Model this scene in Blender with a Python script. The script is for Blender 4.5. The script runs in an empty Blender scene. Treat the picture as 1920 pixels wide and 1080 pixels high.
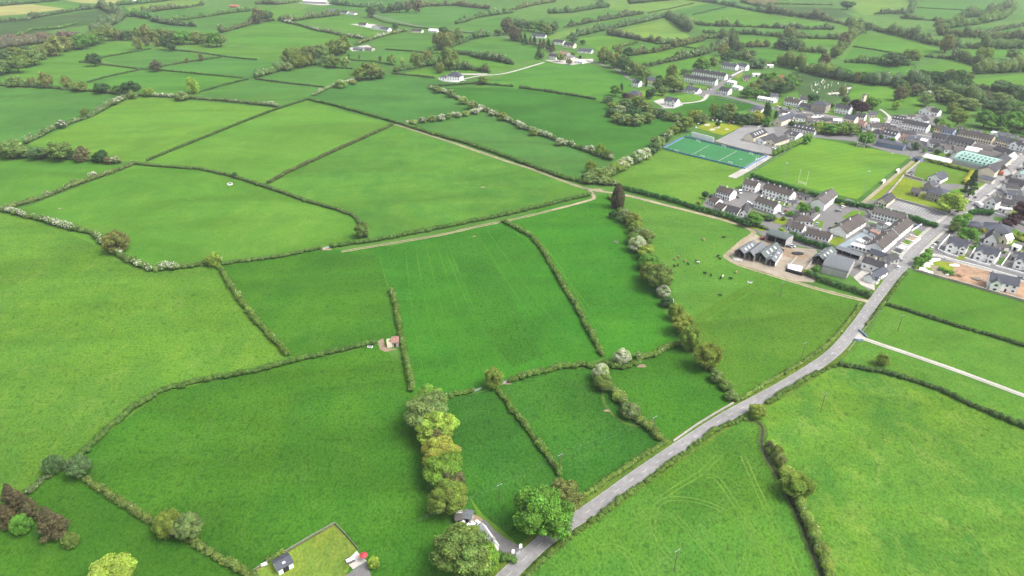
import bpy, bmesh, math, random
import numpy as np
from math import radians as R
random.seed(7); rng = np.random.default_rng(7)
S = bpy.context.scene
COL = S.collection

# ---------------------------------------------------------------- camera, sky, sun, exposure
HAZE = 0.000088
CAM_H, PITCH, FPX = 180.0, R(28.5), 1280.0      # metres up, tilt below level, focal length in photo pixels
cd = bpy.data.cameras.new('camera'); cam = bpy.data.objects.new('camera', cd); COL.objects.link(cam)
cam.location = (0, 0, CAM_H); cam.rotation_euler = (math.pi/2-PITCH, 0, 0)
cd.sensor_width = 36; cd.lens = 36*FPX/1920; cd.clip_start = 1; cd.clip_end = 30000
S.camera = cam
w = bpy.data.worlds.new('World'); S.world = w; w.use_nodes = True
nt = w.node_tree; bg = nt.nodes['Background']
sk = nt.nodes.new('ShaderNodeTexSky'); sk.sky_type = 'NISHITA'; sk.sun_disc = False
SUN_EL, SUN_AZ = R(55), R(112)
sk.sun_elevation = SUN_EL; sk.sun_rotation = SUN_AZ; sk.air_density = 1.0; sk.dust_density = 6.0; sk.ozone_density = 1.0
hs = nt.nodes.new('ShaderNodeHueSaturation'); hs.inputs['Saturation'].default_value = .4       # an overcast, nearly grey sky
nt.links.new(sk.outputs[0], hs.inputs['Color']); nt.links.new(hs.outputs[0], bg.inputs[0]); bg.inputs[1].default_value = 0.15
sd = bpy.data.lights.new('sun', 'SUN'); sd.energy = 1.3; sd.angle = R(26); sd.color = (1, .96, .9)
sun = bpy.data.objects.new('sun', sd); COL.objects.link(sun)
sun.rotation_euler = (math.pi/2-SUN_EL, 0, -SUN_AZ+math.pi)
S.view_settings.view_transform = 'Standard'; S.view_settings.look = 'None'
S.view_settings.exposure = 1.08; S.view_settings.gamma = 1

# ---------------------------------------------------------------- helpers
def G(x, y, z=0.0):
    """ground survey: the point at height z seen at photo pixel x,y"""
    dx, dy = (x-960)/FPX, (y-540)/FPX
    c, s = math.cos(PITCH), math.sin(PITCH)
    d = (dx, c-dy*s, -s-dy*c); t = (CAM_H-z)/-d[2]
    return (d[0]*t, d[1]*t)
def K(y): return (y+155)/205.0                        # photo pixels per metre along a row
def tag(o, label=None, cat=None, group=None, kind=None):
    if label: o['label'] = label
    if cat: o['category'] = cat
    if group: o['group'] = group
    if kind: o['kind'] = kind
    return o
def link(name, me, parent=None, loc=None, rz=None, color=None):
    o = bpy.data.objects.new(name, me); COL.objects.link(o)
    if parent: o.parent = parent
    if loc: o.location = loc
    if rz is not None: o.rotation_euler = (0, 0, rz)
    if color: o.color = (*color[:3], 1)
    return o
def empty(name, loc, rz=0): return link(name, None, None, loc, rz)
def mesh(name, vs, fs, mat=None, smooth=False):
    me = bpy.data.meshes.new(name); me.from_pydata([tuple(map(float, v)) for v in vs], [], fs); me.update()
    if mat: me.materials.append(mat)
    if smooth:
        for p in me.polygons: p.use_smooth = True
    return me
class MB:
    def __init__(s): s.v = []; s.f = []
    def poly(s, *pts):
        n = len(s.v); s.v += list(pts); s.f.append(tuple(range(n, n+len(pts)))); return s
    def box(s, x0, x1, y0, y1, z0, z1):
        n = len(s.v)
        s.v += [(x0,y0,z0),(x1,y0,z0),(x1,y1,z0),(x0,y1,z0),(x0,y0,z1),(x1,y0,z1),(x1,y1,z1),(x0,y1,z1)]
        s.f += [tuple(n+i for i in q) for q in ((0,3,2,1),(4,5,6,7),(0,1,5,4),(1,2,6,5),(2,3,7,6),(3,0,4,7))]
        return s
    def tube(s, p, q, r0, r1=None, n=6):
        r1 = r0 if r1 is None else r1
        p = np.array(p, float); q = np.array(q, float); d = q-p; L = np.linalg.norm(d); d = d/max(L, 1e-6)
        a = np.cross(d, (0,0,1) if abs(d[2]) < .9 else (1,0,0)); a /= np.linalg.norm(a); b = np.cross(d, a)
        m = len(s.v)
        for c, r in ((p, r0), (q, r1)):
            for i in range(n):
                t = 2*math.pi*i/n; s.v.append(tuple(c+r*(a*math.cos(t)+b*math.sin(t))))
        for i in range(n):
            j = (i+1) % n; s.f.append((m+i, m+j, m+n+j, m+n+i))
        s.f.append(tuple(m+i for i in range(n))[::-1]); s.f.append(tuple(m+n+i for i in range(n)))
        return s
    def me(s, name, mat, smooth=False): return mesh(name, s.v, s.f, mat, smooth)
    def build(s, name, mat, parent=None, loc=None, rz=None, smooth=False, color=None):
        return link(name, s.me(name, mat, smooth), parent, loc, rz, color)

# ---------------------------------------------------------------- materials
def newmat(name):
    m = bpy.data.materials.new(name); m.use_nodes = True; n = m.node_tree
    return m, n, n.nodes['Principled BSDF']
def pos(n, scale):
    g = n.nodes.new('ShaderNodeNewGeometry'); v = n.nodes.new('ShaderNodeVectorMath'); v.operation = 'MULTIPLY'
    v.inputs[1].default_value = scale if hasattr(scale, '__len__') else (scale,)*3
    n.links.new(g.outputs['Position'], v.inputs[0]); return v.outputs[0]
def noise(n, vec, detail=3, rough=.55, dist=0):
    t = n.nodes.new('ShaderNodeTexNoise'); t.inputs['Scale'].default_value = 1; t.inputs['Detail'].default_value = detail
    t.inputs['Roughness'].default_value = rough; t.inputs['Distortion'].default_value = dist
    n.links.new(vec, t.inputs['Vector']); return t.outputs['Fac']
def ramp(n, fac, stops):
    r = n.nodes.new('ShaderNodeValToRGB'); e = r.color_ramp.elements
    while len(e) < len(stops): e.new(.5)
    for k, (p, c) in enumerate(stops):
        e[k].position = p; e[k].color = (c, c, c, 1) if not hasattr(c, '__len__') else (*c, 1)
    n.links.new(fac, r.inputs[0]); return r.outputs[0]
def mix(n, a, b, fac, mode='MIX'):
    m = n.nodes.new('ShaderNodeMix'); m.data_type = 'RGBA'; m.blend_type = mode
    for s, v in ((m.inputs[6], a), (m.inputs[7], b), (m.inputs[0], fac)):
        if isinstance(v, bpy.types.NodeSocket): n.links.new(v, s)
        elif hasattr(v, '__len__'): s.default_value = (*v[:3], 1)
        else: s.default_value = v
    return m.outputs[2]
def flatmat(name, c, rough=.8, var=.12, sc=.8, metal=0, spec=.3):
    m, n, p = newmat(name)
    f = noise(n, pos(n, sc), 4, .6); f2 = noise(n, pos(n, sc*.12), 2)
    k = ramp(n, f, [(.3, 1-var), (.7, 1+var)]); k2 = ramp(n, f2, [(.35, 1-var*.7), (.65, 1+var*.5)])
    col = mix(n, mix(n, c, k, 1.0, 'MULTIPLY'), k2, 1.0, 'MULTIPLY')
    n.links.new(col, p.inputs['Base Color']); p.inputs['Roughness'].default_value = rough
    p.inputs['Metallic'].default_value = metal; p.inputs['Specular IOR Level'].default_value = spec
    return m
def objcol(name, rough=.4, var=.05, spec=.5):
    m, n, p = newmat(name); oi = n.nodes.new('ShaderNodeObjectInfo')
    k = ramp(n, noise(n, pos(n, 1.3), 2), [(.3, 1-var), (.7, 1+var)])
    n.links.new(mix(n, oi.outputs['Color'], k, 1.0, 'MULTIPLY'), p.inputs['Base Color'])
    p.inputs['Roughness'].default_value = rough; p.inputs['Specular IOR Level'].default_value = spec
    return m
_g = {}
GK = (.79, .82, .60)                                              # brightness of all grass
def grass(c, patch=(1.25, 1.05, .8), amt=.5, tuft=.35, stripe=None, seed=0, yel=.25):
    c = tuple(v*g for v, g in zip(c, GK)); tuft = min(.55, tuft*1.35+.03)
    """pasture: own colour, drifting patches, mottled tufts, optional mowing stripes"""
    key = (c, patch, amt, tuft, stripe, seed, yel)
    if key in _g: return _g[key]
    m, n, p = newmat('pasture_grass')
    base = mix(n, c, tuple(a*b for a, b in zip(c, patch)), 0)
    g = n.nodes.new('ShaderNodeNewGeometry'); ad = n.nodes.new('ShaderNodeVectorMath'); ad.operation = 'ADD'
    ad.inputs[1].default_value = (seed*137.0, seed*71.0, 0); n.links.new(g.outputs['Position'], ad.inputs[0])
    def P(s):
        v = n.nodes.new('ShaderNodeVectorMath'); v.operation = 'MULTIPLY'; v.inputs[1].default_value = s if hasattr(s, '__len__') else (s,)*3
        n.links.new(ad.outputs[0], v.inputs[0]); return v.outputs[0]
    f1 = ramp(n, noise(n, P((.014, .011, .01)), 4, .6, .6), [(.38, 0), (.68, 1)])
    col = mix(n, c, tuple(a*b for a, b in zip(c, patch)), f1)
    f2 = ramp(n, noise(n, P((.05, .035, .01)), 4, .65, .4), [(.42, 0), (.66, amt)])
    col = mix(n, col, tuple(min(1, a*b) for a, b in zip(c, (.62, .8, .9))), f2)
    f5 = ramp(n, noise(n, P((.11, .07, .1)), 5, .7, .8), [(.5, 0), (.74, yel)])
    col = mix(n, col, tuple(min(1, a*b+.02) for a, b in zip(c, (1.9, 1.3, 1.2))), f5)
    k3 = ramp(n, noise(n, P((1.2, .8, 1)), 4, .75, .2), [(.32, 1-tuft), (.52, 1), (.75, 1+tuft*.7)])
    col = mix(n, col, k3, 1.0, 'MULTIPLY')
    f4 = ramp(n, noise(n, P((.5, .3, 1)), 3, .6), [(.55, 0), (.68, min(.85, tuft*1.6))])
    col = mix(n, col, tuple(a*.55 for a in c), f4)
    k6 = ramp(n, noise(n, P((.0075, .02, .01)), 3, .6, 1.2), [(.35, .86), (.62, 1.12)]); col = mix(n, col, k6, 1.0, 'MULTIPLY')
    if stripe:
        ang, wid, am = stripe
        d = n.nodes.new('ShaderNodeVectorMath'); d.operation = 'DOT_PRODUCT'; d.inputs[1].default_value = (math.cos(ang)/wid*math.pi, math.sin(ang)/wid*math.pi, 0)
        n.links.new(g.outputs['Position'], d.inputs[0])
        sn = n.nodes.new('ShaderNodeMath'); sn.operation = 'SINE'; n.links.new(d.outputs['Value'], sn.inputs[0])
        k = ramp(n, sn.outputs[0], [(.0, 1-am), (.6, 1+am)]); col = mix(n, col, k, 1.0, 'MULTIPLY')
    n.links.new(col, p.inputs['Base Color']); p.inputs['Roughness'].default_value = .95; p.inputs['Specular IOR Level'].default_value = .03
    b = n.nodes.new('ShaderNodeBump'); b.inputs['Strength'].default_value = .5; b.inputs['Distance'].default_value = .5
    n.links.new(noise(n, P(.9), 3, .7), b.inputs['Height']); n.links.new(b.outputs[0], p.inputs['Normal'])
    _g[key] = m; return m
def foliage_mat():
    m, n, p = newmat('foliage')
    at = n.nodes.new('ShaderNodeAttribute'); at.attribute_name = 'Col'; oi = n.nodes.new('ShaderNodeObjectInfo')
    c = mix(n, oi.outputs['Color'], at.outputs['Color'], 1.0, 'MULTIPLY'); c = mix(n, c, (1.42, 1.52, 1.15), 1.0, 'MULTIPLY')
    k = ramp(n, noise(n, pos(n, .35), 3, .6), [(.3, .78), (.7, 1.25)]); c = mix(n, c, k, 1.0, 'MULTIPLY')
    c = mix(n, c, (.62, .62, .52), at.outputs['Alpha'])
    n.links.new(c, p.inputs['Base Color']); p.inputs['Roughness'].default_value = .85; p.inputs['Specular IOR Level'].default_value = .15
    tr = n.nodes.new('ShaderNodeBsdfTranslucent'); n.links.new(c, tr.inputs[0]); ms = n.nodes.new('ShaderNodeMixShader')
    ms.inputs[0].default_value = .3; n.links.new(p.outputs[0], ms.inputs[1]); n.links.new(tr.outputs[0], ms.inputs[2])
    n.links.new(ms.outputs[0], n.nodes['Material Output'].inputs[0])
    return m
def roofmat(name, c, var=.2, rib=0, ang=0):
    m, n, p = newmat(name)
    tc = n.nodes.new('ShaderNodeTexCoord'); v = n.nodes.new('ShaderNodeVectorMath'); v.operation = 'MULTIPLY'; v.inputs[1].default_value = (1, 1, 1)
    n.links.new(tc.outputs['Object'], v.inputs[0])
    k = ramp(n, noise(n, v.outputs[0], 5, .7), [(.3, 1-var), (.7, 1+var)]); col = mix(n, c, k, 1.0, 'MULTIPLY')
    f = ramp(n, noise(n, pos(n, .18), 4, .7), [(.45, 0), (.75, .5)]); col = mix(n, col, tuple(x*.6+.06 for x in c), f)
    wv = n.nodes.new('ShaderNodeTexWave'); wv.inputs['Scale'].default_value = 1.1 if rib else .9; wv.bands_direction = 'X' if rib else 'Y'
    n.links.new(tc.outputs['Object'], wv.inputs['Vector']); k2 = ramp(n, wv.outputs['Fac'], [(0, .86), (.5, 1.04)])
    col = mix(n, col, k2, 1.0, 'MULTIPLY')
    n.links.new(col, p.inputs['Base Color']); p.inputs['Roughness'].default_value = .55 if rib else .75; p.inputs['Specular IOR Level'].default_value = .35
    return m
FOL = foliage_mat()
M = dict(
 bark=flatmat('bark', (.09, .07, .05), .9, .3, 2),
 white=flatmat('white_render', (.85, .85, .83), .8, .07, .5), cream=flatmat('cream_render', (.70, .63, .48), .8, .08, .5),
 grey=flatmat('grey_render', (.38, .37, .36), .85, .12, .5), stone=flatmat('stone', (.33, .30, .25), .9, .25, 1.2),
 blue=flatmat('blue_render', (.42, .52, .68), .8, .08, .5), slateblue=flatmat('slate_blue_render', (.17, .22, .30), .8, .08, .5),
 pink=flatmat('pink_render', (.66, .48, .40), .8, .1, .5), yellow=flatmat('yellow_render', (.72, .60, .36), .8, .08, .5),
 brick=flatmat('red_brick', (.32, .13, .09), .9, .2, 1.5), concrete=flatmat('concrete', (.31, .30, .275), .9, .2, .5),
 dark=flatmat('dark_opening', (.02, .02, .02), .9, .2, 1), glass=flatmat('window_glass', (.04, .05, .06), .15, .2, .5, 0, .6),
 frame=flatmat('window_frame', (.7, .7, .7), .6, .05), slate=roofmat('slate_roof', (.034, .033, .037)),
 slateb=roofmat('blue_slate_roof', (.048, .054, .072)), tile=roofmat('brown_tile_roof', (.058, .047, .042)), redtile=roofmat('red_tile_roof', (.36, .12, .07)),
 oldtile=roofmat('weathered_tile_roof', (.085, .077, .072)), tin=roofmat('grey_sheet_roof', (.11, .12, .13), .25, 1), greentin=roofmat('green_grey_sheet_roof', (.075, .095, .09), .25, 1),
 rust=roofmat('rusty_roof', (.24, .13, .10), .4, 1), whiteroof=roofmat('white_sheet_roof', (.66, .66, .66), .08, 1), mint=roofmat('mint_green_roof', (.24, .40, .34), .15, 1),
 skyl=flatmat('skylight', (.55, .58, .58), .5, .1), asphalt=flatmat('asphalt', (.20, .197, .195), .9, .16, .5), lane=flatmat('light_tarmac', (.135, .132, .13), .9, .12, .5),
 dirt=flatmat('dirt_track', (.25, .215, .14), .95, .25, .5), soil=flatmat('bare_soil', (.27, .175, .11), .95, .3, .25), sand=flatmat('concrete_yard', (.24, .205, .16), .95, .22, .15),
 gravel=flatmat('pale_gravel', (.36, .345, .31), .95, .12, .6), paint=flatmat('road_paint', (.42, .42, .41), .7, .12, .5), verge=grass((.10, .17, .035), amt=.6, tuft=.5, yel=.5),
 turf=flatmat('artificial_turf', (.022, .135, .04), .9, .1, .3), bluepaint=flatmat('blue_board', (.05, .16, .42), .6, .15, .5), steel=flatmat('galvanised_steel', (.34, .36, .37), .5, .1, 1, .3),
 black=flatmat('black_tyres', (.025, .025, .028), .8, .3, 1), wood=flatmat('timber_pole', (.15, .12, .09), .9, .2, 1), mud=flatmat('trodden_mud', (.24, .18, .12), .95, .25, .5),
 water=flatmat('stream_water', (.035, .035, .025), .25, .3, .5), bank=grass((.07, .13, .035), amt=.6, tuft=.6, yel=.3), tracks=grass((.118, .235, .05), tuft=.3), tramline=grass((.075, .20, .03), tuft=.3), hawk=flatmat('white_plaster', (.8, .8, .78), .7, .05),
 car=objcol('car_paint', .3), plastic=objcol('coloured_plastic', .6), hide=objcol('animal_hide', .8, .15, .2), rubber=flatmat('rubber', (.02, .02, .02), .8), lamp=flatmat('lamp_head', (.6, .62, .64), .5))

# ---------------------------------------------------------------- foliage meshes
def _ico():
    bm = bmesh.new(); bmesh.ops.create_icosphere(bm, subdivisions=1, radius=1)
    v = np.array([x.co[:] for x in bm.verts]); f = np.array([[q.index for q in p.verts] for p in bm.faces]); bm.free(); return v, f
ICV, ICF = _ico()
def fol_mesh(name, C, Rr, per, s, tint=None, blossom=None, core=.84, zmin=-.35, jit=.55, rg=None, cols=None):
    """C,Rr: lobe centres and radii; per: leaf clumps per lobe; s: clump size (m)"""
    rg = rg or rng; C = np.asarray(C, float); Rr = np.asarray(Rr, float); L = len(C)
    per = np.broadcast_to(per, (L,)).astype(int); s = np.broadcast_to(s, (L,))
    if tint is None: tint = .8+.4*rg.random((L, 1))*np.ones((1, 3)); tint = tint*(1+.12*(rg.random((L, 3))-.5))
    if blossom is None: blossom = np.zeros(L)
    idx = np.repeat(np.arange(L), per); N = len(idx)
    d = rg.normal(size=(N, 3)); d /= np.linalg.norm(d, axis=1)[:, None]
    low = d[:, 2] < zmin; d[low, 2] *= -1
    p = C[idx]+Rr[idx]*d*(.82+.3*rg.random((N, 1)))
    p[:, 2] = np.maximum(p[:, 2], .05)
    nn = d/Rr[idx]; nn /= np.linalg.norm(nn, axis=1)[:, None]
    nn = nn+jit*rg.normal(size=(N, 3))*.6; nn /= np.linalg.norm(nn, axis=1)[:, None]
    t = np.cross(nn, rg.normal(size=(N, 3))); t /= np.linalg.norm(t, axis=1)[:, None]; b = np.cross(nn, t)
    sz = (s[idx]*(.55+.75*rg.random(N)))[:, None]*.5
    q = np.stack([p+t*sz*1.2, p+b*sz*(.6+.5*rg.random((N, 1))), p-t*sz*1.1, p-b*sz*(.6+.5*rg.random((N, 1)))], 1).reshape(-1, 3)
    cq = tint[idx]*(.72+.72*rg.random((N, 1)))*(1+.25*(rg.random((N, 3))-.5))
    al = ((rg.random(N) < blossom[idx]) & (d[:, 2] > -.1)).astype(float)
    cq = np.concatenate([cq, al[:, None]], 1); cq = np.repeat(cq, 4, 0)
    fq = np.arange(4*N).reshape(N, 4)
    V = [q]; CC = [cq]; loops = [fq.ravel()]; tot = [np.full(N, 4)]
    if core:
        wob = 1+.22*(rg.random((L, len(ICV), 1))-.5)
        cv = (C[:, None]+Rr[:, None]*core*ICV[None]*wob); cv[..., 2] = np.maximum(cv[..., 2], .0)
        cv = cv.reshape(-1, 3); off = 4*N+np.arange(L)*len(ICV)
        V.append(cv); cc = np.concatenate([tint*.85, np.zeros((L, 1))], 1); CC.append(np.repeat(cc, len(ICV), 0))
        loops.append((ICF[None]+off[:, None, None]).ravel()); tot.append(np.full(L*len(ICF), 3))
    V = np.concatenate(V); CC = np.concatenate(CC); loops = np.concatenate(loops); tot = np.concatenate(tot)
    me = bpy.data.meshes.new(name); me.vertices.add(len(V)); me.vertices.foreach_set('co', V.astype(np.float32).ravel())
    me.loops.add(len(loops)); me.loops.foreach_set('vertex_index', loops.astype(np.int32))
    me.polygons.add(len(tot)); st = np.concatenate([[0], np.cumsum(tot)[:-1]]); me.polygons.foreach_set('loop_start', st.astype(np.int32))
    try: me.polygons.foreach_set('loop_total', tot.astype(np.int32))
    except Exception: pass
    me.update(calc_edges=True)
    ca = me.color_attributes.new('Col', 'FLOAT_COLOR', 'POINT'); ca.data.foreach_set('color', CC.astype(np.float32).ravel())
    me.materials.append(FOL); return me
# ---------------------------------------------------------------- trees: prototypes 10 m wide and 10 m high, scaled per tree
def crown(kind, lod, seed):
    rg = np.random.default_rng(seed)
    n, per, s = {'N': (80, 300, .36), 'M': (30, 90, .66), 'F': (16, 40, 1.1)}[lod]
    core = .76
    if kind == 'round':
        C = [(0, 0, 5.6), (0, 0, 3.6)]; Q = [(3.3, 3.3, 3.0), (3.0, 3.0, 2.2)]
        for i in range(n):
            a = rg.random()*6.283; e = math.asin(rg.uniform(-.55, 1)); q = rg.uniform(.72, 1.2)
            r = rg.uniform(.6, 1.6)*(1 if lod == 'N' else 1.3)
            C.append((3.6*q*math.cos(e)*math.cos(a), 3.6*q*math.cos(e)*math.sin(a), 5.2+3.5*q*math.sin(e)))
            Q.append((r*1.1, r*1.1, r*.8))
        pr = [per*4, per*3]+[per]*n
    elif kind == 'airy':
        C, Q = [], []; core = .5
        for i in range(int(n*1.3)):
            a = rg.random()*6.283; z = rg.uniform(1.6, 9.2); R0 = 4.3*math.sin(math.pi*min(1, (z-.4)/10.2))**.75; q = rg.random()**.6
            r = rg.uniform(.8, 1.5)*(1 if lod == 'N' else 1.35)
            C.append((R0*q*math.cos(a), R0*q*math.sin(a), z)); Q.append((r*.95, r*.95, r*1.15))
        pr = [int(per*.9)]*len(C)
    elif kind == 'conifer':
        C, Q = [], []; core = .3
        for i in range(int(n*2.2)):
            u = rg.random()**.8; z = .8+8.6*u; a = rg.random()*6.283; R0 = 4.4*(1-u)**.85
            r = .35+.75*(1-u); R0 *= rg.uniform(.35, 1.15); C.append((R0*.85*math.cos(a), R0*.85*math.sin(a), z)); Q.append((r*1.2, r*1.2, r*.6))
        pr = [int(per*.7)]*len(C)
    elif kind == 'cypress':
        C, Q = [], []
        for i in range(n):
            u = rg.random(); z = .6+8.4*u; a = rg.random()*6.283; R0 = 3.4*math.sin(math.pi*(.25+.75*u))**.7*.8
            C.append((R0*math.cos(a), R0*math.sin(a), z)); Q.append((1.4, 1.4, 1.9))
        pr = [int(per*.7)]*len(C)
    else:                                   # bush / blossom
        C = [(0, 0, 4.2)]; Q = [(3.4, 3.4, 3.6)]
        for i in range(int(n*.8)):
            a = rg.random()*6.283; e = math.asin(rg.uniform(-.5, 1)); r = rg.uniform(1.1, 1.9)
            C.append((3.5*math.cos(e)*math.cos(a), 3.5*math.cos(e)*math.sin(a), 4.4+3.9*math.sin(e))); Q.append((r, r, r*.9))
        pr = [per*3]+[per]*(len(C)-1)
    bl = None
    if kind == 'blossom': bl = np.clip(rg.normal(.45, .35, len(C)), .02, .95)
    elif kind == 'fleck': bl = np.clip(rg.normal(.03, .06, len(C)), 0, .2)
    return fol_mesh('crown', C, Q, pr, s, blossom=bl, core=core, zmin=-.6, jit=.75 if kind != 'airy' else 1.1, rg=rg)
def trunk_me(kind, seed):
    rg = random.Random(seed); m = MB(); top = 8 if kind in ('conifer', 'cypress') else 5.5
    m.tube((0, 0, -.1), (.1, .05, 2.4), .42, .3, 7); m.tube((.1, .05, 2.4), (0, 0, top), .3, .1, 6)
    for i in range(6):
        a = rg.random()*6.28; z = rg.uniform(2, 5); l = rg.uniform(1.6, 3) if kind != 'cypress' else .8
        m.tube((0.05, 0, z), (l*math.cos(a), l*math.sin(a), z+rg.uniform(1, 2.6)), .15, .05, 5)
    return m.me('trunk', M['bark'])
_pc = {}
def proto(kind, lod):
    k = (kind, lod)
    if k not in _pc:
        nv = 3
        _pc[k] = [(crown(kind, lod, 11*i+hash(kind[0]+lod) % 7+5), trunk_me(kind, i)) for i in range(nv)]
    return random.choice(_pc[k])
def hash(s): return sum(ord(c)*(i+1) for i, c in enumerate(s))
TINT = dict(ol=(.105, .145, .042), gr=(.075, .16, .03), lg=(.115, .20, .035), dg=(.035, .075, .028), bg=(.062, .105, .048), tn=(.135, .15, .055),
            br=(.098, .094, .055), cu=(.045, .02, .03), yg=(.17, .235, .045), yo=(.20, .205, .045), gg=(.115, .16, .06), pl=(.17, .23, .08), og=(.125, .165, .036), dc=(.075, .068, .042))
TW = dict(dc='dark brown', ol='olive green', gr='fresh green', lg='bright lime green', dg='dark green', bg='bluish green', tn='tan', br='bare brownish', cu='copper purple',
          yg='yellow green', yo='golden', gg='grey green', pl='pale green', og='olive gold')
KW = dict(round='round tree', airy='airy tree', conifer='conifer', cypress='slim conifer', bush='bush', blossom='blossoming bush', fleck='bush')
ORD = ['first', 'second', 'third', 'fourth', 'fifth', 'sixth', 'seventh', 'eighth', 'ninth', 'tenth', 'eleventh', 'twelfth', 'thirteenth', 'fourteenth',
       'fifteenth', 'sixteenth', 'seventeenth', 'eighteenth', 'nineteenth', 'twentieth', 'twenty-first', 'twenty-second', 'twenty-third', 'twenty-fourth',
       'twenty-fifth', 'twenty-sixth', 'twenty-seventh', 'twenty-eighth', 'twenty-ninth', 'thirtieth']
NTREE = [0]
def tree(cx, cy, wpx, kind, tint, ratio=1.0, lod='M', label=None, group=None, zc=None):
    w = wpx/K(cy); h = w*ratio
    X, Y = G(cx, cy, h*.5)
    cm, tm = proto(kind, lod); rz = random.random()*6.28
    isb = kind in ('bush', 'blossom', 'fleck')
    e = empty('bush' if isb else ('conifer_tree' if kind in ('conifer', 'cypress') else 'tree'), (X, Y, 0), rz); e.scale = (w/9.2, w/9.2, h/9.6)
    c = TINT[tint]; k = random.uniform(.9, 1.1)
    link('crown', cm, e, color=tuple(k*v*random.uniform(.94, 1.06) for v in c))
    if not isb: link('trunk', tm, e)
    else: link('stem', tm, e)
    tag(e, label, 'bush' if isb else 'tree', group); NTREE[0] += 1
    return e
def trees(where, group, L, lod='M', vert=False):
    """L: (x, y, width px, kind, tint[, height/width])"""
    n = len(L); o = sorted(range(n), key=lambda i: (L[i][1] if vert else L[i][0]))
    for r, i in enumerate(o):
        t = L[i]; ra = t[5] if len(t) > 5 else 1.0
        if n == 1: lab = f"{TW[t[4]]} {KW[t[3]]} {where}"
        else: lab = f"{TW[t[4]]} {KW[t[3]]}, {ORD[r]} from {'top' if vert else 'left'} {where}"
        tree(t[0], t[1], t[2], t[3], t[4], ra, lod, lab, group)
def rowtrees(where, group, pts, n, wr, mixd, lod='F', ra=(.85, 1.25), jit=2):
    P = resample_px(pts, n); L = []
    for x, y in P:
        k, t = random.choice(mixd)
        L.append((x+random.uniform(-jit, jit), y-random.uniform(0, jit), random.uniform(*wr), k, t, random.uniform(*ra)))
    trees(where, group, L, lod)
def resample_px(pts, n):
    p = np.array(pts, float); d = np.r_[0, np.cumsum(np.linalg.norm(np.diff(p, axis=0), axis=1))]
    t = (np.arange(n)+.5)/n*d[-1]
    return list(zip(np.interp(t, d, p[:, 0]), np.interp(t, d, p[:, 1])))

# ---------------------------------------------------------------- hedges: one mesh each
HS = dict(  # width, height, spacing factor, size jitter, clumps per lobe, blossom mean, tint
 t=(2.7, 2.1, .32, .14, 26, 0.0, (.065, .12, .032)), m=(3.0, 2.5, .32, .30, 26, .02, (.080, .13, .032)), d=(2.9, 2.3, .42, .25, 24, .0, (.055, .095, .035)),
 w=(4.0, 3.6, .36, .36, 34, .30, (.08, .125, .04)), b=(5.2, 5.0, .46, .62, 26, .05, (.07, .11, .045)), g=(8.3, 8.5, .48, .6, 40, .02, (.072, .115, .046)),
 l=(2.0, 1.5, .6, .2, 14, 0, (.05, .09, .034)), c=(2.4, 2.6, .4, .10, 30, 0, (.03, .09, .025)), r=(1.8, 1.0, .5, .45, 16, .0, (.075, .12, .03)), p=(3, 2.6, .34, .35, 26, .02, (.10, .14, .035)))
def hedge(desc, st, pts, scale=1.0, tint=None, cat='hedge', group=None, name='hedge'):
    W, H, sp, jv, per, bl, tc = HS[st]; W *= scale; H *= scale
    P = np.array([G(x, y) for x, y in pts]); d = np.r_[0, np.cumsum(np.linalg.norm(np.diff(P, axis=0), axis=1))]
    my = np.mean([p[1] for p in pts]); px = K(my)*.533
    step = max(W*sp, .8); n = max(2, int(d[-1]/step)); t = np.linspace(0, d[-1], n)
    q = np.stack([np.interp(t, d, P[:, 0]), np.interp(t, d, P[:, 1])], 1)
    rg = np.random.default_rng(int(abs(pts[0][0]*7+pts[0][1]*13+n)) % 99991)
    slow = np.interp(np.arange(n), np.arange(0, n+8, 7), rg.random(len(np.arange(0, n+8, 7))))
    k = 1+jv*(rg.random(n)-.5)*1.0+jv*(slow-.5)*2.0
    if st in 'gb': k = k*np.where(rg.random(n) < .16, rg.uniform(1.3, 1.75, n), 1)
    if st in 'gbmw' and n > 12: gap = rg.random(n) < .05; k = np.where(gap, k*.45, k)
    k = np.clip(k, .3, 2.0); rows = 2 if st in 'gb' else 1
    C, Q = [], []
    for rr in range(rows):
        off = rg.normal(size=(n, 2))*W*.13
        hh = H*k*(1 if rr == 0 else rg.uniform(.6, 1.05, n)); ww = W*.5*(1+.5*(k-1))
        C.append(np.c_[q+off, hh*.5]); Q.append(np.c_[ww, ww, hh*.56])
    C = np.concatenate(C); Q = np.concatenate(Q); n2 = len(C)
    s = np.clip(1.15/px*.9, .45, 1.7)*(1 if st in 'gbwm' else .8)
    area = W*H*(3.2 if rows == 1 else 2.6); per = int(np.clip(area/(s*s)*(.9 if rows == 1 else .6), 14, 90))
    tv = rg.random((n2, 1)); slow2 = np.tile(slow, rows)[:, None]
    tint0 = (.72+.5*tv*.7+.25*slow2)*np.ones((1, 3)); hue = .22*(rg.random((n2, 1))-.4)*(0.4 if st in 'cl' else 1)
    tint0 = tint0*np.c_[1+hue, 1+hue*.3, 1-hue*.4]
    b = np.zeros(n2) if not bl else np.clip((np.tile(slow, rows)*1.2-.45)*bl*3.2+rg.normal(0, bl*.6, n2), 0, .85)
    me = fol_mesh(name, C, Q, per, s, tint=tint0, blossom=b, rg=rg, zmin=-.2)
    o = link(name, me, color=tint or tc)
    return tag(o, desc, cat, group)

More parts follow.
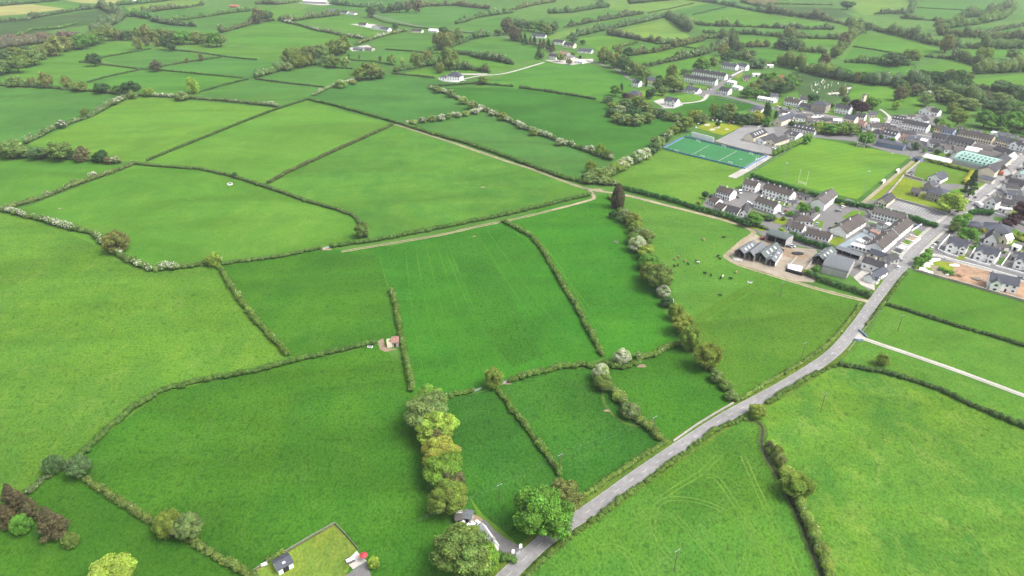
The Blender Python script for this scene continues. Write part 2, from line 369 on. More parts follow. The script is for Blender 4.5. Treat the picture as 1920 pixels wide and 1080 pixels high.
# ---------------------------------------------------------------- ground sheets
NZ = [0]
def jz():
    NZ[0] += 1; return (NZ[0] % 9)*.0011
def sheet(name, pts, mat, z, kind='structure', label=None, cat=None):
    z += jz()
    bm = bmesh.new(); vs = [bm.verts.new((*G(x, y), z)) for x, y in pts]; f = bm.faces.new(vs); bm.normal_update()
    if f.normal.z < 0: f.normal_flip()
    bmesh.ops.triangulate(bm, faces=[f]); me = bpy.data.meshes.new(name); bm.to_mesh(me); bm.free(); me.materials.append(mat)
    o = link(name, me); tag(o, label, cat, None, kind); return o
def smooth_line(P, sub=6):
    P = [np.array(p, float) for p in P]
    if len(P) < 3: return np.array(P)
    out = []
    for i in range(len(P)-1):
        p0 = P[max(i-1, 0)]; p1 = P[i]; p2 = P[i+1]; p3 = P[min(i+2, len(P)-1)]
        for k in range(sub):
            t = k/sub; out.append(.5*((2*p1)+(-p0+p2)*t+(2*p0-5*p1+4*p2-p3)*t*t+(-p0+3*p1-3*p2+p3)*t**3))
    out.append(P[-1]); return np.array(out)
def offs(P, d):
    t = np.gradient(P, axis=0); t /= np.linalg.norm(t, axis=1)[:, None]; return P+np.c_[-t[:, 1], t[:, 0]]*d
def strip(name, pts, w, mat, z, off=0.0, sub=6, h=0, kind='structure', world=False, label=None, cat=None, wob=0):
    if not h: z += jz()
    P = smooth_line([G(*p) for p in pts] if not world else pts, sub); P = offs(P, off) if off else P
    if wob: ww = w*(1+wob*(np.random.default_rng(3).random(len(P))-.5)); a = offs(P, 1)-P; A = P+a*(ww/2)[:, None]; B = P-a*(ww/2)[:, None]
    else: A, B = offs(P, w/2), offs(P, -w/2)
    n = len(P); v = [(*a, z) for a in A]+[(*b, z) for b in B]; f = [(i+n, i+n+1, i+1, i) for i in range(n-1)]
    if h:
        v += [(*a, -.05) for a in A]+[(*b, -.05) for b in B]
        for i in range(n-1): f += [(i, i+1, 2*n+i+1, 2*n+i), (n+i+1, n+i, 3*n+i, 3*n+i+1)]
        f += [(0, 2*n, 3*n, n), (n-1, 2*n-1, 4*n-1, 3*n-1)]
    o = link(name, mesh(name, v, f, mat)); tag(o, label, cat, None, kind); return o
def wall(desc, pts, h=1.0, w=.35, mat='white', name='garden_wall', cat='wall', group=None):
    o = strip(name, pts, w, M[mat], h, sub=1, h=1, kind=None); return tag(o, desc, cat, group)

# ---------------------------------------------------------------- buildings
_wm = {}
def win_me(w, h, kind):
    k = (round(w, 1), round(h, 1), kind)
    if k not in _wm:
        m = MB()
        if kind == 'frame':
            t = .09
            m.box(-w/2-t, w/2+t, -.05, .02, h, h+t); m.box(-w/2-t, w/2+t, -.07, .02, -t, 0); m.box(-w/2-t, -w/2, -.05, .02, 0, h); m.box(w/2, w/2+t, -.05, .02, 0, h); m.box(-.03, .03, -.045, .02, 0, h)
            _wm[k] = m.me('window_frame', M['frame'])
        else: _wm[k] = m.box(-w/2, w/2, -.03, .03, 0, h).me('window', M['glass' if kind == 'glass' else 'dark'])
    return _wm[k]
def building(name, label, A, B, d, e, r, roof='gable', wm='white', rm='slate', nw=0, ns=1, ch=0, door=True, cat='house', group=None,
             porch=None, sky=0, openf=False, frame=False, endw=True, ov=.3, px=True, trim=None):
    a = np.array(G(*A)) if px else np.array(A); b = np.array(G(*B)) if px else np.array(B); L = float(np.linalg.norm(b-a)); rz = math.atan2(b[1]-a[1], b[0]-a[0])
    root = empty(name, (a[0], a[1], 0), rz); tag(root, label, cat, group); wl = M[wm]; rf = M[rm]
    m = MB(); hr = r-e; t = .18
    if roof == 'gfront':                                   # ridge runs away from the front
        m.poly((0,0,0), (L,0,0), (L,0,e), (L/2,0,r), (0,0,e)); m.poly((L,d,0), (0,d,0), (0,d,e), (L/2,d,r), (L,d,e))
        m.poly((0,d,0), (0,0,0), (0,0,e), (0,d,e)); m.poly((L,0,0), (L,d,0), (L,d,e), (L,0,e))
    elif roof in ('gable', 'barrel'):
        m.poly((0,0,0), (L,0,0), (L,0,e), (0,0,e)); m.poly((L,d,0), (0,d,0), (0,d,e), (L,d,e))
        if roof == 'gable': m.poly((0,d,0), (0,0,0), (0,0,e), (0,d/2,r), (0,d,e)); m.poly((L,0,0), (L,d,0), (L,d,e), (L,d/2,r), (L,0,e))
        else:
            arc = [(d/2-d/2*math.cos(math.pi*i/10), e+hr*math.sin(math.pi*i/10)) for i in range(11)]
            m.poly((0,d,0), (0,0,0), *[(0, y, z) for y, z in arc]); m.poly((L,0,0), (L,d,0), *[(L, y, z) for y, z in arc[::-1]])
    elif roof == 'lean':                                   # low at the front, high at the back
        m.poly((0,0,0), (L,0,0), (L,0,e), (0,0,e)); m.poly((L,d,0), (0,d,0), (0,d,r), (L,d,r)); m.poly((0,d,0), (0,0,0), (0,0,e), (0,d,r)); m.poly((L,0,0), (L,d,0), (L,d,r), (L,0,e))
    else:
        m.box(0, L, 0, d, 0, e)
        if roof == 'flat': m.box(0, L, 0, .25, e, e+.35); m.box(0, L, d-.25, d, e, e+.35); m.box(0, .25, .25, d-.25, e, e+.35); m.box(L-.25, L, .25, d-.25, e, e+.35)
    if openf: m.f = m.f[1:]                                # the front side stands open
    wo = m.build('wall', wl, root)
    if openf:
        p = MB(); nb = max(2, int(L/5))
        for i in range(nb+1): p.box(L*i/nb-.12, L*i/nb+.12, .05, .3, 0, e-.05)
        p.build('post', M['steel'], root)
        MB().box(.3, L-.3, d*.35, d*.9, .02, 1.9).build('stored_feed', M['black'], root)
    m = MB()
    def slab(p):                                           # p: four top corners
        q = [(x, y, z+t) for x, y, z in p]; m.poly(*q); m.poly(*p[::-1])
        for i in range(len(p)): j = (i+1) % len(p); m.poly(p[i], p[j], q[j], q[i])
    o = ov
    if roof == 'gfront':
        k = hr/(L/2); slab([(-o,-o,e-k*o), (L/2,-o,r), (L/2,d+o,r), (-o,d+o,e-k*o)]); slab([(L/2,-o,r), (L+o,-o,e-k*o), (L+o,d+o,e-k*o), (L/2,d+o,r)])
    elif roof == 'gable':
        k = hr/(d/2); slab([(-o,-o,e-k*o), (L+o,-o,e-k*o), (L+o,d/2,r), (-o,d/2,r)]); slab([(-o,d/2,r), (L+o,d/2,r), (L+o,d+o,e-k*o), (-o,d+o,e-k*o)])
    elif roof == 'barrel':
        for i in range(10):
            (y0, z0), (y1, z1) = arc[i], arc[i+1]; slab([(-o,y0,z0), (L+o,y0,z0), (L+o,y1,z1), (-o,y1,z1)])
    elif roof == 'hip':
        k = min(d, L)/2; R1 = (k, d/2, r); R2 = (L-k, d/2, r); c = [(-o,-o,e-.05), (L+o,-o,e-.05), (L+o,d+o,e-.05), (-o,d+o,e-.05)]
        slab([c[0], c[1], R2, R1]); slab([c[2], c[3], R1, R2]); m.poly(c[1], c[2], R2); m.poly(c[3], c[0], R1)
        m.poly((c[1][0], c[1][1], c[1][2]+t), (c[2][0], c[2][1], c[2][2]+t), (*R2[:2], R2[2]+t)); m.poly((c[3][0], c[3][1], c[3][2]+t), (c[0][0], c[0][1], c[0][2]+t), (*R1[:2], R1[2]+t))
        for i, j in ((1, 2), (3, 0)): m.poly(c[i], c[j], (c[j][0], c[j][1], c[j][2]+t), (c[i][0], c[i][1], c[i][2]+t))
    elif roof == 'lean': k = (r-e)/d; slab([(-o,-o,e-k*o+.01), (L+o,-o,e-k*o+.01), (L+o,d+o,r+k*o+.01), (-o,d+o,r+k*o+.01)])
    else: m.box(.25, L-.25, .25, d-.25, e+.01, e+.12)
    ro = m.build('roof', rf, root)
    cs = [.06, .94, .5, .28, .72, .39, .61][:ch] if L < 22 else [.03+.94*i/max(1, ch-1) for i in range(ch)]
    for c in cs:
        if roof == 'gfront': x, y = L/2, min(d-1, max(1, d*c))
        elif roof == 'hip': x, y = min(L-d/2, max(d/2, L*c)), d/2
        else: x, y = min(L-.5, max(.5, L*c)), d/2
        q = MB().box(x-.45, x+.45, y-.35, y+.35, r-.4, r+1.1); q.box(x-.3, x-.1, y-.1, y+.1, r+1.1, r+1.4); q.box(x+.1, x+.3, y-.1, y+.1, r+1.1, r+1.4)
        q.build('chimney', M['grey'] if c != .5 else wl, ro)
    if roof in ('gable', 'lean', 'gfront', 'barrel') and sky:
        for i in range(sky):
            q = MB()
            if roof == 'gfront':
                side = i % 2; y = d*(.15+.7*(i//2+.5)/max(1, (sky+1)//2)); x0, x1 = (L*.12, L*.36) if side == 0 else (L*.64, L*.88)
                zf = lambda x: e+hr*(1-abs(x-L/2)/(L/2))+t+.03
                q.poly((x0, y-.6, zf(x0)), (x1, y-.6, zf(x1)), (x1, y+.6, zf(x1)), (x0, y+.6, zf(x0)))
            elif roof == 'barrel':
                x = L*(.06+.9*((i//3)+.5)/max(1, sky//3)); a0 = (1.2, 2.6, 4.0)[i % 3]
                yy = [d/2-d/2*math.cos(math.pi*u/10) for u in (a0, a0+.7)]; zz = [e+hr*math.sin(math.pi*u/10)+t+.12 for u in (a0, a0+.7)]
                q.poly((x, yy[0], zz[0]), (x+1.3, yy[0], zz[0]), (x+1.3, yy[1], zz[1]), (x, yy[1], zz[1]))
            else:
                x = L*(i+.5)/sky; dd = d/2 if roof == 'gable' else d; f0, f1 = (.35, .62) if roof == 'gable' else (.15, .8); ww = .45 if roof == 'gable' else .6
                q.poly((x-ww, dd*f0, e+hr*f0+t+.03), (x+ww, dd*f0, e+hr*f0+t+.03), (x+ww, dd*f1, e+hr*f1+t+.03), (x-ww, dd*f1, e+hr*f1+t+.03))
            q.build('skylight', M['skyl'] if roof != 'barrel' else M['dark'], ro)
    if nw and not openf:
        ww, wh = (1.15, 1.25) if frame else (1.2, 1.3); sh = (e-.1)/ns
        for st in range(ns):
            for i in range(nw):
                x = L*(i+.5)/nw
                if door and st == 0 and i == nw//2: continue
                z = st*sh+.95*sh/2.6
                q = link('window', win_me(ww, wh, 'glass'), root, (x, -.0, z))
                if frame: link('window_frame', win_me(ww, wh, 'frame'), q)
        if endw:
            for st in range(ns):
                q = link('window', win_me(.9, 1.1, 'glass'), root, (L, d*.5, st*sh+1), math.pi/2)
                if frame and roof != 'hip': link('window_frame', win_me(.9, 1.1, 'frame'), q)
    if door and not openf and (nw or cat == 'shed'):
        x = L*(nw//2+.5)/nw if nw else L/2; wd, hd = (1, 2.05) if cat != 'shed' else (min(2.2, L*.4), min(2.2, e-.3))
        MB().box(x-wd/2, x+wd/2, -.05, .05, 0, hd).build('door', M['dark'] if cat == 'shed' else random.choice([M['dark'], M['wood'], M['brick'], M['slateblue']]), root)
    for (u, pw, pd) in (porch or []):                      # a gabled bay on the front
        x0, x1 = u*L-pw/2, u*L+pw/2; pe, prr = e-.35, min(r-.35, e-.35+pw*.45); q = MB(); yb = d/2*max(0, (prr-e)/max(.1, hr))+.05
        q.poly((x0,-pd,0), (x1,-pd,0), (x1,-pd,pe), ((x0+x1)/2,-pd,prr), (x0,-pd,pe)); q.poly((x1,-pd,0), (x1,0.05,0), (x1,0.05,pe), (x1,-pd,pe)); q.poly((x0,0.05,0), (x0,-pd,0), (x0,-pd,pe), (x0,0.05,pe))
        bay = q.build('bay', wl, root); q = MB(); xm = (x0+x1)/2
        q.poly((x0-.2,-pd-.2,pe-.1), (xm,-pd-.2,prr+.12), (xm,yb+.6,prr+.12), (x0-.2,.3,pe-.1)); q.poly((xm,-pd-.2,prr+.12), (x1+.2,-pd-.2,pe-.1), (x1+.2,.3,pe-.1), (xm,yb+.6,prr+.12))
        q.build('bay_roof', rf, bay)
        for st in range(ns): link('bay_window', win_me(1.5, 1.2, 'glass'), bay, (xm, -pd, .9+st*2.6))
    return root
def hut(label, x, y, w, d, e, r, deg=0, roof='gable', wm='grey', rm='slate', name='shed', cat='shed', **k):
    c = np.array(G(x, y)); u = np.array((math.cos(R(deg)), math.sin(R(deg)))); return building(name, label, tuple(c-u*w/2), tuple(c+u*w/2), d, e, r, roof, wm, rm, cat=cat, px=False, **k)

# ---------------------------------------------------------------- cars
def car_proto(van=False):
    h1, h2 = (.95, 2.1) if van else (.85, 1.42); L, W = (4.9, 1.9) if van else (4.2, 1.76)
    bm = bmesh.new(); prof = [(-L/2, .35), (-L/2+.05, h1-.1), (-L/2+.5 if not van else -L/2+.1, h1), (L/2-.9, h1), (L/2-.1, h1-.2), (L/2, .35)]
    def ext(pr, w0, w1, nm, mat):
        m = MB(); n = len(pr); ys = [(-w0/2, 1), (w0/2, 1)]
        for x, z in pr: m.v.append((x, -w0/2 if z < h1+.05 else -w1/2, z))
        for x, z in pr: m.v.append((x, w0/2 if z < h1+.05 else w1/2, z))
        m.f = [tuple(range(n))[::-1], tuple(range(n, 2*n))]+[(i, (i+1) % n, n+(i+1) % n, n+i) for i in range(n)]
        return m
    bm.free()
    body = ext(prof, W, W, 'body', None)
    rp = [(-L/2+.55, h2-.04), (L/2-1.9, h2-.02), (L/2-2.2, h2), (-L/2+.8, h2)] if not van else [(-L/2+.1, h1), (-L/2+.12, h2), (L/2-1.5, h2), (L/2-1.7, h1)]
    if van:
        k = ext(rp, W, W-.1, '', None); n = len(body.v); body.v += k.v; body.f += [tuple(i+n for i in f) for f in k.f]
        gl = ext([(L/2-1.69, h1), (L/2-1.5, h2-.05), (L/2-1.2, h2-.1), (L/2-.85, h1)], W-.06, W-.16, '', None)
    else:
        body.box(-L/2+.75, L/2-1.95, -W/2+.2, W/2-.2, h2-.05, h2)
        gl = ext([(-L/2+.2, h1-.01), (-L/2+.7, h2-.05), (L/2-1.9, h2-.05), (L/2-1.15, h1-.01)], W-.08, W-.36, '', None)
    wh = MB().tube((0, -.1, 0), (0, .1, 0), .32, .32, 12).me('wheel', M['rubber'])
    lm = MB().box(L/2-.06, L/2+.02, -.2, .2, .58, .72).me('headlight', M['lamp'])
    return body.me('body', M['car']), gl.me('window_glass', M['glass']), wh, lm, L, W
CARP = {}
def car(label, x, y, x2, y2, c, van=False):
    if van not in CARP: CARP[van] = car_proto(van)
    bo, gl, wh, lm, L, W = CARP[van]; p = G(x, y); q = G(x2, y2); rz = math.atan2(q[1]-p[1], q[0]-p[0])
    e = empty('parked_van' if van else 'parked_car', (*p, .1), rz); link('body', bo, e, color=c); link('window_glass', gl, e)
    for sx in (-1, 1):
        for sy in (-1, 1): link('wheel', wh, e, (sx*L*.31, sy*(W/2-.1), .32))
        link('headlight', lm, e, (0, sx*.6, 0))
    return tag(e, label, 'van' if van else 'car', 'cars and vans parked around the village')
# ================================================================ GROUND
m_, n_, p_ = newmat('far_farmland')                     # one sheet to the horizon, divided into far fields
vo = n_.nodes.new('ShaderNodeTexVoronoi'); vo.inputs['Scale'].default_value = 1; n_.links.new(pos(n_, (.0045, .0035, 0)), vo.inputs['Vector'])
cr = ramp(n_, vo.outputs['Color'], [(0, (.042, .105, .018)), (.5, (.058, .135, .022)), (1, (.080, .155, .026))])
k_ = ramp(n_, noise(n_, pos(n_, .05), 4, .6), [(.3, .8), (.7, 1.2)])
n_.links.new(mix(n_, cr, k_, 1.0, 'MULTIPLY'), p_.inputs['Base Color']); p_.inputs['Roughness'].default_value = .95; p_.inputs['Specular IOR Level'].default_value = .1
g_ = MB(); HX = 6000
g_.poly((-HX, -1500, 0), (HX, -1500, 0), (HX, 9000, 0), (-HX, 9000, 0)); g_.build('ground', m_)
tag(bpy.data.objects['ground'], kind='structure')

# field colours (linear): N vivid near, L light, Y yellowish, D deep, B bluish, ...
GC = dict(N=(.045,.142,.018), V=(.042,.165,.020), L=(.095,.205,.034), Y=(.100,.215,.036), D=(.038,.13,.022), B=(.062,.165,.042), M=(.072,.185,.032), C=(.05,.10,.042), P=(.12,.22,.055), W=(.31,.30,.14), G=(.080,.195,.036), R=(.13,.125,.08), K=(.082,.175,.024))
NF = [0]
def field(c, pts, z=None, **k):
    NF[0] += 1; z = .008+.0042*(NF[0] % 8) if z is None else .046
    k.setdefault('seed', len(pts)+int(pts[0][0]) % 7); sheet('field', pts, grass(GC[c], **k), z); NZ[0] = 0
f = field
# near and middle
f('L', [(-160,395),(6,397),(110,428),(175,443),(235,492),(282,514),(410,498),(435,540),(487,610),(540,668),(480,700),(387,717),(305,737),(205,810),(110,875),(60,920),(-200,1010)], patch=(1.1,1.05,.8), amt=.55, tuft=.38, yel=.4)
f('N', [(540,680),(655,660),(705,645),(765,690),(775,740),(800,900),(850,1000),(850,1200),(400,1200),(280,985),(130,875),(205,810),(305,737),(387,717)], patch=(1.5,1.15,1), tuft=.34, amt=.45)
f('N', [(60,920),(130,870),(160,900),(280,985),(460,1085),(460,1200),(-200,1200),(-200,1000)], patch=(1.5,1.15,1), tuft=.3)
f('N', [(410,499),(480,490),(605,467),(700,470),(735,547),(755,645),(700,645),(540,672),(487,610),(435,540)], patch=(1.35,1.1,1), tuft=.28)
f('V', [(610,470),(740,460),(942,415),(1032,495),(1080,575),(1132,671),(1060,692),(950,718),(895,735),(835,748),(775,740),(755,645),(735,547),(700,470)], tuft=.28, patch=(1.1,.95,.9))
f('V', [(942,415),(1022,390),(1107,372),(1145,360),(1175,430),(1209,500),(1234,560),(1275,640),(1203,675),(1132,671),(1080,575),(1032,495)], tuft=.3, patch=(1.3,1.1,.9))
f('D', [(840,748),(930,730),(960,768),(1010,835),(1050,893),(1030,1010),(970,1035),(880,960),(800,900),(780,745)], tuft=.36, patch=(1.35,1.2,.9))
f('D', [(935,722),(1040,695),(1111,690),(1152,732),(1179,781),(1244,832),(1150,890),(1060,950),(1050,893),(985,800)], tuft=.36, patch=(1.4,1.2,.9))
f('N', [(1111,690),(1199,681),(1274,646),(1327,690),(1378,752),(1330,785),(1244,832),(1179,781)], tuft=.33, patch=(1.2,1.1,1))
f('G', [(1145,360),(1260,387),(1385,422),(1415,436),(1362,478),(1385,495),(1437,512),(1280,607),(1243,548),(1194,462),(1160,386)], tuft=.26, patch=(1.15,1.02,.9), amt=.4)
f('K', [(1437,512),(1537,542),(1615,565),(1590,610),(1540,675),(1440,725),(1378,752),(1327,670),(1278,607)], tuft=.3, patch=(.75,.95,1), seed=4)
f('Y', [(60,385),(250,310),(375,320),(475,347),(580,382),(665,407),(687,447),(600,467),(480,490),(410,499),(282,514),(200,470),(110,428),(12,395)], patch=(.6,.82,.7), amt=.5, tuft=.2, seed=2)
f('G', [(502,345),(580,307),(737,234),(850,270),(955,304),(1060,341),(1105,355),(1105,371),(1022,390),(830,430),(687,447),(665,407)], amt=.75, tuft=.18, patch=(1.1,1,.9), seed=3)
f('Y', [(275,304),(350,272),(480,220),(575,188),(655,212),(737,234),(580,307),(502,345),(375,320)], patch=(.8,.92,.9), tuft=.15, amt=.3)
f('Y', [(50,270),(172,220),(245,183),(350,188),(520,203),(400,252),(275,304),(175,302),(100,297)], patch=(1.15,1.05,.9), tuft=.14, amt=.3, seed=5)
f('M', [(-150,290),(100,297),(225,305),(250,308),(125,355),(12,392),(-150,392)], tuft=.2, amt=.4)
f('B', [(-150,160),(100,167),(245,182),(172,220),(50,272),(-150,285)], patch=(1.2,1.1,1), tuft=.15, amt=.4)
f('B', [(575,186),(630,162),(725,140),(815,150),(890,160),(805,165),(905,207),(765,234),(740,232)], patch=(.85,.92,.95), tuft=.12, amt=.5)
f('B', [(765,234),(905,210),(1022,257),(1145,303),(1085,342),(955,302)], patch=(1.1,.95,1), tuft=.12, seed=6)
f('D', [(805,165),(960,164),(1115,187),(1150,200),(1232,217),(1270,225),(1222,269),(1145,303),(1022,257),(905,207)], patch=(1.25,1.15,1.2), tuft=.12, amt=.4)
f('M', [(905,158),(1010,118),(1030,115),(1100,120),(1190,145),(1200,165),(1150,190),(1060,179)], patch=(.75,.9,1), tuft=.1, seed=7)
f('L', [(1165,350),(1135,332),(1240,282),(1395,318),(1395,345),(1310,378),(1320,400)], patch=(1.25,1.08,1.2), tuft=.16, amt=.35, yel=.35, seed=8)
f('D', [(1240,200),(1350,178),(1440,198),(1370,212),(1297,225),(1265,215)], patch=(1.4,1.2,.9), tuft=.12)
f('Y', [(1245,185),(1300,173),(1325,182),(1322,186),(1280,192)], z=.05, tuft=.1)
f('Y', [(1175,190),(1200,170),(1245,160),(1262,170),(1240,190)], z=.04, tuft=.1)
# right side below the village
f('K', [(1713,508),(1850,545),(1930,570),(2150,640),(2150,690),(1920,650),(1820,620),(1665,572),(1690,530)], patch=(.7,.95,.9), tuft=.2, amt=.5)
f('L', [(1660,573),(1820,622),(1920,650),(2150,700),(2150,830),(1920,745),(1625,634)], patch=(.85,.95,.8), tuft=.25, amt=.5, seed=1)
f('L', [(1620,640),(1920,750),(2150,835),(2150,890),(1920,805),(1740,725),(1580,682),(1590,655)], patch=(.8,.93,.8), tuft=.3, amt=.5, yel=.4)
f('L', [(1580,682),(1740,725),(1920,805),(2150,890),(2150,1200),(1560,1200),(1480,980),(1430,800),(1385,795),(1425,765),(1470,738),(1520,706),(1560,684)], patch=(1.35,1.15,.7), tuft=.36, amt=1, yel=.6, seed=9)
f('M', [(1400,785),(1424,800),(1437,860),(1480,945),(1540,1100),(1560,1200),(900,1200),(965,1085),(1042,1018),(1118,962),(1208,898),(1298,836),(1370,795)], patch=(1.3,1.1,.8), tuft=.38, amt=.5, seed=3)
# left far
f('G', [(0,138),(60,110),(190,78),(270,80),(283,93),(190,112),(150,117),(255,131),(165,155),(240,178),(100,165),(-100,160)], patch=(1.1,1.03,1), tuft=.08, amt=.3)
f('B', [(190,112),(283,93),(320,94),(415,108),(300,128),(255,129)], tuft=.08, amt=.3)
f('B', [(275,131),(415,108),(480,113),(560,125),(480,147),(455,147),(380,140)], tuft=.08, amt=.3, patch=(1.1,1.1,1))
f('M', [(165,155),(270,131),(380,140),(455,147),(365,176),(240,178)], tuft=.08, amt=.3, patch=(.8,.92,1), seed=2)
f('B', [(370,177),(465,150),(540,157),(605,164),(575,186),(520,201)], tuft=.08, amt=.3)
f('G', [(325,82),(425,86),(480,93),(560,93),(545,108),(530,117),(480,113),(430,106)], tuft=.08, amt=.2, patch=(1.2,1,1))
f('B', [(480,146),(600,122),(605,126),(660,130),(630,162),(605,164)], tuft=.08, amt=.3)
f('M', [(420,62),(512,40),(567,50),(617,62),(670,72),(640,84),(562,92),(480,90),(430,80)], tuft=.08, amt=.2, patch=(1.15,1.03,1))
f('B', [(205,50),(245,38),(365,50),(430,62),(420,72),(330,74),(270,72),(210,60)], tuft=.08, amt=.3)
f('C', [(-80,46),(50,38),(190,18),(215,30),(205,42),(110,55),(40,68),(-80,68)], tuft=.08, amt=.4)
f('P', [(225,16),(300,2),(375,0),(375,12),(345,16),(245,25)], tuft=.06, amt=.2)
f('B', [(270,25),(375,14),(400,22),(380,32),(300,42)], tuft=.06, amt=.2)
f('B', [(330,44),(470,22),(475,40),(410,48)], tuft=.06, amt=.2)
f('W', [(-80,12),(60,8),(135,15),(50,26),(-80,36)], tuft=.05, amt=.2, patch=(1,1,1))
f('M', [(60,8),(100,3),(160,14),(135,18)], tuft=.05)
f('W', [(120,0),(235,-3),(210,8),(150,5)], tuft=.05, patch=(.9,1,1))
f('M', [(480,15),(530,12),(605,27),(567,36),(525,38),(480,40)], tuft=.06, amt=.2)
f('M', [(570,38),(640,30),(690,38),(725,52),(700,70),(640,55)], tuft=.06, amt=.2)
f('B', [(690,82),(755,62),(812,72),(810,96),(725,92)], tuft=.06, amt=.2)
f('B', [(650,92),(770,98),(860,104),(810,118),(740,122),(655,112)], tuft=.06, amt=.2)
f('B', [(700,25),(860,12),(925,20),(920,30),(855,45),(810,52),(720,38)], tuft=.06, amt=.2, patch=(1.2,1.05,1))
f('B', [(820,58),(960,27),(985,40),(970,58),(900,65)], tuft=.06, amt=.2)
f('B', [(815,98),(917,70),(1000,75),(1010,112),(960,120),(880,102)], tuft=.06, amt=.2, seed=4)
f('M', [(870,103),(940,113),(965,120),(950,130),(880,135),(860,125)], tuft=.06, amt=.2)
f('B', [(560,20),(620,0),(760,-5),(800,8),(720,20),(640,22)], tuft=.05)
f('G', [(745,140),(800,128),(900,134),(830,148)], tuft=.06, amt=.2)
# centre and right far
f('B', [(1040,40),(1140,18),(1200,22),(1160,34),(1060,48)], tuft=.05, amt=.2)
f('P', [(1040,62),(1110,48),(1130,50),(1040,74),(1020,76)], tuft=.05, patch=(1.2,1.05,1))
f('B', [(1110,45),(1205,28),(1250,30),(1130,54)], tuft=.05)
f('P', [(1140,62),(1245,40),(1295,68),(1280,80),(1225,80)], tuft=.05, amt=.2)
f('G', [(1085,72),(1140,66),(1195,80),(1130,97),(1105,85)], tuft=.05, amt=.2)
f('G', [(1105,108),(1150,95),(1220,80),(1240,84),(1180,108),(1140,112)], tuft=.05, amt=.2, patch=(.85,.95,1))
f('M', [(1180,110),(1285,86),(1330,95),(1300,100),(1205,124)], tuft=.05, amt=.2)
f('M', [(1280,84),(1310,77),(1340,88),(1325,95)], tuft=.05)
f('M', [(1215,130),(1310,107),(1360,100),(1345,118),(1280,140),(1250,150)], tuft=.05, amt=.2)
f('P', [(1140,0),(1290,-3),(1330,6),(1240,24),(1140,16)], tuft=.05)
f('B', [(1230,26),(1330,6),(1390,14),(1300,30)], tuft=.05)
f('M', [(1300,32),(1395,15),(1450,30),(1600,55),(1560,55),(1320,42)], tuft=.05, amt=.25)
f('B', [(1300,48),(1440,55),(1560,58),(1560,68),(1320,60)], tuft=.05, amt=.2)
f('M', [(1325,66),(1440,70),(1570,76),(1560,86),(1380,86)], tuft=.05, amt=.2)
f('M', [(1365,90),(1440,94),(1550,102),(1540,120),(1440,118),(1390,110)], tuft=.05, amt=.2, patch=(.8,.92,1))
f('C', [(1450,12),(1560,14),(1600,30),(1560,38),(1460,22)], tuft=.05)
f('P', [(1580,0),(1705,0),(1700,24),(1620,28),(1590,12)], tuft=.05)
f('R', [(1390,-5),(1455,-5),(1460,8),(1410,6)], tuft=.05)
f('B', [(1725,-3),(1900,-3),(1880,22),(1720,14)], tuft=.05, amt=.2)
f('B', [(1720,16),(1880,24),(1850,38),(1780,38),(1720,34)], tuft=.05, amt=.2)
f('M', [(1600,86),(1615,62),(1690,72),(1760,92),(1750,104),(1690,102)], tuft=.05, amt=.25, seed=5)
f('M', [(1580,112),(1600,90),(1690,104),(1650,118)], tuft=.05, amt=.2, patch=(.85,.9,1))
f('M', [(1560,122),(1600,118),(1715,127),(1725,148),(1600,140)], tuft=.05, amt=.2, patch=(.8,.9,1))
f('C', [(1485,135),(1520,134),(1600,160),(1590,180),(1560,195),(1500,185)], tuft=.3, amt=.4, patch=(1.5,1.3,1.2))
f('L', [(1600,160),(1700,165),(1725,172),(1725,205),(1650,200),(1590,185)], tuft=.08, amt=.2, patch=(.75,.9,.8))
f('G', [(1715,126),(1800,110),(1840,125),(1810,145),(1760,145)], tuft=.05, amt=.2)
f('L', [(1820,150),(1930,138),(1930,170),(1860,172),(1820,162)], tuft=.06, amt=.2, patch=(.85,.95,.9))
f('B', [(1740,165),(1920,180),(1990,190),(1920,198),(1830,190)], tuft=.06, amt=.2)
f('M', [(1780,92),(1920,88),(1990,90),(1920,108),(1840,108)], tuft=.05)
f('B', [(1770,50),(1900,50),(1930,60),(1860,75),(1780,62)], tuft=.05)
f('G', [(1380,148),(1425,142),(1420,160),(1385,162)], z=.05, tuft=.1)
f('P', [(1800,200),(1860,215),(1840,225),(1780,215)], tuft=.1)
# ---- village ground
ps = lambda nm, mt, pts, z: sheet(nm, pts, M[mt] if isinstance(mt, str) else mt, z)
ps('village_yards', 'lane', [(1450,238),(1468,200),(1520,208),(1620,228),(1690,215),(1760,215),(1800,250),(1925,275),(1990,285),(1990,560),(1925,540),(1850,520),(1720,480),(1690,505),(1650,560),(1610,530),(1540,470),(1440,450),(1400,420),(1310,395),(1330,365),(1395,352),(1412,330),(1610,385),(1715,300),(1600,265),(1530,258),(1470,272),(1370,250),(1385,240)], .045)
GA = grass((.10, .20, .035), tuft=.12, amt=.3)
GB = grass((.15, .22, .03), tuft=.15, amt=.3, yel=.5)
PITCH_DIR = None
pg = [(1522,258),(1707,293),(1607,374),(1406,327)]
a_, b_ = np.array(G(*pg[3])), np.array(G(*pg[2])); an = math.atan2(b_[1]-a_[1], b_[0]-a_[0])
sheet('sports_pitch', pg, grass((.105, .225, .035), tuft=.08, amt=.35, stripe=(an-.42, 3.6, .03), yel=.12, seed=2), .09)
strip('pitch_path', [(1717,298),(1660,345),(1612,386)], 3, M['dirt'], .10, sub=1)
ps('grass_strip', GB, [(1722,302),(1706,306),(1640,358),(1618,380),(1650,372)], .095)
ps('lawn', GA, [(1722,306),(1745,300),(1822,324),(1815,348),(1790,345),(1740,342),(1712,330)], .10)
ps('lawn', GB, [(1694,332),(1730,342),(1728,358),(1775,395),(1762,398),(1664,368)], .10)
ps('lawn', GA, [(1765,360),(1815,350),(1800,375),(1775,395),(1750,380)], .105)
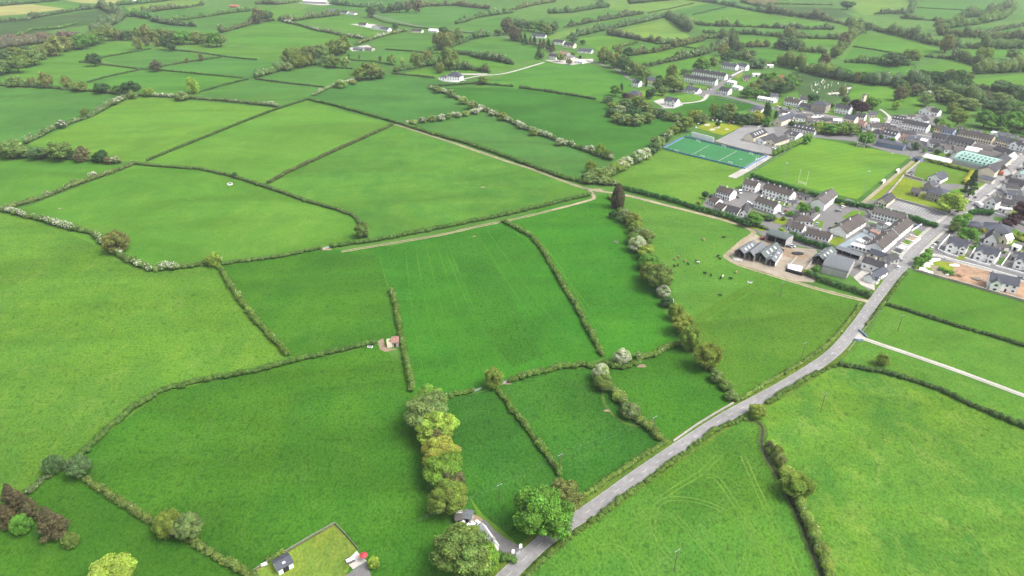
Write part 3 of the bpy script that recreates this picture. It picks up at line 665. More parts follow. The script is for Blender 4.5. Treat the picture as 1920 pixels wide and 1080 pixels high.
ps('hockey_pitch', 'turf', [(1282,258),(1437,294),(1396,316),(1244,278)], .10)
ps('ball_wall_court', 'turf', [(1283,256),(1292,250),(1340,262),(1332,269)], .10)
ps('school_yard', 'asphalt', [(1340,265),(1392,238),(1450,240),(1460,272),(1455,290),(1440,292),(1395,280)], .08)
ps('playground_lawn', grass((.20, .25, .03), tuft=.1, yel=.5), [(1305,240),(1325,229),(1395,236),(1355,254)], .10)
for cx, cy, rw in ((1326,234.5,6), (1345,239,5.5), (1336,243,6), (1363,242.5,4)):
    ps('sand_patch', 'gravel', [(cx+rw*math.cos(t), cy+rw*.33*math.sin(t)) for t in np.linspace(0, 6.283, 12)[:-1]], .12)
strip('concrete_apron', [(1442,292),(1400,318),(1372,333)], 7, M['concrete'], .11, sub=1)
ps('car_park', 'asphalt', [(1662,389),(1680,376),(1775,402),(1756,422)], .10)
for i in range(15):                                        # parking bays
    u = (i+.5)/15; p, q = np.array(G(1668+u*92, 386+u*25.5)), np.array(G(1684+u*88, 377.5+u*24)); dd = q-p; p = p+dd*.25
    strip('bay_line', [p, q], .3, M['paint'], .125, sub=1, world=True)
ps('construction_site', 'soil', [(1742,490),(1795,492),(1862,510),(1930,530),(1930,565),(1850,543),(1780,524),(1722,508)], .10)
ps('rough_grass', GB, [(1715,505),(1745,486),(1792,495),(1780,520),(1740,512)], .11)
ps('soil_heap_ring', 'sand', [(1745,500),(1758,498),(1768,512),(1782,520),(1770,522),(1750,512)], .12)
ps('farm_yard', 'sand', [(1415,438),(1432,448),(1475,462),(1530,468),(1545,500),(1525,530),(1490,527),(1440,512),(1385,494),(1368,478)], .10)
ps('muddy_yard', 'mud', [(1420,445),(1445,455),(1490,470),(1520,480),(1500,490),(1460,478),(1440,462)], .11)
ps('gravel_yard', 'gravel', [(1600,520),(1625,500),(1640,515),(1640,545),(1615,535)], .11)
ps('back_lane', flatmat('blue_grey_concrete', (.20, .25, .27), .9, .1), [(1634,426),(1642,430),(1600,468),(1562,466)], .12)
ps('estate_lane', 'lane', [(1372,374),(1388,366),(1480,392),(1545,400),(1570,388),(1590,372),(1600,380),(1560,412),(1520,412),(1470,400),(1412,384),(1385,392),(1352,400)], .10)
ps('estate_green', GA, [(1578,408),(1600,394),(1624,398),(1606,416)], .12)
ps('estate_green', GA, [(1710,432),(1724,426),(1744,436),(1726,450)], .12)
ps('verge_green', GA, [(1640,393),(1756,428),(1752,424),(1655,388)], .11)
ps('cottage_lawn', GB, [(1554,452),(1572,442),(1586,450),(1563,465)], .12)
ps('hillside_green', GA, [(1612,210),(1650,214),(1662,230),(1648,242),(1622,234)], .11)
ps('roadside_lawn', GA, [(1735,435),(1760,440),(1757,455),(1740,460)], .12)
ps('back_garden', GA, [(1825,345),(1850,340),(1838,362),(1818,368)], .10)
ps('back_garden', GA, [(1742,288),(1768,280),(1775,292),(1760,297)], .11)
ps('back_garden', GB, [(1885,355),(1930,365),(1930,380),(1880,372)], .11)
ps('back_garden', GA, [(1880,420),(1925,440),(1925,475),(1870,455)], .10)
ps('estate_street', 'lane', [(1280,166),(1355,172),(1345,178),(1310,180)], .10)
ps('house_plot', 'gravel', [(1225,190),(1240,185),(1275,190),(1281,197),(1262,203),(1248,204)], .10)
ps('farm_plot', 'gravel', [(1020,112),(1060,113),(1112,110),(1112,117),(1070,122),(1040,118)], .08)
ps('house_plot', 'gravel', [(820,147),(838,141),(866,146),(866,152),(845,153)], .10)
ps('yard', 'gravel', [(850,138),(915,138),(912,140),(855,141)], .10)
for pts in ([(655,45),(700,45),(735,55),(720,58),(700,54)], [(555,5),(600,6),(628,9),(600,10)], [(655,90),(690,84),(705,94),(660,96)]): ps('farm_yard', 'gravel', pts, .08)
# bottom garden
ps('garden_lawn', grass((.16, .235, .05), tuft=.25, yel=.6, amt=.8), [(462,1085),(476,1072),(533,1040),(628,984),(672,1030),(650,1076),(655,1090)], .10)
ps('patio', 'gravel', [(649,1052),(671,1036),(688,1052),(662,1068),(655,1060)], .12)
ps('driveway', 'lane', [(650,1078),(686,1053),(697,1082),(700,1100),(640,1100)], .11)
ps('muddy_gap', 'mud', [(708,640),(718,634),(724,652),(745,655),(722,660),(712,655)], .09)
for cx, cy, rx, ry in ((1203,686,8,4), (1140,728,14,5), (1138,770,6,2.5), (612,467,9,3), (1120,356,10,3), (952,719,7,2.5), (905,351,4,1), (889,443,3,1), (1320,450,3,1), (112,391,3,1.5), (345,250,3,.7)):
    ps('bare_patch', 'mud', [(cx+rx*math.cos(t)*(1+.3*math.sin(3*t)), cy+ry*math.sin(t)*(1+.25*math.cos(2*t))) for t in np.linspace(0, 6.283, 14)[:-1]], .07)
# ---- roads
ROAD = [(900,1130),(951,1080),(1025,1011),(1110,954),(1200,889),(1290,828),(1365,780),(1430,745),(1495,708),(1560,664),(1602,617),(1640,564),(1668,528),(1693,500),(1714,471),(1748,438),(1782,412),(1822,378),(1862,347),(1892,319),(1917,297),(1950,270),(1990,240)]
strip('grass_verge', ROAD[:13], 10.5, M['verge'], .06)
strip('road', ROAD, 5.6, M['asphalt'], .14)
strip('pavement', ROAD[13:], 2.2, M['concrete'], .26, off=4.1, h=1); strip('pavement', ROAD[13:], 2, M['concrete'], .26, off=-4.3, h=1)
PR = smooth_line([G(*p) for p in ROAD], 8)
cum = np.r_[0, np.cumsum(np.linalg.norm(np.diff(PR, axis=0), axis=1))]
def along(s, o=0):
    PO = offs(PR, o); return np.array([np.interp(s, cum, PO[:, 0]), np.interp(s, cum, PO[:, 1])])
k = 12.0; dm = MB()
while k < cum[-1]-8:
    a, b = along(k), along(k+2.6); t = (b-a)/np.linalg.norm(b-a); nn = np.array([-t[1], t[0]])*.075
    dm.poly((*(a-nn), .16), (*(b-nn), .16), (*(b+nn), .16), (*(a+nn), .16)); k += 7.5
tag(dm.build('road_centre_dashes', M['paint']), kind='structure')
for o in (2.6, -2.6): strip('road_edge_line', ROAD[:14], .07, M['paint'], .16, off=o)
ST = [(2000,310),(1917,289),(1847,273),(1788,259),(1741,253),(1683,243),(1652,237),(1622,231),(1578,224),(1504,213),(1444,202),(1400,190),(1362,181),(1327,175)]
strip('street', ST, 9, M['lane'], .14)
strip('pavement', ST[:10], 2, M['concrete'], .26, off=5.6, h=1); strip('pavement', ST[:10], 2, M['concrete'], .26, off=-5.6, h=1)
strip('street', [(1327,175),(1350,159),(1372,143),(1400,129)], 8, M['lane'], .15); strip('street', [(1327,175),(1300,176),(1270,170)], 5, M['lane'], .145)
strip('lane', [(1327,177),(1318,188),(1290,193),(1268,194)], 4, M['gravel'], .13)
strip('lane', [(1100,114),(1130,122),(1160,132),(1185,150),(1240,165),(1290,172)], 5, M['lane'], .10)
strip('lane', [(700,28),(790,50),(900,62),(1000,80),(1040,100),(1100,114)], 5, M['lane'], .10)
strip('lane', [(862,150),(900,142),(950,137),(1020,117)], 4, M['gravel'], .10)
strip('lane', [(1700,243),(1712,226),(1730,208)], 5, M['lane'], .15); strip('churchyard_path', [(1627,241),(1655,236),(1668,222),(1660,212),(1650,205)], 3, M['gravel'], .13)
strip('side_road', [(1868,345),(1900,360),(1960,385)], 5, M['lane'], .13); strip('side_road', [(1700,500),(1745,478),(1800,492),(1860,508),(1930,530),(1980,545)], 4.5, M['concrete'], .13)
strip('side_road', [(1780,408),(1810,420),(1840,425),(1880,425)], 5, M['lane'], .13)
strip('estate_road', [(1745,438),(1700,420),(1660,405),(1620,392),(1590,375)], 5.5, M['lane'], .14)
strip('estate_road', [(1590,375),(1572,395),(1555,408),(1530,405),(1480,392),(1430,375),(1395,366)], 5.5, M['lane'], .135)
TR = dict(mat=M['dirt'])
strip('farm_track', [(742,233),(790,249),(855,270),(955,304),(1000,318),(1060,341),(1105,355),(1172,366),(1260,388),(1335,407),(1385,422),(1413,436),(1393,452),(1364,477),(1364,484),(1385,496),(1431,511),(1484,527),(1537,543),(1608,561),(1630,566)], 3.4, M['dirt'], .11, wob=.3)
strip('grass_centre', [(640,472),(700,462),(760,452),(830,440),(900,424),(960,412),(1035,394)], .9, M['verge'], .125, wob=.6)
strip('farm_track', [(640,472),(700,462),(760,452),(830,440),(900,424),(960,412),(1035,394),(1100,377),(1114,370),(1105,357)], 2.8, M['dirt'], .10, wob=.4)
strip('grass_centre', [(742,233),(790,249),(855,270),(955,304),(1000,318),(1060,341),(1100,354)], .7, M['verge'], .125)
strip('grass_centre', [(1385,496),(1431,511),(1484,527),(1537,543),(1608,561)], .6, M['verge'], .125)
strip('long_driveway', [(1600,628),(1618,635),(1768,686),(1920,742),(2100,808)], 3.0, M['gravel'], .12); strip('grass_centre', [(1622,637),(1768,687),(1920,743),(2100,809)], .3, M['verge'], .135)
ps('driveway_mouth', 'gravel', [(1597,636),(1608,620),(1622,633),(1616,640)], .125)
strip('cottage_lane', [(898,980),(915,1000),(945,1022),(978,1040)], 5, M['lane'], .12); strip('cottage_lane', [(900,985),(890,975),(870,970)], 4, M['mud'], .11)
ps('cottage_verge', GA, [(880,930),(905,965),(960,1010),(975,1028),(940,1010),(895,968)], .10)
# stream and tractor marks
SM = [(1398,786),(1420,792),(1430,805),(1428,830),(1437,858),(1460,895),(1480,935),(1500,975),(1520,1030),(1540,1080),(1560,1130)]
strip('stream_bank', SM, 3.6, M['bank'], .06, wob=.5); strip('stream', SM, .9, M['water'], .09, wob=.8)
for pts in ([(1225,1000),(1225,968),(1235,945),(1260,935),(1310,940),(1360,960),(1397,995),(1440,1042),(1470,1090)], [(1352,850),(1330,872),(1310,890),(1272,912),(1240,935)], [(1325,892),(1345,898),(1372,935),(1405,985),(1440,1050),(1460,1100)],
            [(1393,855),(1402,875),(1411,897),(1440,960),(1470,1020),(1500,1100)], [(1120,1027),(1147,1024),(1172,1035),(1188,1055),(1205,1090)], [(1260,960),(1300,1005),(1350,1060),(1380,1100)], [(1397,995),(1404,1025),(1395,1060),(1385,1090)], [(1230,1000),(1250,1035),(1290,1075)]):
    for o in (-.9, .9): strip('wheel_mark', pts, .5, M['tracks'], .05, off=o, kind='structure')
for pts in ([(712,478),(722,520),(735,560)], [(885,440),(915,500),(960,580),(1010,665)], [(1120,620),(1085,560),(1050,500),(1010,450)], [(835,470),(860,530),(890,600)]): strip('wheel_mark', pts, .5, M['tramline'], .05, wob=.8)
strip('wheel_mark', [(600,300),(690,330),(820,370),(900,350)][:1]+[(480,300),(560,262)], .9, M['tracks'], .05) if 0 else None
strip('cattle_path', [(1130,730),(1135,760),(1165,790),(1200,800)], 1.3, M['bank'], .05)
strip('cattle_path', [(1325,600),(1380,565),(1437,530)], .8, M['tramline'], .05); strip('cattle_path', [(1230,530),(1300,508),(1350,500)], .6, M['tramline'], .05)

GR = [GA, GB, grass((.075, .16, .035), tuft=.3)]
GD = [[(1428,368),(1478,383),(1482,390),(1424,373)], [(1432,358),(1480,371),(1490,366),(1440,352)], [(1411,392),(1448,405),(1440,414),(1400,404)], [(1316,384),(1330,392),(1345,402),(1335,406),(1306,392)], [(1352,402),(1400,414),(1440,428),(1430,434),(1350,410)],
 [(1500,380),(1540,392),(1535,402),(1490,392)], [(1520,372),(1560,370),(1590,380),(1570,384)], [(1455,408),(1490,412),(1480,424),(1450,418)], [(1480,437),(1508,444),(1505,452),(1476,443)], [(1530,412),(1545,416),(1540,428),(1524,420)], [(1560,425),(1575,415),(1582,420),(1570,432)],
 [(1632,413),(1690,428),(1684,436),(1626,420)], [(1640,399),(1700,414),(1705,420),(1650,406)], [(1790,484),(1806,488),(1815,484),(1812,472)], [(1868,494),(1880,498),(1888,488),(1880,480)], [(1810,466),(1822,470),(1826,462),(1815,458)], [(1762,466),(1772,476),(1768,470)],
 [(1440,208),(1470,214),(1500,222),(1495,232),(1440,222)], [(1510,222),(1560,232),(1600,240),(1590,248),(1530,240),(1500,230)], [(1480,240),(1500,236),(1525,242),(1520,248),(1484,244)], [(1550,222),(1575,226),(1570,232),(1548,228)], [(1600,243),(1640,252),(1635,262),(1600,252)],
 [(1450,190),(1466,193),(1466,201),(1448,198)], [(1497,196),(1517,200),(1518,206),(1498,203)], [(1548,203),(1562,206),(1562,214),(1548,212)], [(1690,222),(1715,226),(1712,238),(1695,232)], [(1735,232),(1760,238),(1758,248),(1738,244)], [(1757,222),(1800,235),(1850,248),(1845,256),(1790,246),(1755,236)],
 [(1800,284),(1822,290),(1815,298),(1790,292)], [(1745,274),(1770,278),(1765,286),(1740,282)], [(1880,262),(1925,270),(1925,276),(1885,270)], [(1895,392),(1930,400),(1930,412),(1890,402)], [(1865,405),(1885,410),(1880,418),(1862,412)], [(1820,442),(1840,448),(1836,456),(1815,450)],
 [(1340,170),(1346,172),(1344,180),(1334,178)], [(1380,165),(1400,168),(1410,180),(1390,178)], [(1282,168),(1300,168),(1310,173),(1290,173)], [(1360,142),(1372,136),(1395,138),(1385,147)], [(1350,134),(1375,138),(1370,142),(1348,138)], [(1280,156),(1335,165),(1330,170),(1275,162)]]
for i, p in enumerate(GD): sheet('garden', p, GR[i % 3], .085)

sheet('rough_sward', [(838,452),(895,440),(905,462),(940,520),(975,590),(1018,668),(960,690),(925,640),(880,545)], grass((.042, .155, .020), tuft=.42, amt=.35, yel=.2, patch=(1.1, .97, .9), seed=3), .052)

# faint drill lines running up the vivid central field and its neighbours
for i in range(9):
    u = i/8; a, b = (760+u*150, 462-u*35), (800+u*290, 725-u*60)
    strip('drill_line', [a, ((a[0]+b[0])/2-6, (a[1]+b[1])/2), b], .35, M['tramline'], .054, wob=1.2)
for pts in ([(330,300),(430,262),(560,212)], [(450,325),(520,297),(570,262)], [(560,340),(700,300),(840,300)], [(620,395),(780,380),(960,330)], [(150,350),(300,345),(420,380)], [(1180,380),(1250,420),(1340,450)], [(1660,600),(1760,630),(1900,675)], [(1640,660),(1750,700),(1900,760)], [(980,440),(1060,520),(1150,640)]): strip('drill_line', pts, .5, M['tramline'], .054, wob=1.4)

for p, q in (((1296,291),(1331,272)), ((1346,303),(1382,283)), ((1244,278),(1283,258)), ((1397,315.5),(1437,294.5))): strip('pitch_line', [p, q], .35, M['paint'], .12, sub=1)
# ================================================================ HEDGES
h = hedge
h('long hawthorn hedge full of white blossom curving along the big left field', 'w', [(6,396),(60,410),(87,416),(125,429),(175,440),(200,464),(237,488),(282,509),(350,503),(410,494)])
h('bushy hedge running down from the yellow green bush to the stone hut hedge', 'm', [(412,503),(435,540),(462,578),(487,610),(522,647),(540,667)])
h('long low hedge with yellowish top curving down the left to the dark tree', 't', [(700,645),(655,656),(580,672),(530,684),(480,698),(387,714),(305,734),(250,769),(205,806),(175,835),(150,858)], 1.1, (.065,.115,.032))
h('straight olive hedge from the dark lower left tree to the bottom edge', 'm', [(160,900),(200,925),(245,955),(285,982),(330,1000),(380,1030),(430,1060),(475,1085)], .95, (.095,.13,.04))
h('narrow upright hedge beside the ruined stone hut', 'm', [(735,547),(745,590),(755,645),(765,690),(773,735)], .95)
h('short hedge between the big tree row and the grey field gate', 'm', [(838,746),(860,741),(886,735)], .9)
h('winding hedge across the middle from the lone tree to the hawthorns', 'm', [(955,716),(1000,703),(1050,692),(1091,686),(1111,690),(1135,682),(1150,690),(1170,692),(1199,680)], .95)
h('short bright hedge between the muddy gap and the right tree row', 'm', [(1204,675),(1225,668),(1240,661),(1258,650),(1276,645)], 1, (.10,.15,.04))
h('long curving hedge from the dirt track down to the two hawthorns', 'm', [(944,417),(970,430),(997,445),(1015,467),(1032,495),(1055,535),(1080,575),(1105,622),(1130,668)], .95)
h('thick mixed hedge from the blossoming hawthorn down to the road', 'm', [(1152,735),(1162,750),(1172,765),(1185,782),(1215,803),(1230,818),(1246,832)], 1.25, (.105,.145,.04))
h('hedge from the lone middle tree down towards the big lime green tree', 'm', [(935,735),(948,752),(960,768),(985,800),(1010,835),(1035,868),(1050,890)], .85)
h('trimmed hedge below the round water trough, curving to a small tree', 't', [(252,308),(300,313),(375,318),(435,331),(475,344),(530,362),(580,380),(630,393),(665,406),(678,425),(688,445)], 1.0, (.07,.11,.04))
h('trimmed hedge from the left corner tree to the gate gap', 't', [(420,496),(480,489),(530,482),(580,471),(603,467)], 1.0, (.075,.12,.04))
h('long trimmed hedge above the dirt track in the middle', 't', [(624,464),(680,456),(730,448),(780,438),(830,428),(880,418),(940,406),(1022,387),(1072,374),(1106,367)], 1.25)
h('straight dark hedge along the upper side of the long dirt track', 't', [(577,187),(630,199),(705,220),(740,230),(820,255),(870,268),(955,297),(1010,318),(1060,336),(1090,342)], 1.35)
h('dark hedge along the upper side of the track to the farm', 'c', [(1168,356),(1200,364),(1260,379),(1300,392),(1360,408),(1405,424)], 1.3)
h('bushy bramble bank beneath the bungalows above the farm track', 'b', [(1310,396),(1350,406),(1400,420),(1440,432)], .5)
h('bushy hedge edging the upper left field and its yellow green neighbour', 'b', [(50,270),(80,255),(112,238),(145,228),(172,219),(207,199),(245,183)], .75, (.09,.13,.06))
h('long overgrown hedge below the two lone round trees at upper left', 'b', [(-60,158),(0,161),(60,164),(100,166),(140,170),(175,172),(210,176),(245,180)], .85)
h('flowering hedge above the two yellow green fields', 'w', [(250,180),(300,182),(350,185),(410,189),(480,196),(520,201)], 1.0, (.09,.13,.06))
h('hedge from the flowering corner climbing to the grey green wood', 'w', [(588,180),(608,170),(630,161),(655,154),(672,150)], .9, (.12,.16,.08))
h('narrow hedge between the two yellow green fields', 't', [(577,187),(520,205),(480,220),(440,236),(400,252),(355,270),(310,288),(277,302)], 1.0, (.05,.085,.032))
h('brownish hedge between the striped yellow field and the broad middle field', 'd', [(735,236),(700,252),(662,269),(620,288),(580,306),(540,325),(504,344)], 1.05, (.07,.085,.04))
h('mixed hedge climbing from the far left corner to the trough hedge', 'm', [(12,392),(62,379),(95,367),(125,355),(160,342),(200,329),(250,310)], 1.2, (.09,.12,.05))
h('hedge hugging the ground beneath the left edge bushes', 'd', [(-60,292),(0,292),(50,295),(100,297),(150,301),(225,306)])
h('white blossoming hedge below the dark green triangular field', 'w', [(765,233),(785,229),(805,225),(840,220),(880,214),(903,209)], 1.0, (.13,.17,.09))
h('flowering hedge stepping down from the white villa field', 'w', [(805,166),(822,172),(842,178),(860,187),(880,196),(905,207),(930,216),(960,231)], 1.1, (.12,.15,.07))
h('flowering hedge with rounded bushes running down to the track corner', 'w', [(962,232),(990,245),(1022,257),(1045,265),(1067,272),(1085,280),(1120,291),(1145,301)], 1.1)
h('low dark hedge below the white villa', 'd', [(805,163),(850,160),(890,157),(925,160),(960,163)], 1.1)
h('low hedge with gaps between the two deep green fields', 'd', [(975,166),(1010,170),(1060,178),(1090,182),(1115,187)], 1.3)
h('line of large bushes climbing to the sports ground', 'b', [(1140,333),(1165,318),(1190,306),(1215,294),(1232,284),(1240,272),(1262,248),(1297,230)], .85, (.12,.16,.07))
h('bushy bank below the white farmhouse', 'b', [(1232,213),(1250,217),(1277,222)], .9)
h('low bank hedge above the track junction', 'm', [(1090,343),(1120,344),(1160,349)], 1.2)
h('roadside hedge on the right bank below the village', 'm', [(1700,512),(1685,530),(1665,560),(1645,585),(1625,610)], .6)
h('field hedge second below the stone boundary wall', 'd', [(1662,572),(1700,583),(1740,596),(1790,612),(1850,628),(1920,650),(2050,688),(2150,715)], .75)
h('long dark hedge below the white driveway', 'd', [(1572,685),(1600,690),(1650,698),(1700,712),(1760,732),(1830,765),(1920,803),(2050,858),(2150,895)], .9)
h('rough roadside hedge between the road and the lower right field', 'r', [(1565,688),(1530,700),(1495,722),(1460,742),(1440,758)], 1.5)
h('low verge growth on the lower side of the road', 'r', [(1395,785),(1340,808),(1290,845),(1230,890),(1160,942),(1110,978),(1060,1015),(1010,1060),(990,1085)], 1.4)
h('low trimmed roadside hedge between the lime green tree and the walled bend', 't', [(1085,938),(1120,915),(1160,888),(1200,860),(1248,832)], .8, (.10,.15,.04))
h('clipped roadside hedge below the farm track mouth', 't', [(1612,572),(1590,605),(1565,635),(1535,660),(1490,690),(1440,718),(1390,750)], .7, (.12,.17,.05))
h('thick hedge between the farm track and the rough paddock', 'c', [(1512,516),(1540,528),(1570,540),(1600,548),(1628,558)], 1.5, (.06,.12,.04))
h('streamside growth below the golden bush', 'p', [(1492,935),(1505,965),(1520,995),(1532,1025),(1545,1055),(1560,1100)], 1.35, (.11,.155,.04))
h('tangled hedge beside the stream below the road', 'p', [(1440,845),(1450,862),(1465,880),(1480,895)], 1.2)
h('low hedge at the foot of the right tree row', 'm', [(1175,395),(1190,450),(1215,500),(1240,550),(1262,580),(1290,635),(1330,690),(1366,730),(1380,752)], .8, (.10,.14,.055))
h('leafy hedge between the track corner and the dark tall conifer', 'm', [(1140,372),(1155,380),(1162,398)], .9)
h('dark clipped hedge along the near end of the sports pitch', 'c', [(1407,332),(1440,343),(1480,355),(1520,367),(1560,378),(1600,388)], 1.3)
h('dark clipped hedge between the car park and the estate', 'c', [(1605,388),(1650,396),(1700,411),(1752,427)], 1.4)
h('dark clipped hedge behind the farm bungalows', 'c', [(1483,445),(1510,458),(1540,466),(1562,473)], 1.6)
h('tall leafy hedge along the upper left side of the sports pitch', 'c', [(1450,292),(1475,281),(1500,270),(1518,260)], 2.0, (.10,.17,.04))
h('golden green hedge behind the bungalow by the village road', 't', [(1728,300),(1765,309),(1800,318),(1822,324)], 1.5, (.15,.19,.05))
h('golden hedge end beside the tall blue green conifer', 't', [(1822,325),(1815,336),(1810,346)], 1.4, (.28,.27,.05))
h('round topped dark hedge on the road corner', 'c', [(1818,404),(1835,402),(1860,404)], 1.6)
h('weedy hedge by the gravel heap at the road bend', 'b', [(1716,503),(1725,492),(1738,482)], .75, (.10,.18,.04))
h('clipped hedge behind the new white houses', 't', [(1880,438),(1905,448),(1930,458)], 1.2, (.20,.22,.05))
h('scrappy hedge edging the small garden lawn at the bottom', 'm', [(502,1052),(515,1047),(530,1038)], .7, (.10,.15,.04))
h('leafy bank on the bottom edge below the bend of the driveway', 't', [(925,1042),(940,1050),(962,1050)], 1.1, (.08,.14,.04))
h('overgrown bank beneath the dark trees at lower left', 'm', [(140,868),(120,880),(95,890),(70,912),(55,928)], .9, (.08,.11,.05))
h('dark shelter hedge above the playground lawn', 'b', [(1310,226),(1350,225),(1400,228),(1440,238)], .7)
# far fields: (what it edges, style, points)
FAR = [
 ('b','under the pale yellow crop at top left',[(-40,44),(0,42),(50,38),(100,28),(150,20),(190,15)]), ('b','between the crop and the upper left corner',[(0,12),(45,8),(75,5),(110,2)]),
 ('b','rising to the top edge above the grey belt',[(195,13),(240,9),(290,5),(325,0)]), ('b','under the small pale field by the red roof',[(270,25),(310,19),(345,16),(380,10)]),
 ('b','running up to the red roofed house',[(300,43),(350,37),(400,30),(440,24),(480,20)]), ('m','crossing the rough dull field at far left',[(30,68),(62,57),(110,54),(145,45)]),
 ('g','wrapping the end of the brown wood',[(190,16),(215,27),(230,36),(210,48),(175,60)]), ('g','right of the brown wood end',[(232,30),(260,32),(285,37)]),
 ('b','below the field with the two gaps',[(285,40),(320,47),(365,50)]), ('b','left of the sheep field',[(415,62),(457,50),(480,43),(512,39)]),
 ('b','crossing down from the top to the large barn',[(525,40),(545,41),(567,37),(600,33),(635,29)]), ('w','along the top of the sheep field',[(530,41),(567,50),(590,57),(617,62),(655,70),(690,75)]),
 ('w','climbing from the grey sheds to the white farm',[(667,85),(685,79),(705,72),(730,65),(762,59)]),
 ('l','beside the first lone round tree',[(150,117),(200,107),(240,100),(283,92)]), ('l','linking the two lone round trees',[(150,117),(190,121),(260,130),(290,131),(380,140),(455,147)]),
 ('l','stepping down left of the second lone tree',[(165,155),(200,145),(265,131)]), ('l','right of the second lone tree',[(300,126),(350,117),(415,108)]), ('l','above the striped fields',[(320,94),(370,99),(430,108),(480,113)]),
 ('l','beside the yellow green lone tree',[(370,175),(410,163),(465,149)]), ('b','below the grey green wood on its left',[(480,146),(505,139),(530,132),(560,126),(600,121)]), ('l','below the long thin field at centre left',[(480,149),(540,157),(605,164)]),
 ('l','under the two twin round trees',[(608,126),(635,128),(660,130)]), ('l','above the thin field with lone saplings',[(655,113),(700,116),(738,123)]), ('l','leading to the white villa',[(735,139),(780,143),(815,147)]),
 ('b','behind the white villa on its left',[(740,135),(770,130),(800,124),(850,124)]), ('b','behind the white villa on its right',[(857,130),(890,132),(915,136)]), ('b','with tall brown trees at centre top',[(805,97),(842,90),(880,75),(917,68)]),
 ('l','left of the tall brown trees',[(725,93),(770,97),(810,101),(850,102)]), ('b','below the triangular field at centre top',[(850,101),(880,104),(905,111),(935,115),(960,121)]), ('b','crossing the top above the large flat field',[(717,24),(742,20),(805,12),(855,11),(917,18)]),
 ('b','right of the large flat top field',[(855,45),(875,40),(892,34),(925,29),(960,24)]), ('l','along the far lane',[(690,30),(720,42),(780,52),(850,60),(900,64)]), ('b','along the top centre above the lone houses',[(620,8),(680,14),(715,12)]),
 ('g','left of the white lane houses',[(960,52),(1000,50),(1040,52)]), ('g','above the square field at top centre',[(1030,26),(1070,24),(1110,17),(1140,14)]), ('b','below the square field at top centre',[(1060,52),(1110,42),(1160,34),(1205,26)]),
 ('b','above the pale sheep field',[(1065,73),(1110,62),(1160,52),(1210,41),(1250,31)]), ('g','falling right of the pale sheep field',[(1250,32),(1270,44),(1292,60)]), ('b','below the pale sheep field on the left',[(1140,66),(1180,72),(1235,82)]),
 ('b','below the pale sheep field on the right',[(1235,83),(1280,81),(1320,73),(1350,71)]), ('m','between the two yellowish house fields',[(1150,92),(1175,86),(1195,80)]), ('b','above the long narrow field',[(1180,105),(1230,98),(1280,86),(1320,76)]),
 ('b','above the white terraces',[(1210,126),(1260,115),(1310,105),(1350,92),(1370,82)]), ('g','left of the terrace estate top',[(1352,70),(1370,84),(1385,98),(1410,108)]), ('l','crossing the long narrow field',[(1280,88),(1330,96)]),
 ('l','left of two thin ones at the top right centre',[(1215,25),(1260,16),(1300,7)]), ('l','right of two thin ones at the top right centre',[(1300,28),(1330,21),(1360,14)]), ('b','crossing the top beside the brown moor',[(1290,0),(1350,8),(1420,22),(1450,26)]),
 ('b','uppermost of the three level ones right of centre',[(1300,47),(1350,50),(1400,51),(1440,53)]), ('b','middle one of the three level ones right of centre',[(1320,62),(1380,64),(1440,67)]), ('b','lowest of the three level ones right of centre',[(1355,84),(1400,89),(1440,88)]),
 ('b','behind the terrace estate',[(1395,112),(1420,119),(1450,121)]), ('g','slanting under the rough top right field',[(1440,25),(1490,32),(1540,38),(1590,47)]), ('g','continuing past the round wood at top right',[(1590,48),(1625,54),(1665,63),(1700,70),(1740,82)]),
 ('g','level at the right above the big oak wood',[(1745,84),(1790,90),(1830,92),(1865,92),(1920,91),(1990,90)]), ('m','below the pale corner field at the top',[(1440,8),(1500,9),(1560,10)]), ('b','upper of two below the bare trees',[(1440,53),(1500,55),(1560,56)]),
 ('b','lower of two below the bare trees',[(1440,68),(1500,72),(1570,74)]), ('b','beside the small orchard clump',[(1500,97),(1545,100)]), ('g','descending from the upper right wood',[(1610,62),(1590,80),(1577,95),(1562,108)]),
 ('l','crossing the large right field',[(1600,88),(1650,96),(1690,103)]), ('b','below the large right field',[(1585,117),(1640,120),(1700,123)]), ('b','left of the two great oaks',[(1735,107),(1765,110),(1790,111)]), ('g','above the right hand sloping field',[(1790,112),(1812,118),(1835,124)]),
 ('b','below the pale top right field',[(1640,27),(1670,26),(1700,27)]), ('b','right of the pale top right field',[(1690,35),(1730,38),(1760,40),(1800,50)]), ('g','curving up the far right',[(1770,54),(1830,46),(1880,36),(1900,16)]), ('g','rising beside the pale top right field',[(1705,26),(1712,10),(1716,-4)]),
 ('l','across the top right field',[(1720,15),(1800,19),(1880,23)]), ('b','at the right edge below the corner',[(1850,62),(1880,56),(1920,49)]), ('g','in the wooded band at far right',[(1760,66),(1820,71),(1880,73),(1930,76)]), ('g','above the graveyard field',[(1460,122),(1500,132),(1545,144)]),
 ('g','below the long green field over the village',[(1545,145),(1590,152),(1640,160),(1700,161),(1730,168)]), ('b','above the long right field',[(1815,164),(1870,172),(1930,180),(1990,190)]), ('g','above the yellow green right edge field',[(1830,138),(1870,137),(1930,134)]),
 ('b','below the long right field',[(1745,190),(1790,195),(1830,192)]), ('b','below the brown moor at the very top',[(1390,4),(1420,12),(1450,20)]), ('b','along the very top left of centre',[(480,8),(520,9),(560,4)]), ('b','above the second square field at top centre',[(960,20),(1000,10),(1040,4)])]
for st, ph, pts in FAR: h('distant '+dict(b='bushy hedgerow', g='tall tree belt', l='thin low hedge', m='ragged hedge', w='flowering hedge')[st]+' '+ph, st, pts, dict(b=1.45, g=1.35, l=1.5, m=1.6, w=1.3)[st], tuple(v*random.uniform(.8, 1.25) for v in HS[st][6]), group=None)
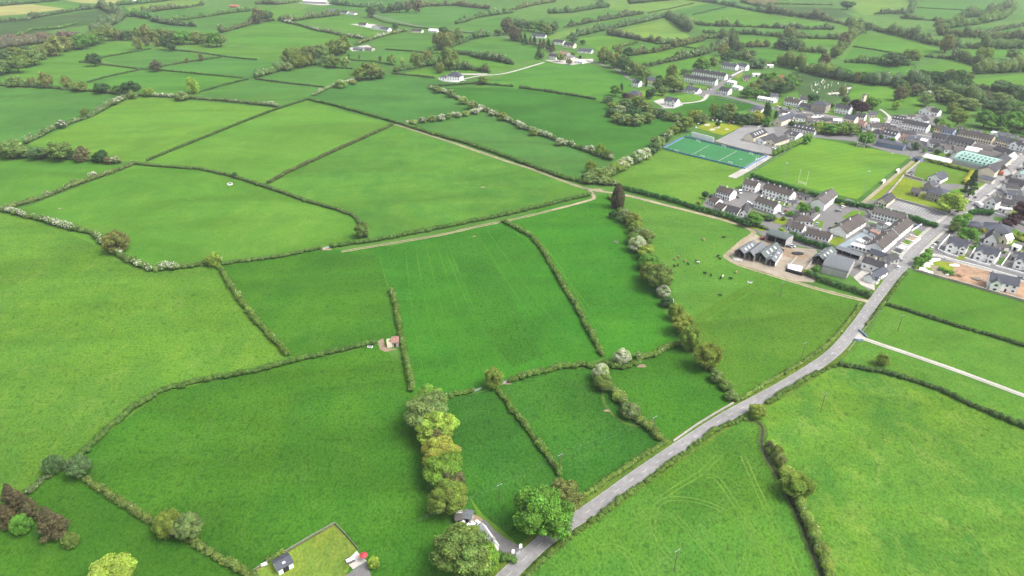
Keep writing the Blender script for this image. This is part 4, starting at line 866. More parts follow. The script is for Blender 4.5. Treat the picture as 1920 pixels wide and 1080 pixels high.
# ================================================================ TREES (x, y of the crown centre, crown width in photo pixels)
trees('of the great row by the cottage', 'tall trees in the row above the cottage', [
 (803,753,58,'round','lg',.95), (806,779,78,'round','gg',.85), (820,805,68,'round','yg',.95), (822,828,50,'airy','br',.9), (825,855,68,'round','yo',.85),
 (836,886,70,'round','lg',.85), (848,904,50,'airy','br',1.0), (840,938,68,'round','og',.95)], 'N', vert=True)
tree(1018, 965, 98, 'round', 'gr', .95, 'N', 'huge lime green tree overhanging the road at the bottom', None)
tree(1056, 936, 62, 'airy', 'tn', 1.0, 'N', 'tan half bare tree standing just behind the huge lime green tree', None)
tree(868, 1036, 96, 'round', 'ol', .9, 'N', 'huge olive green tree beside the cottage on the bottom edge', None)
tree(912, 1050, 52, 'round', 'lg', 1.0, 'N', 'bright yellow green tree between the huge olive tree and the cottage roof', None)
tree(925, 711, 36, 'airy', 'og', 1.1, 'N', 'lone olive gold tree at the hedge crossing by the grey gate', None)
tree(1127, 698, 30, 'blossom', 'pl', 1.15, 'N', 'tall hawthorn covered in white blossom at the top of the thick mixed hedge', None)
tree(1132, 717, 34, 'bush', 'ol', .9, 'N', 'round olive bush at the foot of the tall white hawthorn', None)
tree(1167, 669, 30, 'blossom', 'pl', 1.0, 'N', 'round white blossoming hawthorn inside the hedge loop', None)
tree(1183, 770, 34, 'fleck', 'gg', .8, 'N', 'grey green thorn bush bulging from the thick mixed hedge', None)
tree(1160, 744, 22, 'fleck', 'yg', .8, 'N', 'small yellow green bush in the thick mixed hedge', None)
tree(1197, 666, 16, 'fleck', 'gg', .9, 'M', 'small grey bush beside the trodden muddy gap', None)
trees('of the lower left group', 'dark conifers in the lower left corner', [
 (20,930,43,'conifer','dc',1.4), (52,950,43,'conifer','dc',1.45), (92,978,57,'conifer','dc',1.3), (40,985,36,'airy','gr',1), (10,965,38,'conifer','dc',1.45), (132,1015,28,'airy','ol',1)], 'N')
tree(146, 878, 42, 'round', 'bg', 1.05, 'N', 'dark bluish green tree at the corner where three left hedges meet', None)
tree(100, 873, 34, 'airy', 'bg', .9, 'N', 'small scraggy tree left of the dark bluish corner tree', None)
tree(352, 988, 52, 'round', 'gg', .95, 'N', 'grey green round tree on the straight olive hedge at the bottom', None)
tree(318, 984, 50, 'airy', 'og', .9, 'N', 'olive gold airy tree behind the grey green round tree', None)
tree(208, 1082, 80, 'round', 'yg', .7, 'N', 'bright lime green tree cut by the bottom edge at left', None)
tree(701, 1056, 22, 'airy', 'yg', 1, 'N', 'small yellow green shrub beside the patio driveway', None)
tree(679, 432, 26, 'round', 'ol', 1.1, 'M', 'small olive tree at the end of the trough hedge', None)
tree(218, 456, 42, 'airy', 'tn', .85, 'N', 'tan rounded bush tree rising from the long hawthorn hedge', None)
tree(401, 488, 24, 'airy', 'yg', 1, 'M', 'yellow green bushy tree at the end of the long hawthorn hedge', None)
tree(440, 328, 11, 'bush', 'dg', 1, 'M', 'small dark bush in the trough hedge', None)
trees('of the cattle field tree row', 'trees along the ditch beside the cattle field', [
 (1159,370,28,'cypress','dc',1.5), (1150,402,16,'bush','dg',.9), (1171,404,25,'fleck','gg',1), (1188,414,28,'round','og',.95), (1192,428,25,'round','og',.9), (1201,440,30,'fleck','gg',.8), (1190,447,28,'bush','ol',.8),
 (1213,444,30,'fleck','ol',.95), (1195,458,30,'blossom','pl',1), (1213,474,30,'round','yg',.9), (1216,491,37,'bush','gr',.8), (1216,512,33,'round','og',1.0), (1234,521,49,'round','ol',1), (1244,546,25,'blossom','gg',.9),
 (1250,566,23,'bush','dg',.8), (1268,586,30,'airy','og',1), (1280,608,40,'round','og',1), (1295,637,37,'airy','og',1.15), (1328,671,47,'round','og',1.1), (1345,706,25,'fleck','ol',.9), (1362,722,23,'bush','ol',.8), (1370,742,21,'fleck','ol',.8)], 'N', vert=True)
trees('of the stream trees', 'trees along the stream', [
 (1419,772,31,'round','og',.75), (1443,836,16,'airy','br',1), (1458,848,22,'airy','og',1.05), (1464,862,22,'airy','tn',1), (1478,886,31,'fleck','yg',.7), (1497,914,54,'round','og',.85), (1513,968,23,'fleck','yg',.8), (1528,1000,23,'fleck','yg',.8), (1541,1030,26,'fleck','og',.8), (1552,1062,23,'bush','yg',.8)], 'N', vert=True)
tree(1655, 676, 26, 'airy', 'og', .8, 'M', 'airy yellowish tree fading into the field below the white driveway', None)
trees('of the left edge bush line', 'bushes along the upper left field edge', [
 (22,280,48,'bush','gg',.7), (50,288,18,'fleck','pl',.9), (72,287,34,'bush','bg',.7), (110,284,38,'round','ol',.85), (135,290,18,'bush','dg',.9), (152,291,30,'airy','br',.8), (189,294,26,'round','dg',.8), (215,300,18,'blossom','ol',.8), (203,301,16,'airy','br',.8)], 'M')
trees('of the climbing corner hedge', None, [(87,363,14,'blossom','gg',.8), (22,388,16,'fleck','ol',.8), (139,341,14,'fleck','ol',.8), (174,328,16,'blossom','ol',.8), (56,374,14,'fleck','og',.6)], 'M')
tree(176, 112, 24, 'round', 'dg', .95, 'M', 'first lone dark round tree in the upper left pastures', None)
tree(292, 124, 20, 'round', 'br', .95, 'M', 'second lone tree, brownish, where four upper left hedges meet', None)
tree(361, 162, 26, 'airy', 'yg', .95, 'M', 'pale yellow green lone tree above the flowering hedge', None)
tree(258, 83, 18, 'airy', 'tn', 1.15, 'M', 'tan lone tree at the top of the two stepped pastures', None)
trees('atop the stepped pastures', None, [(275,80,10,'airy','br',1.3), (293,80,14,'airy','tn',1), (309,82,18,'round','dg',1.2), (321,89,14,'round','dg',1)], 'M')
trees('of two far left saplings', None, [(350,114,7,'airy','br',1.3), (376,108,10,'airy','br',1.4)], 'F')
trees('of the long upper left hedge', None, [(27,152,26,'bush','gg',.8), (60,155,14,'airy','tn',1.2), (86,152,24,'airy','tn',1), (124,155,18,'airy','tn',1.1), (148,162,26,'bush','ol',.7), (190,165,28,'bush','dg',.7), (222,168,20,'round','gr',.8), (245,166,30,'round','dg',.8), (247,178,18,'fleck','ol',.8), (278,174,20,'airy','og',.7), (340,180,26,'fleck','gg',.6)], 'M')
trees('on the upper left field edge', None, [(159,211,16,'airy','ol',.9), (115,233,16,'blossom','bg',1), (216,190,14,'blossom','ol',.9), (224,186,12,'blossom','gg',.9), (183,204,12,'fleck','bg',.8)], 'M')
rowtrees('below the brown wood', 'trees below the brown wood', [(-10,128),(30,122),(60,108),(95,92),(130,82),(165,76),(190,68)], 13, (24,32), [('round','ol'),('round','gg'),('airy','tn'),('round','gr')], 'M', (.75,1))
rowtrees('of the upper left belt', 'tree belt across the upper left', [(195,62),(225,68),(260,66),(300,66),(340,72),(380,74),(420,78)], 19, (17,26), [('round','ol'),('round','gg'),('round','bg'),('airy','tn'),('round','gr')], 'M', (.8,1.15))
h('brown leafless wood at the far left edge', 'g', [(-40,82),(0,80),(50,77),(100,74),(150,70)], 1.2, (.12,.085,.085), cat='wood', name='bare_wood'); h('brown leafless wood behind, fringed by green trees', 'g', [(-40,94),(0,92),(50,86),(90,80)], 1.2, (.10,.095,.075), cat='wood', name='bare_wood')
rowtrees('of the dull far left wood', 'dull wood at far left', [(-20,104),(20,102),(50,94)], 7, (22,28), [('round','bg'),('round','ol')], 'M', (.6,.8))
rowtrees('above the sheep field', 'trees by the barn lane', [(480,32),(500,30),(508,33)], 4, (16,20), [('round','bg'),('airy','br')], 'F')
rowtrees('of the grey green wood', 'grey green wood at centre left', [(538,112),(555,104),(575,102),(600,98),(625,92),(650,84)], 15, (17,28), [('airy','og'),('airy','ol'),('airy','tn'),('round','gg')], 'M', (.8,1.1))
trees('below the grey green wood', None, [(560,117,24,'airy','og',.8), (540,125,20,'fleck','gg',.7), (576,114,20,'airy','tn',.9), (612,114,20,'round','gg',1), (626,116,22,'round','ol',1), (647,117,16,'airy','pl',1.1), (676,138,30,'round','ol',.75), (695,133,34,'round','ol',.85), (712,138,22,'airy','gg',.8), (640,157,24,'fleck','pl',.6), (662,154,14,'bush','tn',.6)], 'M')
trees('of the slender thin field trees', None, [(653,107,6,'airy','dg',1.4), (673,108,4,'airy','br',1.8), (712,110,6,'airy','br',1.6), (734,112,16,'round','ol',1.1), (755,120,14,'airy','pl',1.2), (742,130,10,'airy','ol',1)], 'F')
trees('left of the white villa', 'tall trees by the white villa', [(780,113,22,'airy','ol',1.2), (800,110,24,'airy','tn',1), (842,112,36,'airy','ol',.95), (828,118,20,'bush','ol',.8), (825,128,16,'airy','tn',1.1), (853,110,18,'airy','ol',1.2)], 'M')
trees('of the centre top trees', None, [(822,76,22,'airy','tn',1.2), (838,78,24,'airy','tn',1.2), (857,70,22,'airy','gg',1.1), (903,62,14,'airy','tn',.8), (935,60,18,'bush','gg',.7), (950,50,22,'airy','br',1.1), (965,64,24,'airy','br',.9)], 'M')
tree(905, 151, 18, 'round', 'og', .85, 'M', 'olive gold round tree on the hedge right of the white villa', None); tree(911,131,10,'airy','br',1,'F','bare small tree above the villa lane',None)
tree(830, 58, 18, 'round', 'dg', .8, 'F', 'dark round tree right of the pair of lane bungalows', None); tree(741,50,12,'round','dg',.9,'F','small dark tree beside the white farm lane',None)
rowtrees('behind the far white farm', None, [(690,22),(740,16),(790,10)], 6, (14,20), [('airy','br'),('round','bg')], 'F')
trees('on the stepping flowering hedge', 'bushes on the stepping hedge', [(820,168,16,'fleck','ol',.8), (845,175,18,'fleck','gg',.8), (868,188,18,'fleck','pl',.8), (885,197,20,'fleck','ol',.8), (922,212,14,'blossom','ol',.8), (944,218,18,'fleck','og',.9), (975,236,14,'blossom','ol',.8), (1000,248,16,'fleck','ol',.8), (1050,266,18,'blossom','gg',.8), (1063,268,12,'blossom','pl',.8), (1108,279,14,'blossom','gg',1), (1126,283,18,'airy','og',1.1), (1141,291,18,'airy','ol',.9)], 'M')
rowtrees('of the short blossoming hedge', None, [(768,231),(800,224),(850,218),(900,209)], 8, (12,16), [('blossom','gg'),('fleck','pl'),('bush','gg')], 'M', (.6,.85))
rowtrees('climbing to the sports ground', 'bushes beside the school sports ground', [(1092,337),(1108,330),(1135,326),(1160,315),(1185,300),(1205,292),(1225,280),(1240,262),(1262,246),(1290,230)], 19, (18,30), [('bush','gg'),('fleck','ol'),('blossom','pl'),('round','og'),('bush','bg')], 'M', (.7,.95))
trees('at the track junction', None, [(1108,333,32,'bush','gg',.6), (1134,338,26,'fleck','gg',.6), (1150,342,14,'blossom','ol',.8), (1108,314,20,'airy','og',1)], 'M')
trees('of the ring shaped thicket', 'bushes of the ring thicket', [(1150,198,24,'bush','ol',.6), (1172,195,28,'bush','bg',.6), (1195,191,24,'airy','ol',.9), (1210,199,24,'fleck','ol',.7), (1148,211,24,'bush','bg',.7), (1163,207,24,'blossom','gg',.8), (1157,220,24,'fleck','ol',.7), (1175,224,28,'fleck','gg',.7), (1195,224,30,'fleck','gg',.7), (1215,221,26,'fleck','ol',.7), (1222,209,24,'bush','ol',.7), (1187,209,30,'bush','dg',.6), (1236,212,24,'fleck','bg',.7), (1256,218,22,'fleck','ol',.7), (1140,186,20,'bush','bg',.6), (1268,222,16,'fleck','ol',.7)], 'M')
trees('around the red brick house', None, [(1154,170,20,'round','gr',1), (1165,166,8,'cypress','dg',2.2), (1172,179,12,'round','cu',.8), (1196,156,7,'cypress','dg',1.9), (1212,154,6,'cypress','dg',2.6), (1220,176,18,'round','dg',1), (1215,180,10,'bush','dg',.9), (1236,160,22,'airy','bg',.9), (1243,171,18,'round','gg',.9), (1215,138,12,'round','gg',.9), (1236,146,10,'round','dg',.9), (1261,138,22,'airy','og',1.1), (1265,157,34,'round','ol',.8), (1255,152,20,'round','ol',1), (1276,166,12,'bush','dg',.9), (1205,136,20,'round','ol',1.1)], 'M')
rowtrees('of the tall far lane trees', 'tall trees on the far lane', [(1130,104),(1145,112),(1160,118),(1175,125),(1192,130),(1205,135)], 9, (14,24), [('round','gg'),('airy','tn'),('round','bg'),('round','dg')], 'M', (1,1.4))
tree(1178, 99, 18, 'round', 'dg', 1, 'M', 'dark round tree beside the tan one over the far lane', None); tree(1160,98,16,'airy','tn',1.1,'M','tan tree beside the dark round one over the far lane',None)
trees('by the far terraces', None, [(1317,122,28,'round','gr',.9), (1308,124,18,'round','ol',1), (1360,108,16,'round','dg',1.1), (1372,104,18,'round','bg',1.1), (1356,94,20,'airy','tn',1), (1283,134,16,'bush','bg',.6), (1338,116,20,'airy','gg',.7), (1420,118,34,'bush','bg',.5), (1385,103,20,'bush','bg',.6)], 'M')
tree(1010, 95, 12, 'conifer', 'dg', 2.0, 'M', 'tall dark pointed conifer left of the far roadside farm', None)
rowtrees('of the far farm conifers', 'dark conifers by the far farm', [(965,68),(985,74),(1005,80),(1025,85),(1040,90)], 9, (10,14), [('conifer','dg'),('conifer','br')], 'M', (1.3,1.8))
rowtrees('around the white lane houses', None, [(975,50),(1000,50),(1020,56),(1040,54)], 6, (15,22), [('round','ol'),('round','gr'),('airy','yg'),('round','bg')], 'M', (.8,1))
trees('in the far roadside farm', None, [(1014,105,14,'round','dg',.8), (1050,108,16,'round','ol',.9), (1067,116,12,'round','br',.8), (1075,75,14,'round','bg',.8), (1093,79,12,'round','dg',.7), (1088,108,8,'airy','cu',.8), (1075,101,10,'bush','ol',.8)], 'F')
trees('of the trees below the street bend', 'garden trees in the village', [(1438,211,18,'cypress','dg',1.9), (1455,215,8,'cypress','dg',1.6), (1419,222,24,'round','yo',1), (1435,228,18,'round','gr',1), (1404,225,22,'round','bg',1), (1385,222,20,'round','dg',.9), (1367,207,26,'round','gg',1), (1340,208,20,'airy','og',1.1), (1352,215,22,'round','bg',.9), (1302,218,24,'airy','og',.9), (1318,222,22,'bush','gg',.8), (1374,220,18,'round','gg',1)], 'M')
rowtrees('of the gardens above the street', 'trees above the village street', [(1394,176),(1410,172),(1425,155),(1440,145),(1460,170),(1475,160),(1495,152),(1440,168),(1420,180)], 15, (18,28), [('round','ol'),('round','gr'),('airy','tn'),('round','bg'),('round','dg')], 'M', (.8,1))
trees('of the churchyard and street', 'street and churchyard trees', [(1481,202,8,'round','pl',1), (1501,206,7,'round','yg',1), (1605,197,20,'round','cu',1), (1617,203,22,'round','cu',1), (1638,194,24,'round','gr',.9), (1622,190,18,'airy','yg',1), (1586,188,14,'round','bg',1), (1520,184,16,'bush','dg',.9), (1530,183,12,'bush','dg',.9), (1580,172,14,'airy','tn',1.1), (1688,178,24,'airy','br',.9), (1697,172,20,'airy','ol',1), (1680,198,14,'airy','yg',1.1), (1560,198,10,'bush','dg',.8)], 'M')
rowtrees('behind the upper goal', 'trees behind the upper goal', [(1530,240),(1545,238),(1562,245),(1578,242),(1592,246),(1600,240)], 9, (20,28), [('round','gr'),('round','ol'),('round','lg'),('bush','yg')], 'M', (.7,.95))
trees('beside the grey workshop', None, [(1624,262,28,'round','gr',.85), (1500,237,12,'bush','dg',1), (1484,233,12,'bush','dg',1), (1513,262,16,'bush','gr',1)], 'M')
trees('of the parkland trees', 'parkland trees beyond the main street', [(1798,222,30,'round','og',1), (1761,230,18,'round','gr',1), (1848,223,30,'round','gr',1), (1862,230,26,'round','gr',.9), (1738,188,24,'round','gg',.9), (1720,168,30,'bush','br',.7), (1740,178,20,'blossom','gr',.8), (1768,178,26,'round','gg',.9), (1790,186,24,'round','ol',.9), (1815,194,40,'bush','gg',.5), (1845,185,22,'airy','br',1), (1868,205,40,'round','bg',.8), (1885,195,36,'round','ol',.8), (1905,205,36,'round','gr',.8), (1897,228,38,'round','gr',.9), (1925,225,34,'round','ol',.9), (1918,240,22,'round','cu',.8), (1883,248,14,'round','lg',1), (1785,203,20,'airy','og',.9), (1773,239,10,'airy','og',1), (1925,250,18,'round','gr',.9), (1870,182,30,'bush','ol',.6)], 'M')
rowtrees('of the great parkland oaks', 'great oaks above the parkland', [(1725,145),(1745,150),(1775,148),(1805,152),(1812,145)], 8, (26,38), [('round','ol'),('round','bg'),('round','dg'),('airy','tn')], 'M', (.7,.9))
trees('of the top right hedgerow trees', 'hedgerow oaks by the graveyard', [(1552,128,18,'round','gg',1), (1568,136,24,'round','ol',.8), (1583,138,22,'round','gr',.8), (1608,146,16,'airy','tn',1.1), (1625,145,24,'round','gr',.8), (1648,146,24,'round','gr',.8), (1663,147,26,'round','og',.8), (1690,158,26,'bush','bg',.6), (1545,115,20,'airy','br',1), (1568,98,20,'round','ol',1), (1582,76,24,'airy','br',.9), (1602,52,20,'round','gg',1), (1625,52,18,'round','bg',1), (1710,106,30,'round','ol',.85), (1676,112,36,'round','bg',.6), (1472,80,26,'round','bg',.8), (1488,84,24,'round','bg',.8), (1480,62,20,'airy','tn',.9), (1590,10,26,'round','dg',.55), (1760,48,18,'airy','tn',1), (1775,84,26,'airy','tn',1), (1845,104,26,'airy','og',1), (1900,103,24,'round','gg',.8), (1880,163,36,'round','bg',.6), (1905,168,26,'round','bg',.7)], 'M')
trees('of the lower estate gardens', 'garden trees in the estates', [(1414,412,30,'round','gr',.7), (1398,416,22,'bush','dg',.8), (1508,391,18,'round','gr',1), (1532,392,10,'round','gr',.9), (1505,360,16,'round','ol',.9), (1322,366,12,'round','dg',1.2), (1310,380,8,'bush','yo',.8), (1333,368,7,'bush','dg',1), (1480,400,14,'bush','gr',.7), (1492,403,14,'bush','lg',.6), (1485,378,7,'bush','cu',.9), (1465,432,14,'bush','yg',.8), (1530,506,16,'round','gr',1), (1512,510,14,'bush','yg',.7), (1579,383,8,'bush','yo',.8), (1445,408,20,'bush','bg',.6)], 'M')
trees('by the village end road', 'trees along the village end of the road', [(1823,344,28,'conifer','bg',1.75), (1785,381,44,'round','yg',.85), (1799,418,26,'round','gr',.9), (1789,428,18,'airy','ol',1), (1816,440,34,'round','gr',.75), (1843,432,12,'bush','yo',.9), (1813,408,16,'round','lg',1), (1886,420,22,'round','cu',.7), (1899,416,20,'round','cu',.8), (1925,396,40,'round','cu',.8), (1905,408,24,'round','cu',.7), (1915,442,18,'bush','og',.7), (1722,490,22,'bush','gr',.8), (1735,482,20,'bush','gr',.8), (1765,504,12,'bush','gr',.5), (1780,510,18,'bush','gr',.4)], 'M')

rowtrees('in the upper estate back gardens', 'garden bushes', [(1400,356),(1430,362),(1480,374),(1520,388),(1500,402),(1455,412),(1420,404)], 12, (6,11), [('bush','gr'),('bush','ol'),('round','dg'),('bush','yg')], 'F', (.7,1), 3)
rowtrees('between the street and the pitch', 'village garden bushes', [(1490,234),(1530,242),(1570,236),(1610,248),(1650,258),(1690,270),(1740,284),(1790,294)], 14, (8,15), [('round','gr'),('bush','ol'),('round','dg'),('airy','og')], 'F', (.8,1.1), 3)
rowtrees('behind the cream street terrace', 'village garden bushes', [(1755,236),(1790,246),(1830,254),(1870,260),(1910,268)], 9, (9,16), [('round','gr'),('bush','ol'),('round','gg')], 'F', (.8,1.1), 3)
rowtrees('among the new house gardens', 'garden bushes', [(1800,470),(1830,462),(1870,470),(1900,480),(1925,470)], 7, (6,10), [('bush','gr'),('bush','yg')], 'F', (.7,1), 2)

for ph, pts in (('at the right edge behind the parkland, upper row', [(1850,182),(1890,188),(1930,194),(1980,200)]), ('at the right edge behind the parkland, lower row', [(1875,212),(1900,222),(1940,232)]), ('between the great oaks and the parkland', [(1740,176),(1770,184),(1800,192),(1840,198)]), ('on the rise at the top right corner', [(1800,34),(1850,30),(1890,14)]), ('at the top centre below the moor', [(1180,8),(1240,2),(1290,-2)]), ('above the orchard clump', [(1455,88),(1480,92),(1500,93)])):
    h('dense mixed wood '+ph, 'g', pts, 1.3, (.065,.105,.042), cat='wood', name='wood')
# ================================================================ BUILDINGS (A, B = left and right foot of the front wall)
B_ = building
EST = None
# lower estate
B_('semi_detached_house', 'pair of two storey houses, left half grey blue, beside the pitch corner', (1391,356), (1415,362), 8, 5.2, 7.6, rm='tile', nw=4, ns=2, ch=3, frame=True)
B_('terraced_houses', 'white two storey terrace of four with dark roof below the clipped pitch hedge', (1428,365), (1479,380), 8.5, 5.2, 7.8, rm='tile', nw=8, ns=2, ch=5, frame=True)
B_('terraced_houses', 'white two storey terrace with brown roof in the middle of the upper estate', (1413,389), (1450,402), 8, 5.2, 7.6, rm='tile', nw=6, ns=2, ch=4, frame=True)
B_('terraced_houses', 'white two storey terrace nearest the open field at the estate edge', (1341,369), (1367,377), 9, 5, 7.6, rm='tile', nw=6, ns=2, ch=3, frame=True)
B_('bungalow', 'small white bungalow at the left tip of the upper estate', (1328,382), (1341,387), 8, 2.6, 5, rm='tile', nw=3, frame=True)
B_('bungalow', 'white bungalow with brown roof just below the left tip of the estate', (1338,394), (1352,400), 9, 2.7, 5.2, rm='tile', nw=3, frame=True)
B_('bungalow', 'white bungalow left of the leafy bush above the farm track', (1359,400), (1382,406), 8, 2.6, 5, rm='slate', nw=4, frame=True)
B_('bungalow', 'bungalow with wide white gable facing the farm track', (1386,406), (1400,408), 12, 2.7, 5.4, 'gfront', rm='slate', nw=2)
B_('semi_detached_house', 'white pair with broad pale brown roof and large white gable under the pitch hedge', (1544,396), (1568,376), 9.5, 5, 7.8, rm='oldtile', nw=5, ns=2, ch=3, frame=True)
B_('bungalow', 'pale bungalow behind the farm yard hedge, left of two brown roofs', (1471,428), (1486,433), 8, 2.6, 5.2, rm='oldtile', nw=3)
B_('bungalow', 'white bungalow with hipped brown roof beside the estate turning circle', (1487,421), (1524,424), 9, 2.7, 5.6, 'hip', rm='tile', nw=5, ch=3)
B_('bungalow', 'small white cottage between the farm hedge and the turning circle', (1483,433), (1503,438), 7.5, 2.6, 5, rm='tile', nw=3)
B_('bungalow', 'long white bungalow with dark roof just above the farm hedge', (1509,444), (1553,455), 7.5, 2.7, 5.2, rm='tile', nw=7, ch=3, frame=True)
B_('terraced_bungalows', 'white houses under a big purple brown roof with small rear blocks', (1586,447), (1622,424), 11, 3.2, 7, rm='tile', nw=5, ch=3)
for i, (x, y) in enumerate(((1593,440), (1603,432), (1613,424))): hut(f'white flat block, {ORD[i]} from the left beneath the purple brown roof', x, y, 3, 3, 2.8, 3, 40, 'flat', 'white', 'slate', 'outbuilding', 'outbuilding', door=False)
B_('terraced_houses', 'long white terrace stepping down beside the dark car park hedge', (1632,409), (1692,424), 8, 4.6, 7.2, rm='oldtile', nw=10, ns=2, ch=6, frame=True)
B_('terraced_houses', 'upper of two white terraces with brown roofs facing the main road', (1683,452), (1709,431), 9, 4.8, 7.6, rm='tile', nw=6, ns=2, ch=4, frame=True)
B_('terraced_houses', 'lower of two white terraces with brown roofs facing the main road', (1651,481), (1681,455), 9, 4.8, 7.6, rm='tile', nw=6, ns=2, ch=4, frame=True)
B_('outbuilding_row', 'long low white sheds with dark doorways behind the lower terrace', (1594,466), (1630,476), 3.5, 2.6, 2.9, 'lean', rm='whiteroof', nw=5, cat='shed', door=False)
for i, (x, y, wm, rm) in enumerate(((1629,437,'white','slate'), (1640,441,'grey','rust'), (1652,436,'white','greentin'), (1637,449,'white','tin'), (1651,446,'grey','rust'), (1616,459,'white','whiteroof'), (1627,456,'white','slate'), (1665,437,'white','tin'), (1654,428,'white','slate'), (1669,428,'white','whiteroof'), (1640,430,'grey','slate'))):
    hut(f'small back yard shed, {ORD[i]} in the cluster behind the road terraces, {dict(slate="dark", rust="rusty", greentin="greenish", tin="grey", whiteroof="white")[rm]} roofed', x, y, 3.4, 3, 2.2, 2.7, 35, 'lean', wm, rm, group='back yard sheds of the road terraces')
B_('open_fronted_shed', 'low shed with a row of dark bays along the farm boundary', (1562,472), (1610,488), 4, 2.6, 3, 'lean', 'grey', 'tin', openf=True, cat='farm shed')
B_('outbuilding', 'low grey roofed stone building between the farmhouse and the lower terrace', (1627,481), (1666,494), 5, 2.6, 4.6, rm='slateb', wm='cream', nw=3, cat='outbuilding')
B_('outbuilding', 'dark roofed lean outbuilding at the roadside beside the farmhouse', (1668,497), (1684,492), 6, 2.8, 5, rm='slate', wm='grey', nw=2, cat='outbuilding')
B_('farmhouse', 'white farmhouse with dark roof and three small windows above the gravel yard', (1613,504), (1651,516), 7, 4.6, 6.8, rm='slate', nw=3, ns=1, ch=3, frame=True, door=False)
B_('cottage', 'small white roadside cottage with grey roof and white porch', (1636,533), (1663,517), 5.5, 2.8, 5, rm='slateb', nw=3, ch=1, frame=True, porch=[(.15, 3, 1.5)])
# farm
B_('barn', 'leftmost lean to barn with pale roof lights at the track bend', (1376,480), (1394,486), 17, 3.4, 5.6, 'gfront', 'grey', 'tin', openf=True, cat='barn', sky=6)
B_('barn', 'brown grey gabled barn second from the left in the farmyard', (1395,486), (1412,491), 19, 3.6, 6, 'gfront', 'grey', 'tin', openf=True, cat='barn')
B_('barn', 'green grey gabled barn with three rows of roof lights', (1413,488), (1434,495), 20, 3.8, 6.4, 'gfront', 'grey', 'greentin', openf=True, cat='barn', sky=6)
B_('barn', 'lean to barn with four pale roof lights and white side wall', (1435,497), (1452,501), 18, 3.2, 4.6, 'gfront', 'white', 'tin', openf=True, cat='barn', sky=4)
B_('hay_barn', 'open hay barn with curved green grey roof at the top of the farmyard', (1434,452), (1471,464), 10, 4.8, 6.2, 'barrel', 'grey', 'greentin', openf=True, cat='barn')
B_('barn', 'green grey gabled barn with roof lights left of the largest barn', (1521,493), (1543,500), 18, 3.8, 6, 'gfront', 'grey', 'greentin', openf=True, cat='barn', sky=6)
B_('barn', 'largest barn with wide grey curved roof on the right of the farmyard', (1539,512), (1586,524), 19, 4.2, 6.6, 'barrel', 'grey', 'tin', cat='barn', door=True)
wall('dark tyre lined front wall of the silage clamp', [(1473,508), (1489,513), (1504,517)], 1.8, 1.2, 'black', 'silage_wall', 'wall'); wall('left concrete side wall of the silage clamp', [(1475,505), (1494,485)], 1.8, .5, 'concrete', 'silage_wall', 'wall'); wall('right concrete side wall of the silage clamp', [(1505,515), (1527,487)], 1.8, .5, 'concrete', 'silage_wall', 'wall')
sl = MB(); sw = np.array(G(1488,508)); 
for i in range(6):
    a, b = i/6*7, (i+1)/6*7; za, zb = 1.5*math.sin(.3+a/7*2.4), 1.5*math.sin(.3+b/7*2.4); sl.poly((-4, a, za), (4, a, za), (4, b, zb), (-4, b, zb))
sl.poly((-4, 0, 0), (4, 0, 0), (4, 0, 1.5*math.sin(.3)), (-4, 0, 1.5*math.sin(.3)))
tag(sl.build('silage_cover', M['hawk'], None, (*sw, .12), -.5), 'white plastic sheet over the silage between the clamp walls', 'cover')
# lower right new houses
B_('house', 'white gable fronted house nearest the road bend in the new row', (1771,471), (1808,480), 9, 5, 8, rm='slateb', nw=4, ns=2, ch=2, frame=True, porch=[(.22, 4.6, 1.2), (.82, 3.4, .8)])
B_('house', 'second white gable fronted house from the road in the new row', (1824,485), (1864,496), 9, 5, 8, rm='slateb', nw=4, ns=2, ch=2, frame=True, porch=[(.22, 4.6, 1.2), (.8, 3.4, .8)])
B_('house', 'third white gable fronted house, cut by the right edge', (1900,502), (1938,512), 9, 5, 8, rm='slateb', nw=4, ns=2, ch=2, frame=True, porch=[(.18, 4.6, 1.2), (.8, 3.4, .8)])
B_('house', 'detached white house with slate roof on the bare soil plot', (1850,541), (1904,552), 9, 5, 8, rm='slateb', nw=4, ns=2, ch=1, frame=True, porch=[(.24, 5, 2.6)])
B_('house', 'dark steep roofed house with white front gable behind the new row', (1843,457), (1866,462), 11, 3.2, 7.6, 'gfront', rm='slate', nw=2, ns=1, ch=1, frame=True)
B_('house_extension', 'small cream annex right of the dark steep roofed house', (1872,454), (1886,459), 7, 3, 5.6, 'gfront', wm='cream', rm='whiteroof', nw=1)
B_('bungalow', 'wide bungalow with pale blue grey hipped roof behind the round green tree', (1839,437), (1892,448), 14, 3, 6.4, 'hip', rm='slateb', wm='grey', nw=5, ch=2)
B_('bungalow', 'low dark roofed bungalow wing beside the round green tree', (1816,430), (1842,435), 9, 2.8, 4.6, 'hip', rm='slateb', wm='grey', nw=3)
B_('shed', 'grey shed in the new row back gardens', (1895,468), (1908,472), 5, 2.5, 3.4, rm='whiteroof', wm='white', cat='shed'); B_('shed', 'green grey shed between the new houses', (1893,487), (1902,490), 5, 2.4, 3.2, rm='greentin', wm='grey', cat='shed')
